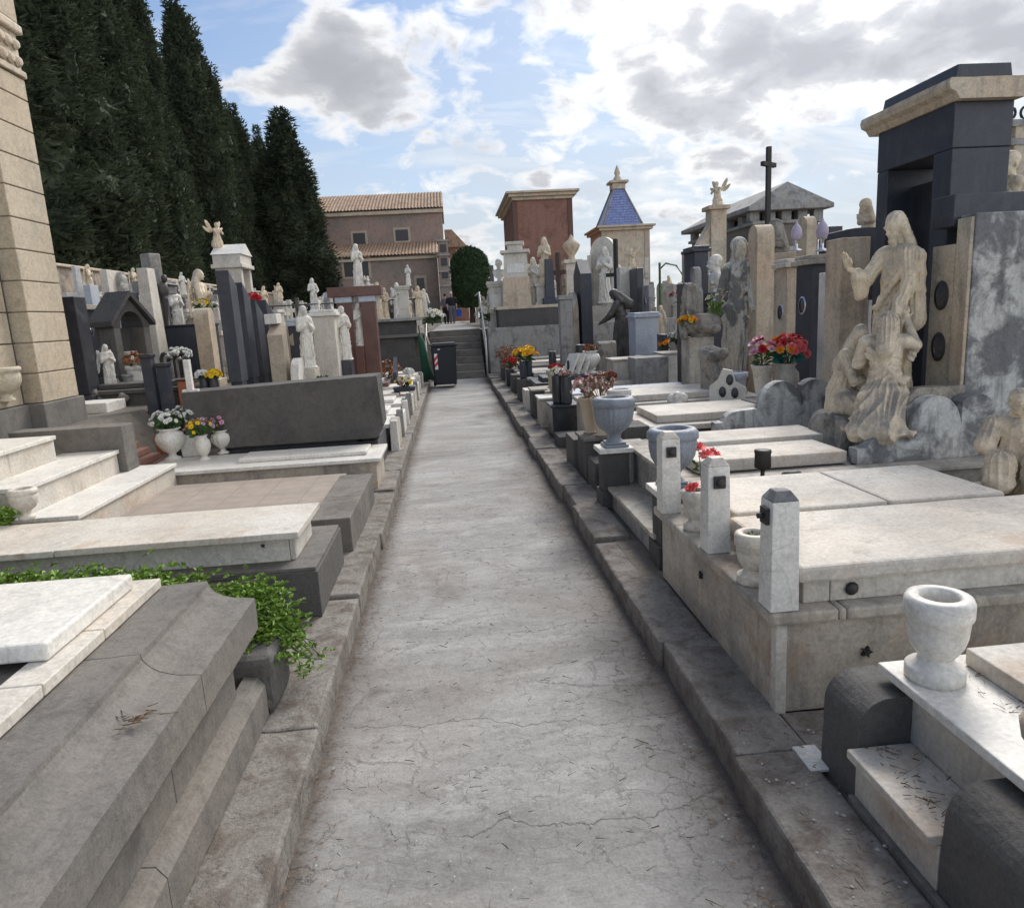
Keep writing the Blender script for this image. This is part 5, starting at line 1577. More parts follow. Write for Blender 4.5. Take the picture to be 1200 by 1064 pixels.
# seated cherub in a loose tunic at the right edge
pr = [('c', (0, .0, .26), (0, -.01, .42), .12, .09, .05, {'fold': (.009, 7, .4)}), ('c', (-.06, .0, .24), (-.10, -.17, .25), .09, .075, .04, {'fold': (.008, 7, 1)}),
      ('c', (.06, .0, .24), (.09, -.17, .25), .09, .075, .04, {'fold': (.008, 7, 2)}), ('c', (-.10, -.17, .25), (-.11, -.20, .13), .08, .085, .03, {'fold': (.010, 7, 0)}),
      ('c', (.09, -.17, .25), (.09, -.20, .12), .08, .085, .03, {'fold': (.010, 7, 3)}), ('c', (-.11, -.20, .16), (-.11, -.19, .0), .042, .032, .01), ('c', (.09, -.2, .16), (.09, -.19, .0), .042, .032, .01),
      ('e', (-.11, -.225, .012), (.03, .055, .018), None, .02), ('e', (.09, -.225, .012), (.03, .055, .018), None, .02), ('e', (0, .04, .12), (.16, .14, .12), None, .04),
      ('c', (-.09, -.01, .46), (.09, -.01, .46), .05, .05, .04)]
pr += head((0.0, -.05, .60), 1.25, True, False, 'short', .3, .25)
pr += [('c', (-.12, -.01, .46), (-.17, -.08, .34), .055, .06, .02, {'fold': (.008, 6, 0)}), ('c', (-.17, -.08, .34), (-.13, -.16, .28), .045, .03, .02),
       ('c', (.12, -.01, .46), (.16, -.08, .34), .055, .06, .02, {'fold': (.008, 6, 0)}), ('c', (.16, -.08, .34), (.06, -.18, .38), .045, .028, .02)]
pr += hand((-.13, -.16, .28), (.6, -1, -.3), (0, 0, 1), 1.1, .4, 1)
pr += hand((.06, -.18, .38), (-1, -.3, .4), (0, -1, 0), 1.1, .3, 1)
o = objmesh('statue', sculpt_mesh('seated_cherub', pr, .0055, statuem, drape=(.007, 7, .24, 1.0, .9, .95)))
cp_ = gp(1172, 600, .516)
o.location, o.rotation_euler, o.scale = (cp_.x + .25, cp_.y + .24, .516), (0, 0, rad(-28)), (.84, .84, .84)
tag(o, 'seated stone cherub in a loose tunic cut off by the right edge', 'statue')

# ------------------------------------------------------------------ terrace walls, rail
t = thing('terrace_wall', 'dark stone wall with ledges left of the stairs behind the bin', 'wall', (0, 0, 0))
MB().box(-3.3, -.74, 18.55, 19.3, 0, .62, bev=.01).box(-3.1, -.95, 18.6, 19.3, .62, 1.16, bev=.01).build('lower_course', lava, t, roughen=.006, seg=.2)
MB().box(-3.3, -.74, 18.5, 19.35, 1.161, 1.24, bev=.01).build('ledge', lava_l, t)
MB().box(-3.2, -.9, 18.66, 19.3, 1.241, 1.57, bev=.01).build('upper_course', lava, t)
MB().box(-3.35, -.72, 18.52, 19.4, 1.571, 1.64, bev=.012).build('coping', greyst, t)
t = thing('terrace_wall', 'long dark retaining wall carrying the iron railing on the left', 'wall', (0, 0, 0))
MB().box(-11.9, -3.36, 18.7, 19.1, .2, 1.34, bev=.01).build('wall', lava_d, t, roughen=.008, seg=.3)
MB().box(-11.9, -3.36, 18.64, 19.16, 1.341, 1.41, bev=.01).build('coping', greyst, t)
t = thing('terrace_wall', 'pale rendered retaining wall to the right of the stairs', 'wall', (0, 0, 0))
MB().box(.96, 9.0, 19.0, 19.3, 0, 1.26, bev=.01).build('wall', greyst, t, roughen=.006, seg=.3)
MB().box(1.3, 3.3, 19.35, 20.6, 1.2, 1.72, bev=.01).build('dark_plinth', lava, t)
MB().box(1.25, 3.4, 19.33, 20.7, 1.721, 1.80, bev=.01).build('coping', creamst, t)
t = thing('railing', 'thin iron railing along the upper terrace on the left', 'railing', (0, 0, 0))
for k in range(9):
    MB().tube([(-10.5 + k * 1.2, 18.95, 1.4), (-10.5 + k * 1.2, 18.95, 2.12)], .018, 6).build('post', iron, t)
MB().tube([(-10.5, 18.95, 2.12), (-.75, 18.95, 2.12)], .018, 6).build('rail', iron, t)

# boundary wall with plastered top
t = thing('boundary_wall', 'crumbling plastered boundary wall running below the cypresses', 'wall', (0, 0, 0))
MB().box(-12.35, -12.0, 12.0, 74, .6, 3.80, bev=.03).build('wall', wallst, t, roughen=.05, seg=.6, nscale=1.2)
MB().box(-12.42, -11.93, 12.0, 74, 3.80, 3.90, bev=.03).build('coping', creamst, t, roughen=.03, seg=.5, nscale=1.5)

# ------------------------------------------------------------------ church and houses
def opening(mb, x, z, w, h, y): mb.box(x - w / 2, x + w / 2, y - .06, y + .25, z - h / 2, z + h / 2)


t = thing('church', 'old church with faded pink walls, clay roof and a lower aisle', 'church', (0, 0, 0))
YC = 62.0
zr, ze = zt(440, 229, YC + 5), zt(440, 247, YC)
xr = at(517, 240, YC).x
MB().box(-16, xr, YC, YC + 10, 1.0, ze).build('wall', pinkpl, t)
gb = MB().prism([(YC, ze), (YC + 5, zr - .1), (YC + 10, ze)], -16, xr, 'x').build('gable', pinkpl, t)
rf = MB()
corrug(rf, -16.3, xr + .15, YC - .35, ze - .02, YC + 5, zr, 60, .09)
corrug(rf, -16.3, xr + .15, YC + 10.3, ze - .1, YC + 5, zr, 60, .09)
rf.build('roof', rooft, t)
MB().box(-16.2, xr + .1, YC - .28, YC, ze - .38, ze - .10, bev=.03).build('eave_cornice', creamst, t)
YA = 57.0
xa = at(512, 300, YA).x
za0, za1 = zt(450, 300, YA), zt(450, 286, YC)
MB().box(-14, xa, YA, YC - .02, 1.0, za0 - .05).build('aisle_wall', pinkpl, t)
rf = MB()
corrug(rf, -14.2, xa + .1, YA - .3, za0 - .02, YC - .01, za1, 52, .09)
rf.build('aisle_roof', rooft, t)
MB().box(-14.1, xa + .05, YA - .2, YA, za0 - .36, za0 - .16, bev=.02).build('aisle_cornice', creamst, t)
for (px, py, w, h, Y) in ((421, 280, 1.0, .9, YC), (471, 276, 1.05, .9, YC), (409, 313, .75, 1.5, YA), (426, 313, .75, 1.4, YA), (493, 333, .6, .9, YA)):
    p = at(px, py, Y)
    fr = MB().box(p.x - w / 2 - .18, p.x + w / 2 + .18, Y - .05, Y + .02, p.z - h / 2 - .15, p.z + h / 2 + .18, bev=.01).build('window_frame', beigest, t)
    MB().box(p.x - w / 2, p.x + w / 2, Y - .056, Y + .02, p.z - h / 2, p.z + h / 2).build('window', glassd, fr)
t2 = thing('bell_turret', 'narrow brick turret with dark openings at the right end of the church', 'turret', (0, 0, 0))
xb0, xb1 = at(514, 300, 55).x, at(526, 300, 55).x
MB().box(xb0, xb1, 55, 57, 1.0, zt(520, 281, 55)).build('wall', pinkpl, t2)
for py in (291, 307, 322):
    MB().box(xb0 + .15, xb1 - .15, 54.94, 55.1, zt(520, py + 4.5, 55), zt(520, py - 4.5, 55)).build('window', glassd, t2)
for py in (282, 299, 318, 335):
    MB().box(xb0 - .08, xb1 + .08, 54.88, 57.05, zt(520, py + 1, 55), zt(520, py - 1, 55)).build('string_course', greyst, t2)
t2 = thing('brick_house', 'small house with a low red roof behind the clipped tree', 'house', (0, 0, 0))
hx0, hx1 = at(526, 290, 66).x, at(545, 290, 66).x
hz = zt(530, 290, 66)
MB().box(hx0, hx1, 66, 72, 1, hz).build('wall', redpl, t2)
rf = MB().prism([(hx0 - .3, hz), (hx1 + .2, hz), (hx0 + .35, hz + 1.5), (hx0 - .3, hz + 1.5)], 65.7, 72, 'y').build('roof', rooft, t2)

t = thing('red_chapel', 'tall plain red plastered chapel with a cream cornice and flat top', 'chapel', (0, 0, 0))
YR = 30
x0, x1 = at(606, 300, YR).x, at(670, 300, YR).x
zc = zt(640, 234, YR)
MB().box(x0, x1, YR, YR + 6, 1.1, zc).build('wall', redpl, t)
for q in (x0, x1):
    MB().box(q - .10, q + .10, YR - .03, YR + .2, 1.1, zc - .01, bev=.01).build('pilaster', stone('dull_red', (0.15, .075, .06)) if 'dull_red' not in MATS else MATS['dull_red'], t)
cc = MB()
cc.box(x0 - .12, x1 + .12, YR - .12, YR + 6.1, zc, zc + .12, bev=.02).box(x0 - .25, x1 + .25, YR - .25, YR + 6.2, zc + .121, zc + .24, bev=.02).box(x0 - .36, x1 + .36, YR - .36, YR + 6.3, zc + .241, zc + .33, bev=.02)
cc.build('cornice', creamst, t)

t = thing('blue_roof_chapel', 'small cream chapel under a steep blue tiled pyramid roof', 'chapel', (0, 0, 0))
YB = 32
x0, x1 = at(706, 300, YB).x, at(761, 300, YB).x
zc = zt(730, 270, YB)
D_ = 2.6
MB().box(x0, x1, YB, YB + D_, 1.0, zc, bev=.01).build('wall', creamst, t, roughen=.02, seg=.3)
MB().box(x0 - .02, x0 + .2, YB - .03, YB + .2, 1.0, zc - .01).build('pilaster', beigest, t)
MB().box(x1 - .2, x1 + .02, YB - .03, YB + .2, 1.0, zc - .01).build('pilaster', beigest, t)
MB().box(x0 - .15, x1 + .15, YB - .15, YB + D_ + .15, zc + .001, zc + .12, bev=.02).box(x0 - .25, x1 + .25, YB - .25, YB + D_ + .25, zc + .121, zc + .21, bev=.02).build('cornice', creamst, t)
cx_, cy_ = (x0 + x1) / 2, YB + D_ / 2
za = zt(718, 223, cy_)
hw = (x1 - x0) / 2 - .15
rf = MB()
rf.box(cx_ - hw, cx_ + hw, cy_ - hw, cy_ + hw, zc + .212, za, tx=hw - .24, ty=hw - .24)
r_ = rf.build('roof', bluetile, t)
for sx in (-1, 1):
    for sy_ in (-1, 1):
        MB().tube([(cx_ + sx * hw, cy_ + sy_ * hw, zc + .22), (cx_ + sx * .24, cy_ + sy_ * .24, za)], .045, 6).build('ridge', greyst, r_)
MB().box(cx_ - .42, cx_ + .42, cy_ - .42, cy_ + .42, za + .25, za + .36, bev=.02).box(cx_ - .3, cx_ + .3, cy_ - .3, cy_ + .3, za, za + .249, bev=.02).lathe([(.22, .36), (.20, .45), (.10, .6), (.14, .72), (.1, .85), (.02, 1.05)], 10, c=(cx_, cy_, za)).build('finial', creamst, t)

t = thing('grey_mausoleum', 'large grey block mausoleum with a low pitched stone roof and slot openings', 'mausoleum', (0, 0, 0))
YM = 19.0
x0, x1 = at(884, 300, YM).x, at(958, 300, YM).x
YM2 = 24
zc = zt(925, 262, YM)
zc2 = zc + .06
m = MB()
m.box(x0, x1, YM, YM2, .2, zc)
m.build('wall', stone('mausoleum_blocks', (0.23, 0.205, 0.18), (0.14, 0.125, 0.115), 0.5, 1.5, 0.9, 0.3, 0.4), t)
cs = MB()
for k in range(14):
    zz = zc - .28 - k * .27
    cs.box(x0 - .006, x1 + .006, YM - .006, YM2 + .006, zz, zz + .014)
cs.build('joints', lava_l, t)
MB().box(x0 - .10, x1 + .10, YM - .10, YM2 + .1, zc, zc + .09, bev=.02).build('string_course', greyst, t)
for k in range(5):
    xx = x0 + (x1 - x0) * k / 4
    MB().box(xx - .13, xx + .13, YM, YM + .25, zc + .091, zc + .33, bev=.01).build('attic_pier', greyst, t)
for k in range(1, 6):
    yy = YM + (YM2 - YM) * k / 5
    MB().box(x0 + .0, x0 + .2, yy - .15, yy + .15, zc + .091, zc + .33, bev=.01).build('attic_pier', greyst, t)
MB().box(x0 + .3, x1 - .3, YM + .4, YM2 - .4, zc + .091, zc + .33).build('attic_wall', lava_l, t)
ev = zc + .331
MB().box(x0 - .28, x1 + .28, YM - .28, YM2 + .28, ev, ev + .13, bev=.02).build('cornice', greyst, t)
rd = zt(922, 220, YM + 1)
MB().add([(x0 - .25, YM - .25, ev + .131), (x1 + .25, YM - .25, ev + .131), (x1 + .25, YM2 + .25, ev + .131), (x0 - .25, YM2 + .25, ev + .131), ((x0 + x1) / 2, YM + .0, rd), ((x0 + x1) / 2, YM2 - .6, rd)],
         [(0, 1, 4), (1, 2, 5, 4), (2, 3, 5), (3, 0, 4, 5), (3, 2, 1, 0)]).build('roof', greyst, t)

# ------------------------------------------------------------------ trees
def cypress_mesh(seed, H=16.0, R=1.9, n=48000, leaf=.12):
    rg = np.random.RandomState(seed)
    # plumes: tall lobes rising around the axis
    lob = []
    for k in range(80):
        z0 = rg.uniform(0, .90) * H
        prof = max(1 - (z0 / H) ** 1.7, .04)
        a = rg.uniform(0, 6.283)
        rr = R * prof * rg.uniform(.5, .82)
        hl = rg.uniform(.9, 2.6) * (1.2 - .55 * z0 / H)
        wl_ = rg.uniform(.40, .85) * (1.1 - .6 * z0 / H) * R / 1.9
        lob.append((rr * math.cos(a), rr * math.sin(a), z0 + hl * .4, wl_, hl))
    for k in range(14):
        z0 = H * k / 14.5
        lob.append((rg.normal(0, .1), rg.normal(0, .1), z0 + .9, R * .62 * (1 - (z0 / H) ** 2.2) + .12, 1.4))
    lob = np.array(lob)
    wgt = lob[:, 3] * lob[:, 4]
    li = rg.choice(len(lob), n, p=wgt / wgt.sum())
    L = lob[li]
    d = rg.normal(size=(n, 3))
    d /= np.linalg.norm(d, axis=1)[:, None]
    sh = rg.uniform(.62, 1.14, n)[:, None]
    c = L[:, :3] + d * np.stack([L[:, 3], L[:, 3], L[:, 4]], 1) * sh
    c[:, 2] = np.clip(c[:, 2], .15, H * 1.02)
    out = d * [1, 1, .35]
    out[:, 2] = np.abs(out[:, 2]) * .5 + .45
    out += rg.normal(0, .5, (n, 3))
    out /= np.linalg.norm(out, axis=1)[:, None]
    s = np.cross(out, rg.normal(size=(n, 3)))
    s /= np.linalg.norm(s, axis=1)[:, None] + 1e-6
    s2 = np.cross(out, s)
    ln = (leaf * rg.uniform(.6, 1.6, n))[:, None]
    w = ln * .30
    V = np.empty((n, 6, 3))
    V[:, 0] = c - s * w
    V[:, 1] = c + s * w
    V[:, 2] = c + out * ln * 1.5
    V[:, 3] = c - s2 * w
    V[:, 4] = c + s2 * w
    V[:, 5] = c + out * ln * 1.2 + s * w * .8
    F = np.arange(n * 6).reshape(-1, 3)
    me = bpy.data.meshes.new('crown')
    me.from_pydata(V.reshape(-1, 3).tolist(), [], F.tolist())
    me.materials.append(cypm)
    me.update()
    core = [('c', (0, 0, .6), (0, 0, H * .5), R * .58, R * .50, .5), ('c', (0, 0, H * .5), (0, 0, H * .88), R * .50, .08, .5)]
    for l in lob[:80]:
        core.append(('e', tuple(l[:3]), (l[3] * .66, l[3] * .66, l[4] * .7), None, .1))
    cm = sculpt_mesh('inner_foliage', core, .20, cypm, smooth=False)
    for v in cm.vertices: v.co += noise.noise_vector(v.co * 9.0) * .22
    return me, cm


CY = [cypress_mesh(1), cypress_mesh(2), cypress_mesh(3)]
trk = MB().lathe([(.26, -.5), (.2, 1), (.14, 6), (.05, 14)], 10).mesh('trunk', wood)
trees = [(40, -90, 'cypress standing between the two tallest near the chapel', 1.5), (98, -60, 'full dark cypress third from the chapel', 1.4), (138, 30, 'cypress in front of the gap left of the tip at the top edge', 1.2), (182, 120, 'lower cypress crown left of the sharpest tip', 1.2), (228, 150, 'broad cypress under the right flank of the sharp tip', 1.5), (258, 200, 'cypress before the rounded shoulder of the row', 1.3), (288, 215, 'cypress filling the dip before the ragged one', 1.3), (342, 262, 'low cypress beside the ragged last tall one', 1.3),
         (-30, -180, 'broadest dark cypress just behind the sandstone chapel', 1.5), (22, -150, 'tall dark cypress rising beyond the chapel corner', 1.35), (72, -105, 'tall cypress second from the chapel, its top out of the frame', 1.35),
         (112, -60, 'tall cypress whose tip reaches the top edge of the frame', 1.2), (154, -4, 'cypress just left of the sharpest cypress tip', .95), (203, 2, 'cypress with the sharp pointed tip at the top of the photo', 1.2),
         (243, 85, 'rounded cypress shoulder right of the sharp pointed cypress', 1.1), (272, 135, 'shorter cypress behind the gabled monument with the angel', 1.25), (302, 158, 'slim cypress tip between two thicker cypresses', .9),
         (328, 138, 'ragged cypress with open top near the end of the row', 1.6), (347, 212, 'last short bushy cypress beside the church', 1.5), (362, 262, 'lowest bushy cypress touching the church roof', 1.15)]
for i, (px, py, lb, wf) in enumerate(trees):
    w = ray(px, py)
    X = (-14.4 - (.9 if i < 8 else 0)) if px not in (328, 347, 362, 342) else -11.2
    Y = X * w.y / w.x
    top = ray(px, py)
    X2 = top.x / top.y * Y
    ztp = CH + top.z / top.y * Y
    zg = 1.9
    o = thing('cypress_tree', lb, 'cypress', (X, Y, zg), i * 1.3, 'row of cypresses behind the boundary wall')
    hs = (ztp - zg) / 15.6
    o.scale = (wf, wf, hs)
    me, cm = CY[i % 3]
    objmesh('trunk', trk, o)
    objmesh('crown', me, o)
    objmesh('inner_foliage', cm, o)

# clipped dome tree beside the church
pT = at(549, 290, 44)
t = thing('clipped_tree', 'dark clipped dome shaped tree at the end of the path', 'tree', (pT.x, 44, 1.2))
MB().lathe([(.2, 0), (.15, 2.5)], 8).build('trunk', wood, t)
rg = np.random.RandomState(9)
W_ = 43 * 44 / 830 / 2
Ht = pT.z - 1.2
n = 9000
d = rg.normal(size=(n, 3)); d /= np.linalg.norm(d, axis=1)[:, None]
zz = np.where(d[:, 2] > 0, Ht - W_ * 1.05 + d[:, 2] * W_ * 1.05, rg.uniform(Ht * .22, Ht - W_, n))
rr = np.where(d[:, 2] > 0, np.hypot(d[:, 0], d[:, 1]), 1.0) * W_ * rg.uniform(.93, 1.02, n)
a = np.arctan2(d[:, 1], d[:, 0])
c = np.stack([rr * np.cos(a), rr * np.sin(a), zz], 1)
e1, e2 = rg.normal(0, .07, (n, 3)), rg.normal(0, .07, (n, 3))
V = np.stack([c, c + e1, c + e2], 1).reshape(-1, 3)
me = bpy.data.meshes.new('crown'); me.from_pydata(V.tolist(), [], np.arange(n * 3).reshape(-1, 3).tolist()); me.materials.append(topiary_m)
objmesh('crown', me, t)
MB().lathe([(.01, Ht * .2), (W_ * .93, Ht * .22), (W_ * .95, Ht - W_ * 1.05)] + [(W_ * .95 * math.cos(q), Ht - W_ * 1.05 + W_ * math.sin(q)) for q in [k * math.pi / 16 for k in range(1, 8)]] + [(.01, Ht - W_ * .06)], 24, cap=False).build('inner_foliage', topiary_m, t)

# ------------------------------------------------------------------ wheelie bin, folded umbrella
bL, bR = at(503, 403, 16.7), at(534, 403, 16.7)
t = thing('wheelie_bin', 'black wheeled refuse bin with red and white stickers at the foot of the stairs', 'refuse bin', ((bL.x + bR.x) / 2 + .01, 16.75, .02), rad(4))
MB().box(-.245, .245, -.26, .26, .06, .93, tx=-.035, ty=-.03, bev=.02).build('body', black_pl, t)
MB().box(-.31, .31, -.32, .30, .935, .985, bev=.018).box(-.27, .27, -.29, .22, .986, 1.01, bev=.01).build('lid', black_pl, t)
MB().tube([(-.26, .33, .90), (.26, .33, .90)], .018, 8).build('handle', black_pl, t)
for sx in (-.24, .24):
    MB().lathe([(.02, -.03), (.10, -.028), (.105, 0), (.10, .028), (.02, .03)], 16, M=Matrix.Translation((sx, .24, .10)) @ Matrix.Rotation(rad(90), 4, 'Y')).build('wheel', iron, t)
s_ = MB().box(-.235, -.165, -.2905, -.285, .42, .78, bev=.002).build('sticker', sticker_w, t)
MB().prism([(-.235, .46), (-.165, .54), (-.165, .62), (-.235, .54)], -.296, -.2915, 'y').prism([(-.235, .60), (-.165, .68), (-.165, .76), (-.235, .68)], -.296, -.2915, 'y').build('stripe', sticker_r, s_)
MB().box(-.15, -.10, -.296, -.29, .865, .885).build('logo', sticker_w, t)
MB().box(.265, .272, -.2, -.05, .5, .8).build('sticker', sticker_w, t)
pU = at(492, 405, 17.1)
t = thing('folded_parasol', 'closed dark green parasol leaning beside the bin', 'parasol', (pU.x, 17.2, .1), 0)
MB().tube([(.1, 0, 0), (0, .05, 1.35)], .018, 8).build('pole', wood, t)
MB().tube([(.14, 0, .05), (.10, .01, .35), (.04, .04, .95), (.0, .05, 1.15)], .16, 10, .03).build('canopy', greencl, t)

# ------------------------------------------------------------------ people on the path beyond the stairs
def person(px, py_foot, Y, h, rz, label, top_m, white=False, bag=False, cap_m=None):
    p = at(px, py_foot, Y)
    z = 1.245
    s = h
    def S(a): return tuple(x * s for x in a)
    t_ = thing('person', label, 'person', (p.x, Y, z), rz)
    body = [('c', S((.05, 0, .03)), S((.055, 0, .27)), .026 * s, .034 * s, .01), ('c', S((.055, 0, .27)), S((.05, 0, .5)), .036 * s, .052 * s, .02),
            ('c', S((-.05, .02, .03)), S((-.055, -.02, .27)), .026 * s, .034 * s, .01), ('c', S((-.055, -.02, .27)), S((-.05, 0, .5)), .036 * s, .052 * s, .02),
            ('e', S((.055, -.03, .018)), S((.024, .06, .018)), None, .02), ('e', S((-.055, -.01, .018)), S((.024, .06, .018)), None, .02),
            ('e', S((0, 0, .52)), S((.095, .062, .06)), None, .04), ('e', S((0, 0, .68)), S((.092, .058, .14)), None, .05), ('c', S((-.095, 0, .79)), S((.095, 0, .79)), .038 * s, .038 * s, .04)]
    for sx in (-1, 1):
        body += [('c', S((sx * .12, 0, .79)), S((sx * .15, .01, .63)), .034 * s, .028 * s, .02), ('c', S((sx * .15, .01, .63)), S((sx * .145, -.05, .49)), .027 * s, .018 * s, .02)]
        body += hand(S((sx * .145, -.05, .49)), (0, -.3, -1), (sx, 0, 0), 1.7, .3, 1)
    body += head(S((0, 0, .93)), s * 1.02, True, False, None, 0, .1)
    objmesh('body', sculpt_mesh('body', body, .021, skin), t_)
    sh = [('e', S((0, 0, .67)), S((.104, .070, .165)), None, .05), ('c', S((-.1, 0, .79)), S((.1, 0, .79)), .046 * s, .046 * s, .04)]
    for sx in (-1, 1): sh.append(('c', S((sx * .12, 0, .79)), S((sx * .15, .01, .65)), .044 * s, .038 * s, .02))
    objmesh('shirt', sculpt_mesh('shirt', sh, .024, top_m), t_)
    tr = [('e', S((0, 0, .52)), S((.106, .072, .07)), None, .04)]
    for sx, q in ((1, 0), (-1, -.02)):
        tr += [('c', S((sx * .055, 0, .5)), S((sx * .055, q, .27)), .062 * s, .046 * s, .02), ('c', S((sx * .055, q, .27)), S((sx * .052, .01, .06)), .046 * s, .038 * s, .01)]
    objmesh('trousers', sculpt_mesh('trousers', tr, .024, shirt_k if not white else shirt_g), t_)
    objmesh('hair', sculpt_mesh('hair', [('e', S((0, .016, .955)), S((.05, .056, .05)), None, .01)], .02, hair_w if white else hairm), t_)
    return t_


person(531, 384, 39.5, 1.70, rad(10), 'person in a black shirt with white hair walking away beyond the stairs', shirt_k, True)
person(524, 383, 40.5, 1.66, rad(160), 'person in a dark grey top standing left of the other visitor', shirt_g)
pb = at(539, 383, 39.3)
t = thing('bucket', 'bright blue plastic bucket carried by the visitor in black', 'bucket', (pb.x, 39.4, 1.62))
MB().lathe([(.13, 0), (.165, .36), (.18, .37), (.17, .38), (.16, .37)], 18).build('body', bluebk, t)
MB().tube([(.165 * math.cos(q), 0, .37 + .2 * math.sin(q)) for q in [math.pi * k / 8 for k in range(9)]], .008, 5).build('handle', iron, t)
# ------------------------------------------------------------------ headstones and monuments standing behind the graves
def ST(px, py, Y, wpx, zg, mat, label, side, top='flat', t=None, w=None, **kw):
    p = at(px, py, Y)
    r = max(abs(p.x) / Y, .18)
    W = wpx * Y / 830.0
    t = t or min(W * .45, .22)
    w = w or min(max((W - t) / r, .25), .95)
    h = p.z - zg
    if kw.get('cap'): h -= .09
    return stele((p.x, Y + w / 2, zg), w, t, h, mat, label, L_ if side == 'L' else R_, top, **kw)


def SU(kind, px, py, Y, zb, rz, mat, label, cat='statue', group=None):
    p = at(px, py, Y)
    return statue(kind, (p.x, Y, zb), p.z - zb, rz, mat, label, cat, group)


def PD(px, Y, z0, z1, w, mat, label, rz=0, **kw):
    p = at(px, 400, Y)
    return pedestal((p.x, Y, z0), w, z1 - z0, mat, label, rz, **kw)


# right row along X = 3.5
for (xa, xb, ya, yb, z, m, sl_, lb, kw) in [
    (1.62, 3.15, 5.85, 6.75, .60, granite, marble_s, 'black granite grave with a long pale slab behind the blue urns', {}),
    (1.40, 3.20, 7.20, 8.15, .62, marble_d, marble_s, 'low grave with grey marble sides behind the carved cherub', {}),
    (1.32, 3.15, 8.75, 9.55, .50, granite, bluew, 'grave with a bluish white cover on black granite', {}),
    (1.30, 3.10, 9.95, 10.7, .50, lava, marble_d, 'lava stone grave with a grey cover beyond the bluish one', {}),
    (1.28, 3.10, 11.0, 11.8, .52, granite, blue_g, 'all dark granite grave with three tilted plaques', {}),
    (1.28, 3.10, 12.2, 13.0, .50, lava, greyst, 'grey lava grave near the bronze mourner', {}),
    (1.28, 3.10, 13.4, 14.2, .45, marble_d, marble_s, 'stained marble grave by the yellow flowers', {}),
    (1.28, 3.10, 14.6, 15.4, .45, lava, lava_l, 'dark grave third from the pale retaining wall', {}),
    (1.28, 3.10, 15.8, 16.6, .45, granite, marble_s, 'marble topped grave second from the pale retaining wall', {}),
    (1.28, 3.10, 17.1, 18.0, .45, lava, greyst, 'last grave before the pale retaining wall', {})]:
    grave(xa, xb, ya, yb, .10, z, m, lb, slab=sl_, rough=.002, border=.10, raised=.07, **kw)


def block(x0, x1, y0, y1, z0, z1, mat, label, cat='stone block', capm=None, rough=.003, name='stone_block', group=None):
    o = thing(name, label, cat, ((x0 + x1) / 2, (y0 + y1) / 2, z0), 0, group)
    a, b = (x1 - x0) / 2, (y1 - y0) / 2
    h = z1 - z0 - (.03 if capm else 0)
    MB().box(-a, a, -b, b, 0, h, bev=.008).build('body', mat, o, roughen=rough, seg=.08)
    if capm: MB().box(-a - .02, a + .02, -b - .02, b + .02, h + .002, h + .03, bev=.006).build('cap', capm, o)
    return o


block(1.10, 1.42, 5.62, 5.95, .10, .36, lava, 'low dark lava block beside the urn pedestal')
block(1.10, 1.36, 6.02, 6.42, .10, .50, lava, 'dark lava block carrying the cream vases of dry flowers', capm=lava_l)
block(1.38, 1.60, 5.75, 6.1, .10, .62, lava, 'upright dark block between the blue urn and the cream vases')
block(1.08, 1.30, 6.55, 7.00, .10, .40, lava_d, 'rounded dark lava block touching the kerb')
block(1.14, 1.55, 8.35, 8.75, .10, .50, granite, 'glossy black granite block under the two dark vases', capm=blue_g)
block(1.12, 1.36, 7.75, 8.15, .10, .22, lava_d, 'flat stone at the foot of the black granite block')
block(1.10, 1.35, 9.2, 9.6, .10, .50, marble_d, 'stained white marble block by the kerb', capm=marble_w)
block(1.10, 1.3, 10.1, 10.5, .10, .52, lava, 'grey block with a pale rim by the kerb', capm=marble_d)
block(1.08, 1.3, 11.0, 11.4, .10, .42, marble, 'small white arched block by the kerb')
block(1.10, 1.4, 12.2, 12.6, .10, .48, lava, 'dark block carrying the yellow and orange flowers')
block(1.10, 1.35, 13.6, 14.0, .10, .45, lava, 'dark block third from the end of the kerb')
block(1.10, 1.35, 15.0, 15.4, .10, .45, granite, 'black block second from the end of the kerb')
block(1.10, 1.35, 16.4, 16.8, .10, .45, lava, 'dark block at the end of the kerb')

vase('cone', (1.20, 6.30, .50), .33, beigeplastic, 'cream conical vase of dry flowers, farther of the pair')
vase('cone', (1.27, 6.12, .50), .34, beigeplastic, 'cream conical vase of dry flowers, nearer of the pair')
bouquet((1.20, 6.30, .80), .16, ['dry', 'palepink'], 'faded pink and brown dry bouquet in the farther cream vase', seed=31, n=40, fr=.026, nl=14, leaf=leaf_d, dome=.8, h=.24)
bouquet((1.27, 6.12, .80), .15, ['dry'], 'brown dry bouquet in the nearer cream vase', seed=32, n=40, fr=.022, nl=10, leaf=leaf_d, dome=.9, h=.26)
vase('pot', (1.52, 6.5, .60), .26, marble_w, 'white marble pot behind the cream vases')
vase('cyl', (1.24, 8.52, .50), .36, granite, 'black cylindrical vase, left of the pair on the black block')
vase('cyl', (1.33, 8.42, .50), .34, granite, 'black cylindrical vase, right of the pair on the black block')
bouquet((1.24, 8.52, .82), .10, ['white', 'cream'], 'white and green flowers in the left black vase', seed=33, n=26, fr=.025)
bouquet((1.33, 8.42, .80), .09, ['dry', 'palepink'], 'withered pinkish flowers in the right black vase', seed=34, n=26, fr=.022, leaf=leaf_d)
vase('pot', (1.42, 9.9, .50), .30, marble_d, 'broad white stone pot holding a crimson rose')
bouquet((1.42, 9.9, .76), .10, ['red'], 'crimson rose bouquet in the broad white pot', seed=35, n=22, fr=.035, nl=20)
vase('cyl', (1.20, 12.35, .48), .30, blue_g, 'dark grey vase of orange flowers, nearer one')
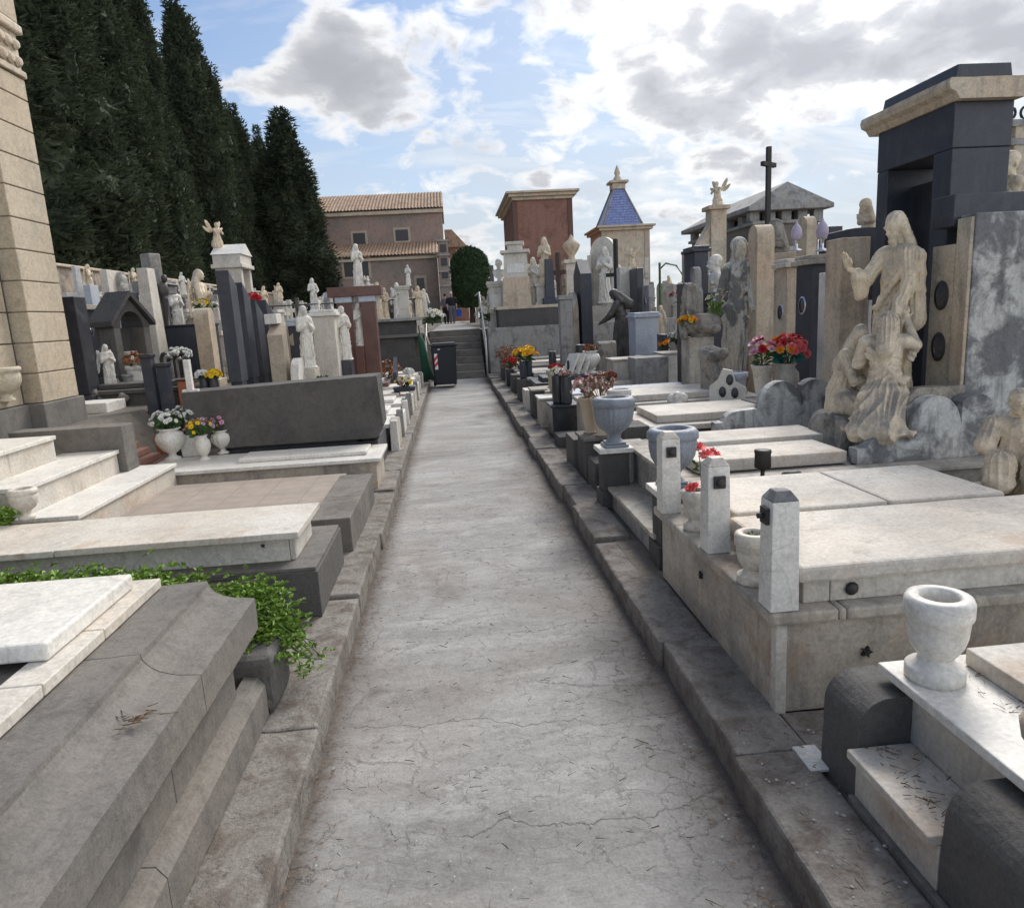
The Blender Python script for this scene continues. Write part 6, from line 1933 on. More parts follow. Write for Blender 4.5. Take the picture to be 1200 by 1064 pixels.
vase('cyl', (1.32, 12.5, .48), .30, blue_g, 'dark grey vase of orange flowers, farther one')
bouquet((1.26, 12.4, .76), .23, ['yellow', 'orange', 'yellow'], 'big yellow and orange bouquet beside the path near the stairs', seed=36, n=70, fr=.045, nl=40)
bouquet((1.12, 13.7, .60), .16, ['red'], 'red flowers behind the big yellow bouquet', seed=37, n=36, fr=.04, nl=30)
bouquet((1.2, 15.2, .45), .24, ['rust', 'dry'], 'tall rust brown dry plant near the stairs', seed=38, n=60, fr=.035, nl=60, leaf=leaf_d, h=.55)
bouquet((1.2, 16.6, .45), .20, ['rust'], 'rusty dry shrub against the retaining wall', seed=39, n=44, fr=.035, nl=60, leaf=leaf_d, h=.5)

# carved cherub relief and marble blocks on the graves
pr = [('c', (0, 0, .05), (0, 0, .5), .22, .14, .05, {'fold': (.03, 5, 1)}), ('e', (.0, -.05, .62), (.16, .13, .18), None, .05), ('e', (-.12, 0, .8), (.12, .08, .12), None, .05), ('e', (.12, 0, .82), (.11, .08, .12), None, .05)] + head((0, -.06, .84), 2.0, True, False, 'short')
p = gp(768, 481, .45)
o = objmesh('statue', sculpt_mesh('cherub_post', pr, .02, marble_w))
o.location, o.scale, o.rotation_euler = (p.x, 6.95, .30), (.46, .46, .46), (0, 0, -.5)
tag(o, 'small white carved cherub post between two grave slabs', 'statue')
for (px, py, Y, w, h, m, lb) in ((740, 420, 10.3, .55, .35, marble_d, 'low white marble block left of the big square block'), (764, 419, 9.9, .48, .52, greyst, 'square grey stone block with pale lower half'), (790, 413, 10.3, .35, .45, marble_w, 'small white marble block right of the square block')):
    p = at(px, py, Y)
    block(p.x - w / 2, p.x + w / 2, Y, Y + .45, .12, p.z, m, lb, capm=marble_d if m is not greyst else None)
p = at(852, 478, 6.9)
o = thing('portrait_stone', 'white scrolled stone with two black oval portraits below the madonna', 'memorial plaque', (p.x, 6.9, .62), rad(-30))
MB().prism([(-.17, 0), (.17, 0), (.18, .14), (.08, .20), (.05, .31), (-.04, .33), (-.09, .22), (-.17, .16)], -.03, .03, 'y').build('slab', marble_w, o, roughen=.003, seg=.04)
for (xx, zz) in ((.03, .22), (-.04, .10), (.08, .09)):
    MB().lathe([(.034, -.004), (.036, .004), (.001, .006)], 18, sy=1.5, M=Matrix.Translation((xx, -.032, zz)) @ Matrix.Rotation(rad(90), 4, 'X'), cap=False).build('portrait', photo_m, o)

pr = [('c', (0, 0, .0), (.02, 0, .40), .17, .12, .05, {'fold': (.016, 9, 1)}), ('c', (.02, 0, .4), (-.04, -.02, .62), .13, .12, .06, {'fold': (.016, 8, 2)}), ('e', (-.02, -.02, .66), (.17, .14, .10), (.1, .3, 0), .05, {'ridge': (.02, 70, 1)}),
      ('c', (-.02, -.1, .62), (.16, -.06, .68), .05, .06, .05, {'fold': (.01, 6, 0)}), ('c', (-.10, -.04, .1), (-.12, -.04, .6), .05, .04, .03)]
p = at(838, 405, 7.5)
o = objmesh('carved_stump', sculpt_mesh('carved_stump', pr, .014, weath))
o.location, o.scale, o.rotation_euler = (p.x, 7.5, .45), (1.0, 1.0, (p.z - .45) / .76), (0, 0, rad(-60))
tag(o, 'twisted weathered grey carved stump draped in stone cloth', 'carving')
p = at(818, 395, 8.3)
block(p.x - .14, p.x + .16, 8.2, 8.5, .3, p.z, marble_d, 'white marble pedestal block under the draped stone bowl', name='pedestal', cat='pedestal')
pr = [('e', (0, 0, .16), (.24, .2, .15), None, .03), ('c', (0, 0, 0), (0, 0, .12), .12, .1, .05), ('c', (-.2, -.1, .16), (.1, -.2, .1), .05, .07, .04, {'fold': (.012, 5, 0)}), ('c', (-.22, 0, .2), (-.22, -.05, .02), .06, .05, .04, {'fold': (.012, 5, 0)}),
      ('e', (0, 0, .30), (.16, .13, .08), None, .01, {'sub': True}), ('c', (-.12, .05, .25), (-.1, .08, .55), .10, .09, .05, {'fold': (.03, 5, 0)})]
o = objmesh('stone_bowl', sculpt_mesh('draped_bowl', pr, .014, weath))
o.location = (p.x + .05, 8.35, p.z)
tag(o, 'draped stone bowl with a carved trunk on a white pedestal', 'bowl')
bouquet((p.x - .14, 8.25, p.z + .12), .11, ['orange', 'yellow'], 'orange yellow flowers hanging left of the draped bowl', seed=40, n=24, fr=.04)
bouquet((p.x + .2, 8.3, p.z + .2), .12, ['cream'], 'thin yellowish green plant in the draped bowl', seed=41, n=18, fr=.02, nl=70, h=.42, leaf=leaf_b)

# madonna
p = at(866, 275, 8.4)
vase('bowl', (p.x, 8.4, .45), .26, greyst, 'round stone socle under the tall stained madonna', 'pedestal', name='pedestal')
SU('madonna_open', 866, 275, 8.4, .70, rad(-60), stone('stained_statue', (0.60, 0.57, 0.50), (0.07, 0.07, 0.075), 0.7, 3.2, .7, .3, .75, patchy=(.5, .56)), 'tall white madonna streaked with black stains in the right row')
vase('pot', (at(862, 440, 7.0).x, 7.0, .62), .28, bluew, 'pale bluish marble pot in front of the madonna')
# dark bench with two vases
p = at(905, 462, 6.35)
block(p.x - .2, p.x + .30, 6.2, 6.6, .5, .68, blue_g, 'low dark granite bench under the two marble vases', name='bench', cat='bench')
for px, lb, k, lb2, cols, sd, r in ((893, 'greenish marble cup vase left on the dark bench', 'cone', 'pale pink roses with green stems in the left vase', ['palepink', 'pink', 'red'], 42, .12),
                                (922, 'cream marble amphora right on the dark bench', 'tall', 'big bouquet of bright red flowers with teal leaves', ['coral', 'red', 'coral', 'orange'], 43, .19)):
    q = at(px, 468, 6.3)
    vase(k, (q.x, 6.3, .68), .34, marble, lb)
    bouquet((q.x, 6.3, 1.0), r, cols, lb2, seed=sd, n=46 if sd == 43 else 14, fr=.045, nl=60, leaf=leaf_t if sd == 43 else leafm, h=.30)

# steles of the right row
ST(961, 298, 6.55, 40, .45, blue_g, 'tall dark blue granite stele with a white cap and silver lamp', 'R', cap=marble_d, oval=.72, t=.16)
ST(931, 303, 7.35, 30, .45, creamst, 'tall cream stele with a white cap and silver lamp', 'R', cap=marble, oval=.66, t=.15)
for px, Y, lb in ((961, 6.75, 'silver lamp on top of the dark blue stele'), (931, 7.6, 'silver lamp on top of the cream stele')):
    q = at(px + 2, 292, Y)
    o = thing('memorial_lamp', lb, 'lamp', (q.x, Y, q.z - .02), 0, 'silver lamps on two steles')
    MB().lathe([(.06, 0), (.06, .012), (.018, .03), (.018, .10), (.05, .12)], 14).build('foot', silver, o)
    MB().lathe([(.04, .12), (.055, .15), (.056, .20), (.040, .245), (.014, .28), (.004, .31)], 14, cap=False).build('shade', plain('lilac_glass', (.42, .36, .46), .3) if 'lilac_glass' not in MATS else MATS['lilac_glass'], o)
ST(898, 262, 8.0, 30, .4, creamst, 'tall rounded beige stele with vertical stains left of the cream stele', 'R', top='arch', t=.2)
SU('bust_veiled', 908, 258, 8.7, 2.15, rad(-100), weath, 'grey hooded bust beside the rounded beige stele', 'bust')
ST(915, 340, 8.9, 18, .4, granite, 'narrow black stele between the beige and cream steles', 'R')
PD(908, 8.7, .4, 2.15, .34, marble_d, 'tall thin marble pedestal of the hooded bust')
ST(952, 252, 8.2, 22, .4, creamst, 'curved cream stele rising behind the dark blue stele', 'R', top='arch', t=.12)
ST(1004, 278, 5.65, 40, .45, creamst, 'broad cream slab with peeling dark patches left of the portal', 'R', t=.24)
ST(985, 318, 6.0, 18, .45, marble_w, 'narrow white slab stepping up to the cream slab', 'R', t=.12)
q = at(1012, 268, 5.9)
block(q.x - .15, q.x + .25, 5.80, 6.2, zt(1012, 281, 5.9) - .5, q.z, blue_g, 'dark lintel block under the bust left of the portal', cat='lintel', name='lintel')
SU('bust_veiled', 1014, 233, 5.95, q.z, rad(-70), statuem, 'veiled cream bust just left of the portal', 'bust')
o = ST(980, 265, 8.3, 16, .4, blue_g, 'dark square pillar with crossbar behind the cream slab', 'R', t=.16)
MB().box(-.40, .40, -.12, .12, 1.45, 1.70, bev=.01).build('crossbar', blue_g, o)
q = at(1190, 240, 4.8)
block(q.x - .30, q.x + .8, 4.72, 5.1, q.z - .18, q.z, blue_g, 'dark lintel block right of the portal', cat='lintel', name='lintel')
block(q.x - .1, q.x + .6, 4.75, 5.05, .5, q.z - .181, blue_g, 'dark wall block under the right lintel', cat='stone block')
SU('bust', 1184, 176, 4.9, q.z, rad(-80), statuem, 'cream bust with a dark stained head at the right edge', 'bust')
q = at(1188, 150, 6.4)
o = thing('stone_lattice', 'pale stone lattice with iron rings at the right edge', 'lattice', (q.x, 6.4, 0))
MB().box(-.02, .12, -.05, .05, .4, q.z + .02, bev=.008).build('post', creamst, o)
for py in (146, 168):
    zz = zt(1188, py, 6.4)
    MB().box(-.22, .7, -.06, .06, zz - .03, zz + .03, bev=.006).build('bar', greyst, o)
for k in range(3):
    MB().tube([(-.05 + k * .16 + .055 * math.cos(a), -.0, zt(1188, 146, 6.4) + .095 + .055 * math.sin(a)) for a in [math.pi * 2 * j / 16 for j in range(17)]], .012, 6).build('ring', iron, o)

# big iron cross, pinnacle with angel
q0 = at(901, 172, 13)
o = thing('iron_cross', 'tall dark iron cross standing against the sky before the mausoleum', 'cross', (q0.x, 13, 0))
cz = zt(901, 193, 13)
MB().box(-.042, .042, -.04, .04, 2.0, q0.z, bev=.01).build('upright', iron, o)
MB().box(-.21, .21, -.038, .038, cz - .04, cz + .04, M=Matrix.Rotation(rad(35), 4, 'Z'), bev=.01).build('crossbar', iron, o)
PD(901, 13.05, .1, 2.5, 1.0, marble_d, 'pale stepped pedestal of the tall iron cross')
Yp = 14.5
q = at(839, 242, Yp)
o = thing('gothic_shrine', 'cream gothic shrine with steep gable and slim pinnacle', 'shrine', (q.x, Yp, 0))
zb_ = zt(839, 300, Yp)
MB().box(-.16, .16, -.16, .16, .1, q.z - .08, bev=.01).box(-.22, .22, -.22, .22, q.z - .08, q.z, bev=.01).build('pinnacle', creamst, o)
MB().prism([(-.16, .1), (-.16, q.z - .35), (-.62, zb_ - .1), (-.62, .1)], -.12, .14, 'y').build('gable_wall', creamst, o)
MB().box(-.66, -.60, -.16, .16, .1, zb_ + .1, bev=.01).build('pier', creamst, o)
MB().box(-.15, .16, -.18, -.161, 1.0, 2.1, bev=.01).build('niche', glassd, o)
SU('angel_top', 841, 208, Yp, q.z, rad(-60), statuem, 'winged angel on top of the gothic shrine against the sky', 'statue')
ST(822, 288, 11.0, 30, .3, blue_g, 'dark temple shaped headstone with a projecting cornice', 'R', cap=blue_g, t=.22)
SU('bust', 838, 298, 10.6, 1.75, R_, statuew, 'small white bust beside the dark temple headstone', 'bust')
PD(838, 10.6, .2, 1.75, .3, blue_g, 'dark pedestal of the small white bust')
ST(820, 312, 9.4, 18, .3, greyst, 'grey weathered slab behind the draped bowl', 'R', top='shoulder')
ST(882, 318, 9.3, 12, .3, marble_w, 'thin white stele right behind the madonna', 'R')
ST(806, 332, 9.6, 18, .3, granite, 'black upright stele left of the draped bowl', 'R')
ST(812, 336, 10.4, 12, .3, blue_g, 'dark grey stele between black stele and grey slab', 'R')
SU('madonna_child', 797, 330, 11.6, 1.15, R_, statuew, 'small white madonna and child right of the lamp post')
PD(797, 11.6, .2, 1.15, .32, marble_d, 'marble pedestal of the small madonna and child')
bouquet((at(792, 360, 11.4).x, 11.4, 1.0), .14, ['cream', 'white'], 'cream flowers hanging on the pedestal near the black stele', seed=51, n=26)
bouquet((at(787, 410, 10.9).x, 10.9, .72), .14, ['pink', 'white'], 'pink and white flowers beside the white marble block', seed=52, n=30, fr=.04)
q = at(773, 308, 17)
o = thing('lamp_post', 'thin green lamp post with an arched arm on the horizon', 'lamp post', (q.x, 17, .2))
MB().tube([(0, 0, 0), (0, 0, q.z - .2)], .03, 8).build('post', leafm, o)
MB().tube([(0, 0, q.z - .35), (.15, 0, q.z - .22), (.4, 0, q.z - .28), (.55, 0, q.z - .5)], .022, 6).build('arm', leafm, o)

# centre right group
ST(758, 366, 12.6, 28, .3, bluew, 'bluish white marble stele with a moulded frame', 'R', cap=bluew, t=.42, w=.5)
o = ST(763, 334, 13.4, 14, .3, greyst, 'grey framed stele with a black oval portrait', 'R', oval=.8)
ST(750, 314, 14.0, 17, .3, granite, 'tall black stele in a pale frame behind the bluish stele', 'R')
ST(733, 313, 14.6, 18, .3, marble, 'tall whitish stele under the winged angel', 'R', t=.25)
SU('angel_top', 740, 287, 14.9, zt(740, 314, 14.9), rad(-40), statuem, 'spread winged angel crowning the whitish stele')
SU('mourner', 726, 336, 13.6, .62, rad(-115), bronze, 'dark bronze bowed mourner reaching out both hands')
block(at(726, 400, 13.6).x - .3, at(726, 400, 13.6).x + .3, 13.35, 13.9, .1, .62, marble_d, 'pale plinth under the bronze mourner', name='pedestal', cat='pedestal')
ST(686, 303, 15.5, 22, .3, blue_g, 'tall dark stele with a slanted gabled head', 'R', top='gable', t=.24)
ST(663, 346, 15.0, 17, .3, greyst, 'square grey stone pillar with a cap', 'R', cap=greyst, t=.26, w=.3)
ST(674, 342, 15.6, 14, .3, marble_d, 'pale carved stele between pillar and dark gabled stele', 'R', top='arch', oval=.5)
cross((at(721, 280, 17).x, 17, .2), zt(721, 280, 17) - .2, .5, .09, iron, 'tall rusty brown cross left of the winged angel', R_ + .9, 'block', bmat=greyst)
q = at(708, 276, 20.5)
o = thing('niche_shrine', 'white shell headed niche shrine before the blue roofed chapel', 'shrine', (q.x, 20.8, 1.2), rad(-30))
hN = q.z - 1.2
MB().prism([(-.38, 0), (.38, 0), (.38, hN - .5)] + [(.38 * math.cos(a), hN - .5 + .5 * math.sin(a)) for a in [math.pi * k / 12 for k in range(13)]] + [(-.38, hN - .5)], .0, .3, 'y').build('back', marble, o)
for sx in (-1, 1): MB().box(sx * .30, sx * .40, -.2, .0, .5, hN - .5, bev=.01).build('column', marble, o)
MB().box(-.48, .48, -.3, .3, 0, .5, bev=.02).build('base', marble, o)
SU('madonna', 708, 288, 20.55, 1.75, rad(-30), statuew, 'white madonna inside the shell headed niche')
for (k, px, py, Y, zb, m, lb) in (('madonna', 637, 277, 20.0, 2.35, statuem, 'tall pale madonna before the red chapel'), ('angel', 624, 300, 20.2, 1.80, statuew, 'white winged statue left of the tall pale madonna'),
                               ('christ', 610, 318, 21.5, 1.8, statuem, 'statue half hidden behind the white monument')):
    SU(k, px, py, Y, zb, rad(-30), m, lb)
PD(637, 20.0, 1.8, 2.35, .4, marble, 'white pedestal under the tall pale madonna')
q = at(603, 284, 20.1)
o = thing('white_monument', 'large white tapering monument with a moulded head before the red chapel', 'monument', (q.x, 20.1, 1.80), rad(-8))
H_ = q.z - 1.8
MB().box(-.40, .40, -.3, .3, 0, H_ * .45, tx=.03, ty=.02, bev=.015).build('base', creamst, o)
MB().box(-.33, .33, -.25, .25, H_ * .45, H_ * .82, tx=.02, ty=.02, bev=.01).build('shaft', marble, o)
MB().box(-.40, .40, -.32, .32, H_ * .821, H_ * .87, bev=.015).box(-.2, .2, -.2, .2, H_ * .871, H_ * .95, bev=.01).box(-.25, .25, -.24, .24, H_ * .951, H_, bev=.01).build('head', marble, o)
MB().box(-.24, .24, -.262, -.24, H_ * .52, H_ * .66, bev=.004).build('plaque', marble_w, o)
SU('bust_bearded', 584, 303, 20.6, zt(584, 330, 20.6), rad(-10), statuew, 'white bearded bust on a pedestal right above the stairs', 'bust')
PD(584, 20.6, 1.24, zt(584, 330, 20.6), .5, marble, 'cream pedestal of the bearded bust', panel=marble_w)
ST(576, 311, 21.3, 9, 1.2, lava_d, 'dark narrow stele behind the bearded bust', 'R', w=.4)
q = at(642, 304, 19.8)
o = thing('obelisk', 'dark grey obelisk in front of the tall pale madonna', 'obelisk', (q.x, 19.7, 1.8))
MB().box(-.19, .19, -.19, .19, 0, .18, bev=.01).build('base', blue_g, o)
MB().box(-.13, .13, -.13, .13, .181, q.z - 1.8, tx=.03, ty=.03, bev=.008).build('shaft', blue_g, o)
cross((at(655, 296, 19.4).x, 19.6, 1.25), zt(655, 296, 19.6) - 1.25, .42, .12, wood, 'dark brown wooden cross left of the urn monument', R_ + 1.0, 'block', bmat=lava)
q = at(669, 275, 21)
o = thing('urn_monument', 'cream pillar crowned by a covered stone urn', 'monument', (q.x, 21, 1.2))
HH = q.z - 1.2
MB().box(-.24, .24, -.24, .24, 0, HH * .68, tx=.04, ty=.04, bev=.01).box(-.27, .27, -.27, .27, HH * .681, HH * .72, bev=.01).build('pillar', marble, o)
MB().lathe([(.12, HH * .72), (.08, HH * .76), (.2, HH * .83), (.26, HH * .88), (.2, HH * .91), (.08, HH * .95), (.05, HH * .98), (.01, HH)], 16).build('urn', creamst, o)
# tilted plaques, dark vases, small stones on the dark graves
for k in range(3):
    q = at(664 + k * 8, 425, 11.3)
    o = thing('tilted_plaque', ('leftmost of three tilted white plaques on the dark grave', 'middle of three tilted white plaques on the dark grave', 'rightmost of three tilted white plaques on the dark grave')[k], 'memorial plaque', (q.x, 11.3, .60), rad(-60), 'tilted plaques')
    MB().box(-.12, .12, -.015, .015, 0, .36, M=Matrix.Rotation(rad(-28), 4, 'X'), bev=.005).build('plaque', marble_w, o)
    MB().box(-.02, .02, .02, .04, 0, .22, bev=.003).build('support', iron, o)
vase('classic', (at(692, 425, 11.4).x, 11.4, .59), .36, marble_w, 'white marble vase right of the tilted plaques')
bouquet((at(692, 425, 11.4).x, 11.4, .9), .12, ['rust'], 'rust coloured dry flowers in the white vase by the plaques', seed=54, n=24, leaf=leaf_d)
vase('cyl', (at(647, 410, 13.0).x, 13.0, .55), .34, granite, 'black vase with a lid left of the tilted plaques')
vase('cyl', (at(680, 405, 12.6).x, 12.6, .55), .45, granite, 'black lamp pillar behind the tilted plaques')
ST(712, 400, 11.9, 26, .3, weath, 'low carved relief stone below the bronze mourner', 'R', top='wave', t=.3)
bouquet((at(713, 427, 10.2).x, 10.2, .58), .12, ['red', 'rust'], 'low basket of red flowers by the relief stone', seed=55, n=24, h=.12, fr=.03)
bouquet((at(780, 385, 12.0).x, 12.0, .85), .15, ['rust', 'orange'], 'rust orange flowers right of the bluish stele', seed=56, n=24, fr=.04)
ST(780, 392, 12.0, 14, .3, blue_g, 'low dark stone under the rust orange flowers', 'R')

# ------------------------------------------------------------------ left side
for i, (ya, yb, z, m, sl_, lb) in enumerate([(8.15, 8.85, .44, granite, marble_w, 'first low marble grave beyond the tilted dark block'), (9.15, 9.85, .42, marble_d, marble_w, 'second low marble grave beyond the tilted dark block'),
                              (10.15, 10.85, .44, marble, marble_w, 'third low marble grave beyond the tilted dark block'), (11.15, 11.9, .42, marble_d, marble_s, 'grave carrying the yellow flower pot on the left'),
                              (12.2, 12.95, .44, marble, marble_w, 'white grave just past the yellow flower pot'), (13.3, 14.05, .42, lava, marble_w, 'dark sided grave third before the bin'),
                              (14.4, 15.15, .42, marble, marble_w, 'white grave second before the bin'), (15.5, 16.3, .42, marble_d, marble_s, 'white grave nearest the bin')]):
    grave(-2.5, -.80, ya, yb, .10, z, m, lb, slab=sl_, rough=.002, border=.09, raised=.05)
    x0, x1 = (-.80, -.66)
    o = thing('grave_kerbstone', ['arched kerbstone', 'pale kerbstone', 'dark rounded kerbstone', 'fluted white kerbstone'][i % 4] + ' at the foot of the ' + ['first', 'second', 'third', 'fourth', 'fifth', 'sixth', 'seventh', 'eighth'][i] + ' small left grave', 'kerbstone', (-.73, (ya + yb) / 2, .12))
    w = (yb - ya) / 2 - .05
    pr_ = [(-w, 0), (w, 0), (w, .18)] + [(w * math.cos(a), .18 + .17 * math.sin(a)) for a in [math.pi * k / 10 for k in range(1, 10)]] + [(-w, .18)]
    if i % 2 == 0: MB().prism(pr_, -.06, .03, 'x').build('slab', [marble_d, marble_w, lava, marble][i % 4], o, roughen=.002, seg=.06)
    else: MB().box(-.06, .03, -w, w, 0, .28, bev=.01).build('slab', [marble_d, marble_w, lava, marble][i % 4], o, roughen=.002, seg=.06)
    MB().box(-.05, .05, -w - .12, -w - .02, 0, .36, tx=.01, ty=.01, bev=.01).build('corner_post', [marble_w, greyst][i % 2], o)
o = thing('planter', 'small dark tray holding the yellow potted flowers', 'planter', (at(474, 452, 11.5).x, 11.5, .48))
MB().box(-.16, .16, -.12, .12, 0, .07, tx=-.02, ty=-.02, bev=.008).build('tray', blue_g, o)
bouquet(Vector(o.location) + Vector((0, 0, .05)), .15, ['cream', 'yellow', 'dry'], 'pale yellow flowers with a brown one in the dark tray', seed=60, n=34, fr=.035, nl=60)
SU('bust', 479, 432, 13.6, .48, L_, marble_w, 'tiny white bust near the bin', 'bust')
for (px, py, Y, cols, r, lb, sd) in ((450, 424, 14.0, ['dry', 'rust'], .34, 'large dry brown bush left of the bin', 61), (478, 428, 15.2, ['white'], .1, 'little white flowers by the bin', 62)):
    bouquet((at(px, py, Y).x, Y, .46), r, cols, lb, seed=sd, n=50, fr=.05, nl=70, leaf=leaf_d if 'dry' in cols else leafm)
ST(461, 420, 13.0, 9, .45, blue_g, 'leaning dark narrow slab left of the bin', 'L', top='slant')

# dark slanted slabs
t = thing('slanted_slab_monument', 'modern monument of four upright blue grey slabs with slanted stepped tops', 'monument', (0, 0, 0))
ys = [(8.15, 8.40), (8.68, 8.95), (9.22, 9.52), (9.82, 10.15)]
tops = [zt(248, 318, 8.2), zt(268, 332, 8.7), zt(284, 352, 9.25), zt(300, 352, 9.8)]
for (a, b), zt_ in zip(ys, tops):
    xx = at(250, 318, 8.2).x + .13 - .03 * (a - 8.15)
    zm = 1.02
    MB().prism([(a, zm), (b, zm), (b, zt_ - .16), (a, zt_)], xx - .10, xx + .04, 'x').build('upper_slab', blue_g, t)
    MB().box(xx - .09, xx + .03, a + .03, b - .03, .44, zm - .002, bev=.004).build('lower_slab', blue_g, t)
    MB().box(xx - .08, xx + .0, b + .002, b + .05, .44, zt_ - .35, bev=.004).build('white_edge', marble_w, t)
# white pavilion with angel
Yv = 11.2
q = at(262, 288, Yv)
t = thing('white_pavilion', 'white marble pavilion monument with a pitched roof and open front', 'monument', (q.x, Yv + .35, .9), L_)
t.scale = (.8, .72, 1)
hv = q.z - .9
MB().box(-.40, .40, -.30, .30, 0, .25, bev=.01).build('base', marble, t)
MB().box(-.36, .36, .05, .26, .25, hv - .32, bev=.008).build('back', marble, t)
for sx in (-1, 1): MB().box(sx * .36, sx * .22, -.26, .049, .25, hv - .32, bev=.008).build('column', marble, t)
MB().box(-.42, .42, -.32, .32, hv - .319, hv - .26, bev=.01).box(-.38, .38, -.28, .28, hv - .259, hv - .12, bev=.008).build('cornice', marble, t)
MB().prism([(-.40, hv - .119), (.40, hv - .119), (0, hv + .05)], -.31, .31, 'y').build('roof', marble_w, t)
SU('angel_top', 251, 256, Yv + .3, q.z + .02, rad(60), statuem, 'cream angel with spread wings on the white pavilion roof')
# pillars, pipes
q = at(170, 420, 7.75)
t = thing('twin_pillar', 'pair of square blue grey granite pillars with caps behind the flower vases', 'pillar', (q.x, 7.8, .3))
for k, (dx, dz, dy) in enumerate(((.0, 0, 0), (.13, -.10, .04))):
    MB().box(dx - .052, dx + .052, dy - .055, dy + .055, 0, q.z - .3 + dz, bev=.005).build('shaft', blue_g, t)
    MB().box(dx - .062, dx + .062, dy - .07, dy + .07, q.z - .3 + dz + .001, q.z - .26 + dz, bev=.006).build('cap', granite, t)
t = thing('organ_pipe_railing', 'grave railing of bent metal pipes beside the twin pillars', 'railing', (0, 0, 0))
for k in range(8):
    q = at(188 + k * 3.6, 414 + (k % 3) * 3, 8.4 + k * .12)
    MB().tube([(q.x, q.y, .45), (q.x, q.y, q.z - .06), (q.x + .02, q.y, q.z - .015), (q.x + .06, q.y, q.z)], .022, 8).build('pipe', greyst if k % 2 else iron, t)
ST(77, 348, 8.2, 26, .85, granite, 'tall black granite stele right behind the chapel corner', 'L', t=.16)
# arched niche
q = at(132, 350, 9.2)
t = thing('stone_niche', 'small gabled niche of rough grey stone holding a white urn', 'niche', (q.x, 9.35, 1.0), rad(62))
t.scale = (.78, .8, 1)
hn = q.z - 1.0
MB().box(-.36, .36, -.26, .26, 0, .1, bev=.01).build('base', lava, t)
for sx in (-1, 1): MB().box(sx * .33, sx * .21, -.2, .2, .1, hn * .66, bev=.01).build('pier', lava_l, t, roughen=.008, seg=.07)
MB().box(-.33, .33, .12, .2, .1, hn * .66).build('back', lava_d, t)
ar = [(.33, hn * .66), (.33, hn * .70), (0, hn), (-.33, hn * .70), (-.33, hn * .66), (-.21, hn * .66)] + [(-.21 * math.cos(a), hn * .66 + .2 * math.sin(a)) for a in [math.pi * k / 8 for k in range(1, 8)]] + [(.21, hn * .66)]
MB().prism(ar, -.2, .2, 'y').build('gable', lava, t, roughen=.006, seg=.08)
MB().prism([(-.40, hn * .68), (0, hn + .03), (.40, hn * .68), (.40, hn * .72 + .02), (0, hn + .09), (-.40, hn * .72 + .02)], -.27, .27, 'y').build('roof', lava, t, roughen=.006, seg=.08)
vase('classic', (q.x + .02, 9.33, 1.1), .3, marble_w, 'white urn standing inside the stone niche', 'urn', name='urn')
vase('pot', (at(148, 435, 8.9).x, 8.9, 1.0), .14, greyst, 'small grey bucket pot in front of the stone niche')
vase('pot', (at(158, 433, 9.0).x, 9.0, 1.0), .24, marble_w, 'white pot with withered plant beside the stone niche')
bouquet((at(158, 433, 9.0).x, 9.0, 1.2), .16, ['rust'], 'withered rusty plant in the white pot by the niche', seed=63, n=24, leaf=leaf_d)
SU('angel', 122, 402, 8.6, .98, rad(50), statuew, 'white angel figurine left of the stone niche')
t = thing('rockery', 'heap of rough lava stones at the foot of the stone niche', 'rock heap', (at(122, 452, 8.5).x, 8.5, .82))
rr_ = random.Random(4)
m = MB()
for k in range(26):
    s = rr_.uniform(.05, .10)
    M_ = Matrix.Translation((rr_.uniform(-.32, .30), rr_.uniform(-.25, .25), rr_.uniform(0, .22))) @ Euler((rr_.uniform(0, 3), rr_.uniform(0, 3), 0)).to_matrix().to_4x4()
    m.box(-s, s, -s * .7, s * .7, -s * .6, s * .6, M=M_, bev=s * .3)
m.build('stones', lava_l, t, roughen=.02, seg=.06)
t = thing('plot_steps', 'small white marble steps beyond the chapel corner', 'steps', (0, 0, 0))
for k in range(3):
    MB().box(-3.95 - k * .22, -3.2 - k * .22, 7.5 + .1 * k, 8.15, .55 + k * .13, .66 + k * .13, bev=.006).build('step', marble_w, t)
t = thing('clay_steps', 'worn red clay tile steps behind the grey side block', 'steps', (0, 0, 0))
for k in range(5):
    MB().box(-3.6, -2.70 - k * .09, 6.22 + .0 * k, 7.0, .3 + k * .06, .355 + k * .06, bev=.004).build('step', brick_s, t)
grave(-4.2, -2.95, 8.3, 9.0, .5, 1.0, lava, 'dark stepped lava grave below the stone niche', slab=lava, rough=.004)

# tall stones below the boundary wall
ST(164, 314, 9.9, 26, .95, marble, 'tall tapering white slab right of the stone niche', 'L', taper=.12, t=.18)
ST(152, 354, 10.0, 18, .95, weath, 'grey scratched slab behind the stone niche', 'L')
ST(142, 342, 10.5, 24, .95, blue_g, 'dark square headstone above the stone niche', 'L')
SU('bust', 143, 322, 10.9, zt(143, 343, 10.8), L_, statuew, 'small white bust on the dark square headstone', 'bust')
cross((at(172, 297, 11.2).x, 11.3, .95), zt(172, 297, 11.2) - .95, .62, .2, greyst, 'big grey stone cross bearing a bronze crucifix', rad(60), 'block', figure=True)
cross((at(88, 312, 12.5).x, 12.5, 1.0), zt(88, 312, 12.5) - 1.0, .5, .09, marble_w, 'thin tall white cross near the chapel corner', rad(60), 'block')
ST(101, 334, 12.2, 16, 1.0, bluew, 'pale blue headstone below the wall near the thin cross', 'L')
ST(120, 316, 13.0, 28, 1.0, marble, 'wide pale panel headstone leaning on the boundary wall', 'L', t=.12)
ST(136, 318, 13.3, 14, 1.0, greyst, 'round topped headstone right of the wide pale panel', 'L', top='arch')
ST(197, 334, 13.0, 14, 1.0, granite, 'black stele behind the white draped figure', 'L')
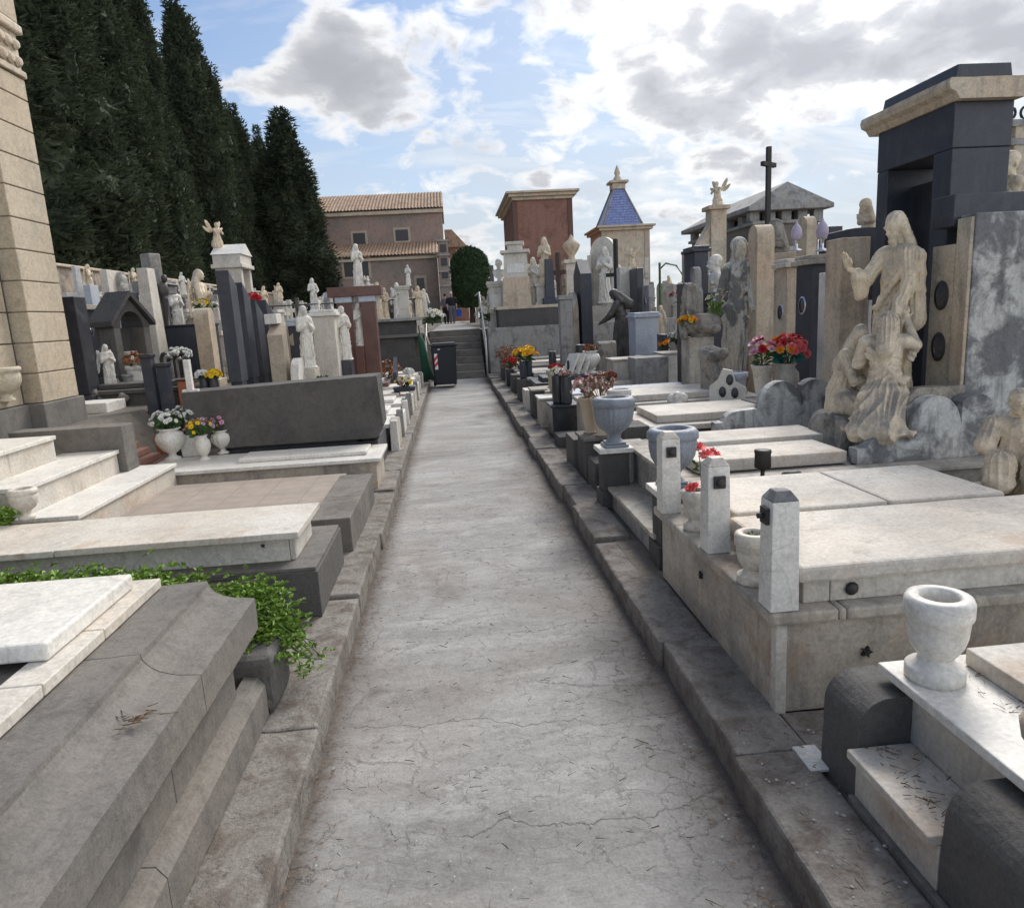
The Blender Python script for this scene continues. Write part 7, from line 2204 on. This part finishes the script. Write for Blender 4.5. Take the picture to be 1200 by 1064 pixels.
SU('madonna', 202, 333, 12.4, 1.5, rad(60), statuew, 'white draped figure below the boundary wall')
block(at(202, 400, 12.4).x - .25, at(202, 400, 12.4).x + .25, 12.2, 12.6, .95, 1.5, marble_w, 'white sloped base of the draped figure', name='pedestal', cat='pedestal')
ST(186, 352, 12.2, 14, .95, lava_d, 'dark slim stele with a lantern left of the draped figure', 'L')
block(at(207, 385, 11.2).x - .75, at(207, 385, 11.2).x + .45, 11.0, 11.7, .4, zt(207, 381, 11.2), blue_g, 'dark granite tomb wall behind the bent pipes', cat='tomb', name='tomb', capm=granite)
ST(234, 361, 10.4, 20, .8, creamst, 'pair of cream arched slabs left of the slanted slabs', 'L', top='arch', t=.2)
SU('angel', 231, 313, 13.2, 1.3, L_, statuem, 'tall cream angel figure left of the white pavilion')
PD(231, 13.2, .9, 1.3, .45, marble_d, 'marble pedestal of the tall cream angel')
bouquet((at(207, 400, 9.5).x, 9.5, 1.22), .16, ['white'], 'white flowers above the bent pipes', seed=64, n=34, fr=.04)
vase('tall', (at(207, 412, 9.5).x, 9.5, .95), .28, marble_d, 'slim marble vase under the white flowers')
for px, lb, c, sd in ((238, 'left black vase of white flowers beside the slanted slabs', ['white'], 65), (249, 'right black vase of yellow flowers beside the slanted slabs', ['yellow'], 66)):
    q = at(px, 440, 8.0)
    vase('cyl', (q.x, 8.0, .86), .24, granite, lb)
    bouquet((q.x, 8.0, 1.06), .10, c, lb.split(' vase of ')[1].capitalize() + ' in the ' + lb.split(' ')[0] + ' black vase', seed=sd, n=26, fr=.032)
block(at(244, 450, 8.0).x - .22, at(244, 450, 8.0).x + .20, 7.85, 8.12, .42, .86, greyst, 'grey stone stand under the two black vases', name='stand', cat='stand')
o = thing('clay_box', 'red brown glazed flower box near the bent pipes', 'flower box', (at(217, 440, 8.2).x, 8.2, .55))
MB().box(-.07, .07, -.08, .08, 0, .52, bev=.006).build('body', terra, o)
MB().box(-.085, .085, -.095, .095, .521, .54, bev=.005).build('rim', brownm, o)
bouquet((at(296, 352, 10.8).x, 10.8, zt(296, 360, 10.8)), .16, ['red'], 'crimson flowers hanging behind the slanted slabs', seed=67, n=30, fr=.045)
bouquet((at(236, 352, 11.0).x, 11.0, zt(236, 364, 11.0)), .14, ['yellow', 'cream'], 'yellow flowers beside the cream arched slabs', seed=68, n=24)

ST(320, 378, 8.9, 22, .40, beigest, 'rough beige stone slab right of the slanted slabs', 'L', t=.18, rough=.004, top='slant')
ST(336, 386, 9.7, 14, .40, beigest, 'second shorter beige stone slab', 'L', t=.16, rough=.004)
block(at(318, 378, 9.0).x - .07, at(318, 378, 9.0).x + .08, 8.95, 9.2, zt(318, 380, 9.0), zt(318, 380, 9.0) + .12, marble_w, 'small white inscribed block on the beige slab')
ST(343, 421, 8.8, 20, .42, marble_w, 'low white arched surround at the foot of the blue stele', 'L', top='arch')
ST(345, 374, 9.7, 22, .40, blue_g, 'dark blue stele with a pale cap left of the white madonna', 'L', cap=bluew, t=.2)
SU('madonna', 354, 357, 9.3, 1.06, rad(40), statuew, 'white praying madonna before the dark blue stele')
block(at(356, 430, 9.3).x - .16, at(356, 430, 9.3).x + .16, 9.15, 9.5, .4, 1.06, marble_d, 'white base of the praying madonna', name='pedestal', cat='pedestal')
o = ST(377, 363, 10.0, 34, .40, marble, 'broad white temple shaped headstone with side pilasters', 'L', cap=marble_w, t=.30, top='flat')
SU('bust', 373, 352, 10.2, zt(373, 363, 10.2), L_, marble_w, 'small rounded bust on the white temple headstone', 'bust')
ST(391, 372, 10.7, 14, .40, lava_d, 'dark greenish stele behind the white angel', 'L')
SU('angel', 399, 357, 10.4, 1.08, rad(45), statuew, 'white angel statue left of the brown portal')
block(at(401, 430, 10.4).x - .15, at(401, 430, 10.4).x + .15, 10.25, 10.55, .4, 1.08, granite, 'black base of the white angel', name='pedestal', cat='pedestal')
# brown portal
Yb = 12.4
t = thing('brown_portal', 'brown marble portal with two columns and a heavy lintel', 'tomb', (0, 0, 0))
xl, xrr = at(402, 350, Yb).x, at(430, 350, Yb).x
ztp_ = zt(415, 336, Yb)
for xx in (xl, xrr):
    MB().box(xx - .12, xx + .12, Yb, Yb + .3, .62, ztp_ - .26, bev=.006).build('column', brownm, t)
    MB().box(xx - .14, xx + .14, Yb - .02, Yb + .32, ztp_ - .259, ztp_ - .16, bev=.006).build('capital', bluew, t)
    MB().box(xx - .14, xx + .14, Yb - .02, Yb + .32, .56, .62, bev=.006).build('column_foot', bluew, t)
MB().box(xl - .25, xrr + .25, Yb - .06, Yb + .36, ztp_ - .159, ztp_, bev=.008).build('lintel', brownm, t)
MB().box(xl - .2, xrr + .24, Yb - .1, Yb + .4, .38, .558, bev=.008).build('base', brownm, t)
MB().box(xl + .122, xrr - .122, Yb - .05, Yb + .25, .62, 1.2, bev=.006).build('socle', brownm, t)
SU('madonna', 419, 353, Yb + .1, 1.2, rad(30), statuew, 'white statue standing inside the brown portal')
SU('madonna', 416, 285, Yb + .15, ztp_, rad(35), statuew, 'white madonna standing on top of the brown portal')
SU('angel_top', 430, 322, Yb + .15, ztp_ + .0, rad(70), statuew, 'small white angel beside the madonna on the lintel')
bouquet((at(371, 420, 9.0).x, 9.0, .62), .17, ['white', 'pink'], 'cascade of white and pink flowers under the white headstone', seed=70, n=46, fr=.035)
bouquet((at(366, 436, 8.7).x, 8.7, .47), .11, ['white'], 'white flowers low by the dark tilted block', seed=71, n=26, fr=.032)
vase('pot', (at(377, 417, 9.2).x, 9.2, .75), .16, terra, 'orange terracotta pot with two round shrubs')
bouquet((at(377, 417, 9.2).x - .02, 9.2, .88), .10, ['cream'], 'two small round green shrubs in the orange pot', seed=72, n=3, fr=.01, nl=140)
vase('classic', (at(405, 441, 9.6).x, 9.6, .47), .2, bluem, 'small grey metal urn behind the dark tilted block', 'urn', name='urn')
block(at(400, 430, 9.8).x - .5, at(400, 430, 9.8).x + .3, 9.5, 10.0, .2, .47, granite, 'low black slab under the small grey urn')
block(at(372, 440, 8.9).x - .35, at(372, 440, 8.9).x + .3, 8.6, 9.3, .2, .46, marble_d, 'pale low base under the pink and white flowers')

# statues along the terrace wall left of the stairs
zw = 1.64
for (k, px, py, Y, m, lb, rz) in (('madonna_child', 441, 330, 18.9, statuem, 'cream statue group, leftmost on the dark terrace wall', 0), ('angel', 464, 330, 18.9, statuew, 'white draped angel in the middle of the terrace wall', .3),
                              ('christ', 449, 336, 19.0, statuem, 'small cream statue second on the terrace wall', -.3), ('christ_blessing', 489, 334, 18.9, statuem, 'cream robed figure at the right end of the terrace wall', .2), ('madonna_open', 496, 338, 19.1, statuew, 'white veiled figure nearest the stair rail', 0)):
    SU(k, px, py, Y, zw, rz, m, lb)
PD(477, 18.95, zw, zt(477, 335, 18.95), .34, marble, 'slim white pedestal on the terrace wall')
SU('madonna', 477, 310, 18.95, zt(477, 335, 18.95), .2, statuew, 'tall white statue on the slim pedestal of the terrace wall')
bouquet((at(505, 362, 18.9).x, 19.2, 1.45), .34, ['white', 'cream'], 'white flowers spilling beside the left stair rail', seed=73, n=60, fr=.06)
bouquet((at(571, 352, 20.6).x, 20.6, 1.45), .36, ['white', 'cream'], 'white flowers beside the bearded bust pedestal', seed=74, n=60, fr=.06)

# ------------------------------------------------------------------ crowded rows far behind
rf_ = random.Random(11)
protos = {}


def proto_stele(nm, w, t_, h, m, top, **kw):
    o = stele((0, 0, -50), w, t_, h, m, 'x', 0, top, **kw)
    return o


ROW = ['']


P_ = {'white_cross': cross((0, 0, 0), 1.5, .55, .14, marble, 'x', 0, 'block'), 'dark_cross': cross((0, 0, 0), 1.5, .55, .15, lava, 'x', 0, 'rock', bmat=lava_l),
      'pale': stele((0, 0, 0), .6, .16, 1.3, marble, 'x', 0, cap=True, oval=.7), 'arch': stele((0, 0, 0), .55, .15, 1.35, marble_d, 'x', 0, 'arch', oval=.7),
      'dark': stele((0, 0, 0), .6, .16, 1.35, blue_g, 'x', 0, cap=marble_d, oval=.7), 'gable': stele((0, 0, 0), .6, .2, 1.4, greyst, 'x', 0, 'gable', plaque=(marble_w, .5, .36, .4)),
      'grey': stele((0, 0, 0), .5, .18, 1.3, weath, 'x', 0, 'shoulder')}
used = set()
REG = {}
ORD = ['leftmost', 'second', 'third', 'fourth', 'fifth', 'sixth', 'seventh', 'eighth', 'ninth', 'tenth', 'eleventh', 'twelfth', 'thirteenth', 'fourteenth', 'fifteenth', 'sixteenth']
KIND = {'white_cross': 'small white cross', 'dark_cross': 'dark stone cross', 'pale': 'pale capped headstone', 'arch': 'round topped headstone', 'dark': 'dark headstone', 'gable': 'gabled grey headstone', 'grey': 'weathered grey stele',
        'madonna': 'praying veiled statue', 'angel': 'winged angel statue', 'christ': 'bearded robed statue', 'madonna_open': 'open handed veiled statue', 'madonna_child': 'mother and child statue', 'christ_blessing': 'hand raising robed statue', 'vase': 'small stone flower vase', 'stand': 'low stone flower stand',
        'pedestal': 'stone statue pedestal'}


def reg(o, kind, side, row):
    REG.setdefault((kind, side, row), []).append(o)
    o['group'] = (KIND[kind] + 'es' if KIND[kind][-2:] in ('ss', 'ch') else KIND[kind] + 's') + ' in the ' + ('rows below the cypresses' if side == 'L' else 'rows on the right')
    return o




def far(kind, x, y, z, s, rz, side):
    src = P_[kind]
    o = src if kind not in used else copy_tree(src)
    used.add(kind)
    o.location = (x, y, z - .05)
    o.rotation_euler = (0, rad(rf_.uniform(-1.5, 1.5)), rz)
    o.scale = (rf_.uniform(.42, .9), rf_.uniform(.7, 1), s)
    tag(o, None, 'cross' if 'cross' in kind else 'headstone')
    reg(o, kind, side, ROW[0])


kinds = ['white_cross', 'pale', 'arch', 'dark', 'gable', 'grey', 'pale', 'white_cross', 'arch', 'dark_cross']
stk_ = ['madonna', 'angel', 'christ', 'madonna_open', 'madonna_child', 'christ_blessing']
nst = 0
for ri, yy in enumerate((19.8, 21.4, 23.2, 25.2, 27.4, 30, 33, 36.5, 41, 46, 52)):
    ROW[0] = ['front', 'second', 'third', 'fourth', 'fifth', 'sixth', 'seventh', 'eighth', 'ninth', 'tenth', 'eleventh', 'twelfth', 'last'][ri] + ' row behind the railing'
    x = -11.4 + rf_.uniform(0, .5)
    while x < -1.2 - (yy > 40) * 1.5:
        z = ground_z(x, yy)
        if abs(x / yy) < .36 or True:
            y2 = yy + rf_.uniform(-.4, .4)
            if rf_.random() < .30:
                hb = rf_.uniform(.4, .9)
                k = rf_.choice(stk_)
                PDm = rf_.choice([marble, marble_d, greyst])
                reg(pedestal((x, y2, z - .03), .38, hb, PDm, 'x', L_), 'pedestal', 'L', ROW[0])
                sh_ = rf_.uniform(.75, 1.05)
                reg(statue(k, (x, y2, z - .03 + hb), sh_, rad(rf_.uniform(20, 110)), rf_.choice([statuew, statuem]), 'x', 'statue'), k, 'L', ROW[0])
            else:
                far(rf_.choice(kinds), x, y2, z, rf_.uniform(.55, 1.1) * (.85 if x < -8 else 1), L_ + rad(rf_.uniform(-25, 10)), 'L')
        x += rf_.uniform(.5, .9) * (1 + (yy - 19) * .014)
for ri, yy in enumerate((8.8, 10.6, 12.6, 14.4, 16.4, 21.5, 23.6, 26, 28.5, 31.5, 35, 39, 44)):
    ROW[0] = ['front', 'second', 'third', 'fourth', 'fifth', 'sixth', 'seventh', 'eighth', 'ninth', 'tenth', 'eleventh', 'twelfth', 'last'][ri] + ' row behind the right graves'
    x = (4.6 if yy < 19 else 1.6) + rf_.uniform(0, .5)
    xmax = min(yy * .62, 17)
    while x < xmax:
        z = ground_z(x, yy)
        inb = (x > 8.2 and 18.5 < yy < 24.5) or (2.4 < x < 6.2 and 29 < yy < 37.5) or (6.4 < x < 9.8 and 30.5 < yy < 36)
        if not inb:
            y2 = yy + rf_.uniform(-.4, .4)
            if rf_.random() < .26:
                hb = rf_.uniform(.4, .8)
                k = rf_.choice(stk_)
                reg(pedestal((x, y2, z - .03), .38, hb, rf_.choice([marble, marble_d, greyst]), 'x', R_), 'pedestal', 'R', ROW[0])
                reg(statue(k, (x, y2, z - .03 + hb), rf_.uniform(.8, 1.1), rad(rf_.uniform(-110, -20)), rf_.choice([statuew, statuem]), 'x', 'statue'), k, 'R', ROW[0])
            else:
                far(rf_.choice(kinds), x, y2, z, rf_.uniform(.75, 1.25) * (1.15 if yy < 19 else 1), R_ + rad(rf_.uniform(-10, 25)), 'R')
        x += rf_.uniform(.55, 1.0) * (1 + max(yy - 19, 0) * .012)
for i in range(64):
    L0 = i % 2 == 0
    yy = rf_.uniform(11.2, 17.8) if i % 4 < 2 else rf_.uniform(19.6, 27)
    xx = -rf_.uniform(.20, .56) * yy if L0 else rf_.uniform(.24, .5) * yy
    if L0 and yy < 13.2 and xx > -4.6: continue
    cn_ = rf_.choice(['white', 'yellow', 'red', 'pink', 'orange', 'white', 'rust', 'cream'])
    zz_ = ground_z(xx, yy)
    SD_, RW_ = ('L' if L0 else 'R'), ('far ' if yy > 18 else 'middle ') + ('left rows' if L0 else 'right rows')
    hh_ = rf_.uniform(.25, .75)
    if hh_ > .4:
        st_ = pedestal((xx, yy, zz_ - .02), .26, hh_ - .18, rf_.choice([granite, marble_d, greyst, blue_g]), 'x')
        reg(st_, 'stand', SD_, RW_)
        zz_ += hh_ - .20
    reg(vase(rf_.choice(['cyl', 'classic', 'pot']), (xx, yy, zz_), .24, rf_.choice([granite, marble_w, marble]), 'x', seg=12), 'vase', SD_, RW_)
    KIND[cn_] = 'small ' + cn_ + ' flower bunch'
    reg(bouquet((xx, yy, zz_ + .2), rf_.uniform(.11, .19), [cn_], 'x', seed=200 + i, n=22, fr=.045, nl=24), cn_, SD_, RW_)
# rows between the near left graves and the terrace
for ri, yy in enumerate((11.6, 12.8, 13.9, 15.0, 16.1, 17.3)):
    ROW[0] = ['front', 'second', 'third', 'fourth', 'fifth', 'sixth', 'seventh', 'eighth', 'ninth', 'tenth', 'eleventh', 'twelfth', 'last'][ri] + ' row before the railing'
    x = -yy * .66
    while x < -2.2:
        if not (-4.4 < x < -1.0 and yy < 13.0):
            z = ground_z(x, yy)
            far(rf_.choice(['white_cross', 'pale', 'arch', 'dark', 'grey', 'dark']), x, yy + rf_.uniform(-.3, .3), z, rf_.uniform(.65, .95), L_ + rad(rf_.uniform(-20, 10)), 'L')
        x += rf_.uniform(.42, .8)

for (k, sd_, rw), os_ in REG.items():
    os_.sort(key=lambda o: o.location.x)
    for i, o in enumerate(os_):
        o['label'] = (KIND[k] + ' in the ' + rw) if len(os_) == 1 else ORD[min(i, 15)] + ' ' + KIND[k] + (' in the ' if i == 0 else ' from the left in the ') + rw

# ------------------------------------------------------------------ leaf litter, twigs and grit (uncountable)
def litter(name, label, mat, n, seed, box, sz, cluster=None, z=.01, kind='leaf'):
    rg = random.Random(seed)
    m = MB()
    for i in range(n):
        x, y = box(rg)
        s = sz * rg.uniform(.5, 1.5)
        a = rg.uniform(0, 6.28)
        if kind == 'twig':
            ln = s * rg.uniform(1.5, 4)
            dx, dy = math.cos(a) * ln, math.sin(a) * ln
            w = s * .11
            m.add([(x, y, z), (x + dx, y + dy, z + rg.uniform(0, .008)), (x + dx - dy / ln * w, y + dy + dx / ln * w, z + .004), (x - dy / ln * w, y + dx / ln * w, z + .003)], [(0, 1, 2, 3)])
        elif kind == 'stone':
            h = s * .5
            pts = [(x + s * rg.uniform(.7, 1.1) * math.cos(a + k * 1.257), y + s * rg.uniform(.7, 1.1) * math.sin(a + k * 1.257), z) for k in range(5)] + [(x, y, z + h)]
            m.add(pts, [(k, (k + 1) % 5, 5) for k in range(5)])
        else:
            c, sn = math.cos(a), math.sin(a)
            pts = [(x, y, z), (x + c * s - sn * s * .35, y + sn * s + c * s * .35, z + rg.uniform(0, s * .5)), (x + c * s * 2, y + sn * s * 2, z + rg.uniform(0, s * .3)), (x + c * s + sn * s * .35, y + sn * s - c * s * .35, z + rg.uniform(0, s * .3))]
            m.add(pts, [(0, 1, 2, 3)])
    o = m.build(name, mat)
    tag(o, label, None, None, 'stuff')
    return o


def edgeL(r): return (-.60 + abs(r.gauss(0, .045)), r.uniform(.6, 17) ** 1.0)
def edgeR(r): return (.85 - abs(r.gauss(0, .07)), r.uniform(.6, 17))
def near_any(r): return (r.uniform(-.55, .8), 1.2 + abs(r.gauss(0, 2.5)))
def padR(r): return (r.uniform(.88, 1.28), r.uniform(.9, 2.2))


litter('leaf_litter', 'dry brown leaf bits lying along the left kerb', litter_m, 1500, 1, edgeL, .007)
litter('leaf_litter', 'dry brown leaf bits lying along the right kerb', litter_m, 1700, 2, edgeR, .007)
litter('twigs', 'scattered dry twigs and needles on the path', litter_m, 420, 3, near_any, .010, kind='twig', z=.014)
litter('twigs', 'dry twigs lying on the right kerb and its pavement', litter_m, 200, 4, padR, .009, z=.136, kind='twig')
litter('grit', 'small pale pebbles on the right kerb and pavement', pebble_m, 90, 5, padR, .0055, z=.13, kind='stone')
litter('grit', 'small grit on the path', pebble_m, 500, 6, near_any, .0035, z=.008, kind='stone')
litter('twigs', 'dry roots and crumbs on the marble step', litter_m, 130, 7, lambda r: (1.12 + abs(r.gauss(0, .06)), r.uniform(1.3, 1.78)), .008, z=.302, kind='twig')
litter('twigs', 'dry crumbs on the upper marble slab', litter_m, 90, 8, lambda r: (r.uniform(1.38, 1.46), r.uniform(1.0, 1.84)), .008, z=.504, kind='twig')
litter('twigs', 'withered tendrils lying on the dark coping', leaf_d, 40, 9, lambda r: (-.86 + r.gauss(0, .02), 1.72 + r.gauss(0, .03)), .012, z=.645, kind='twig')
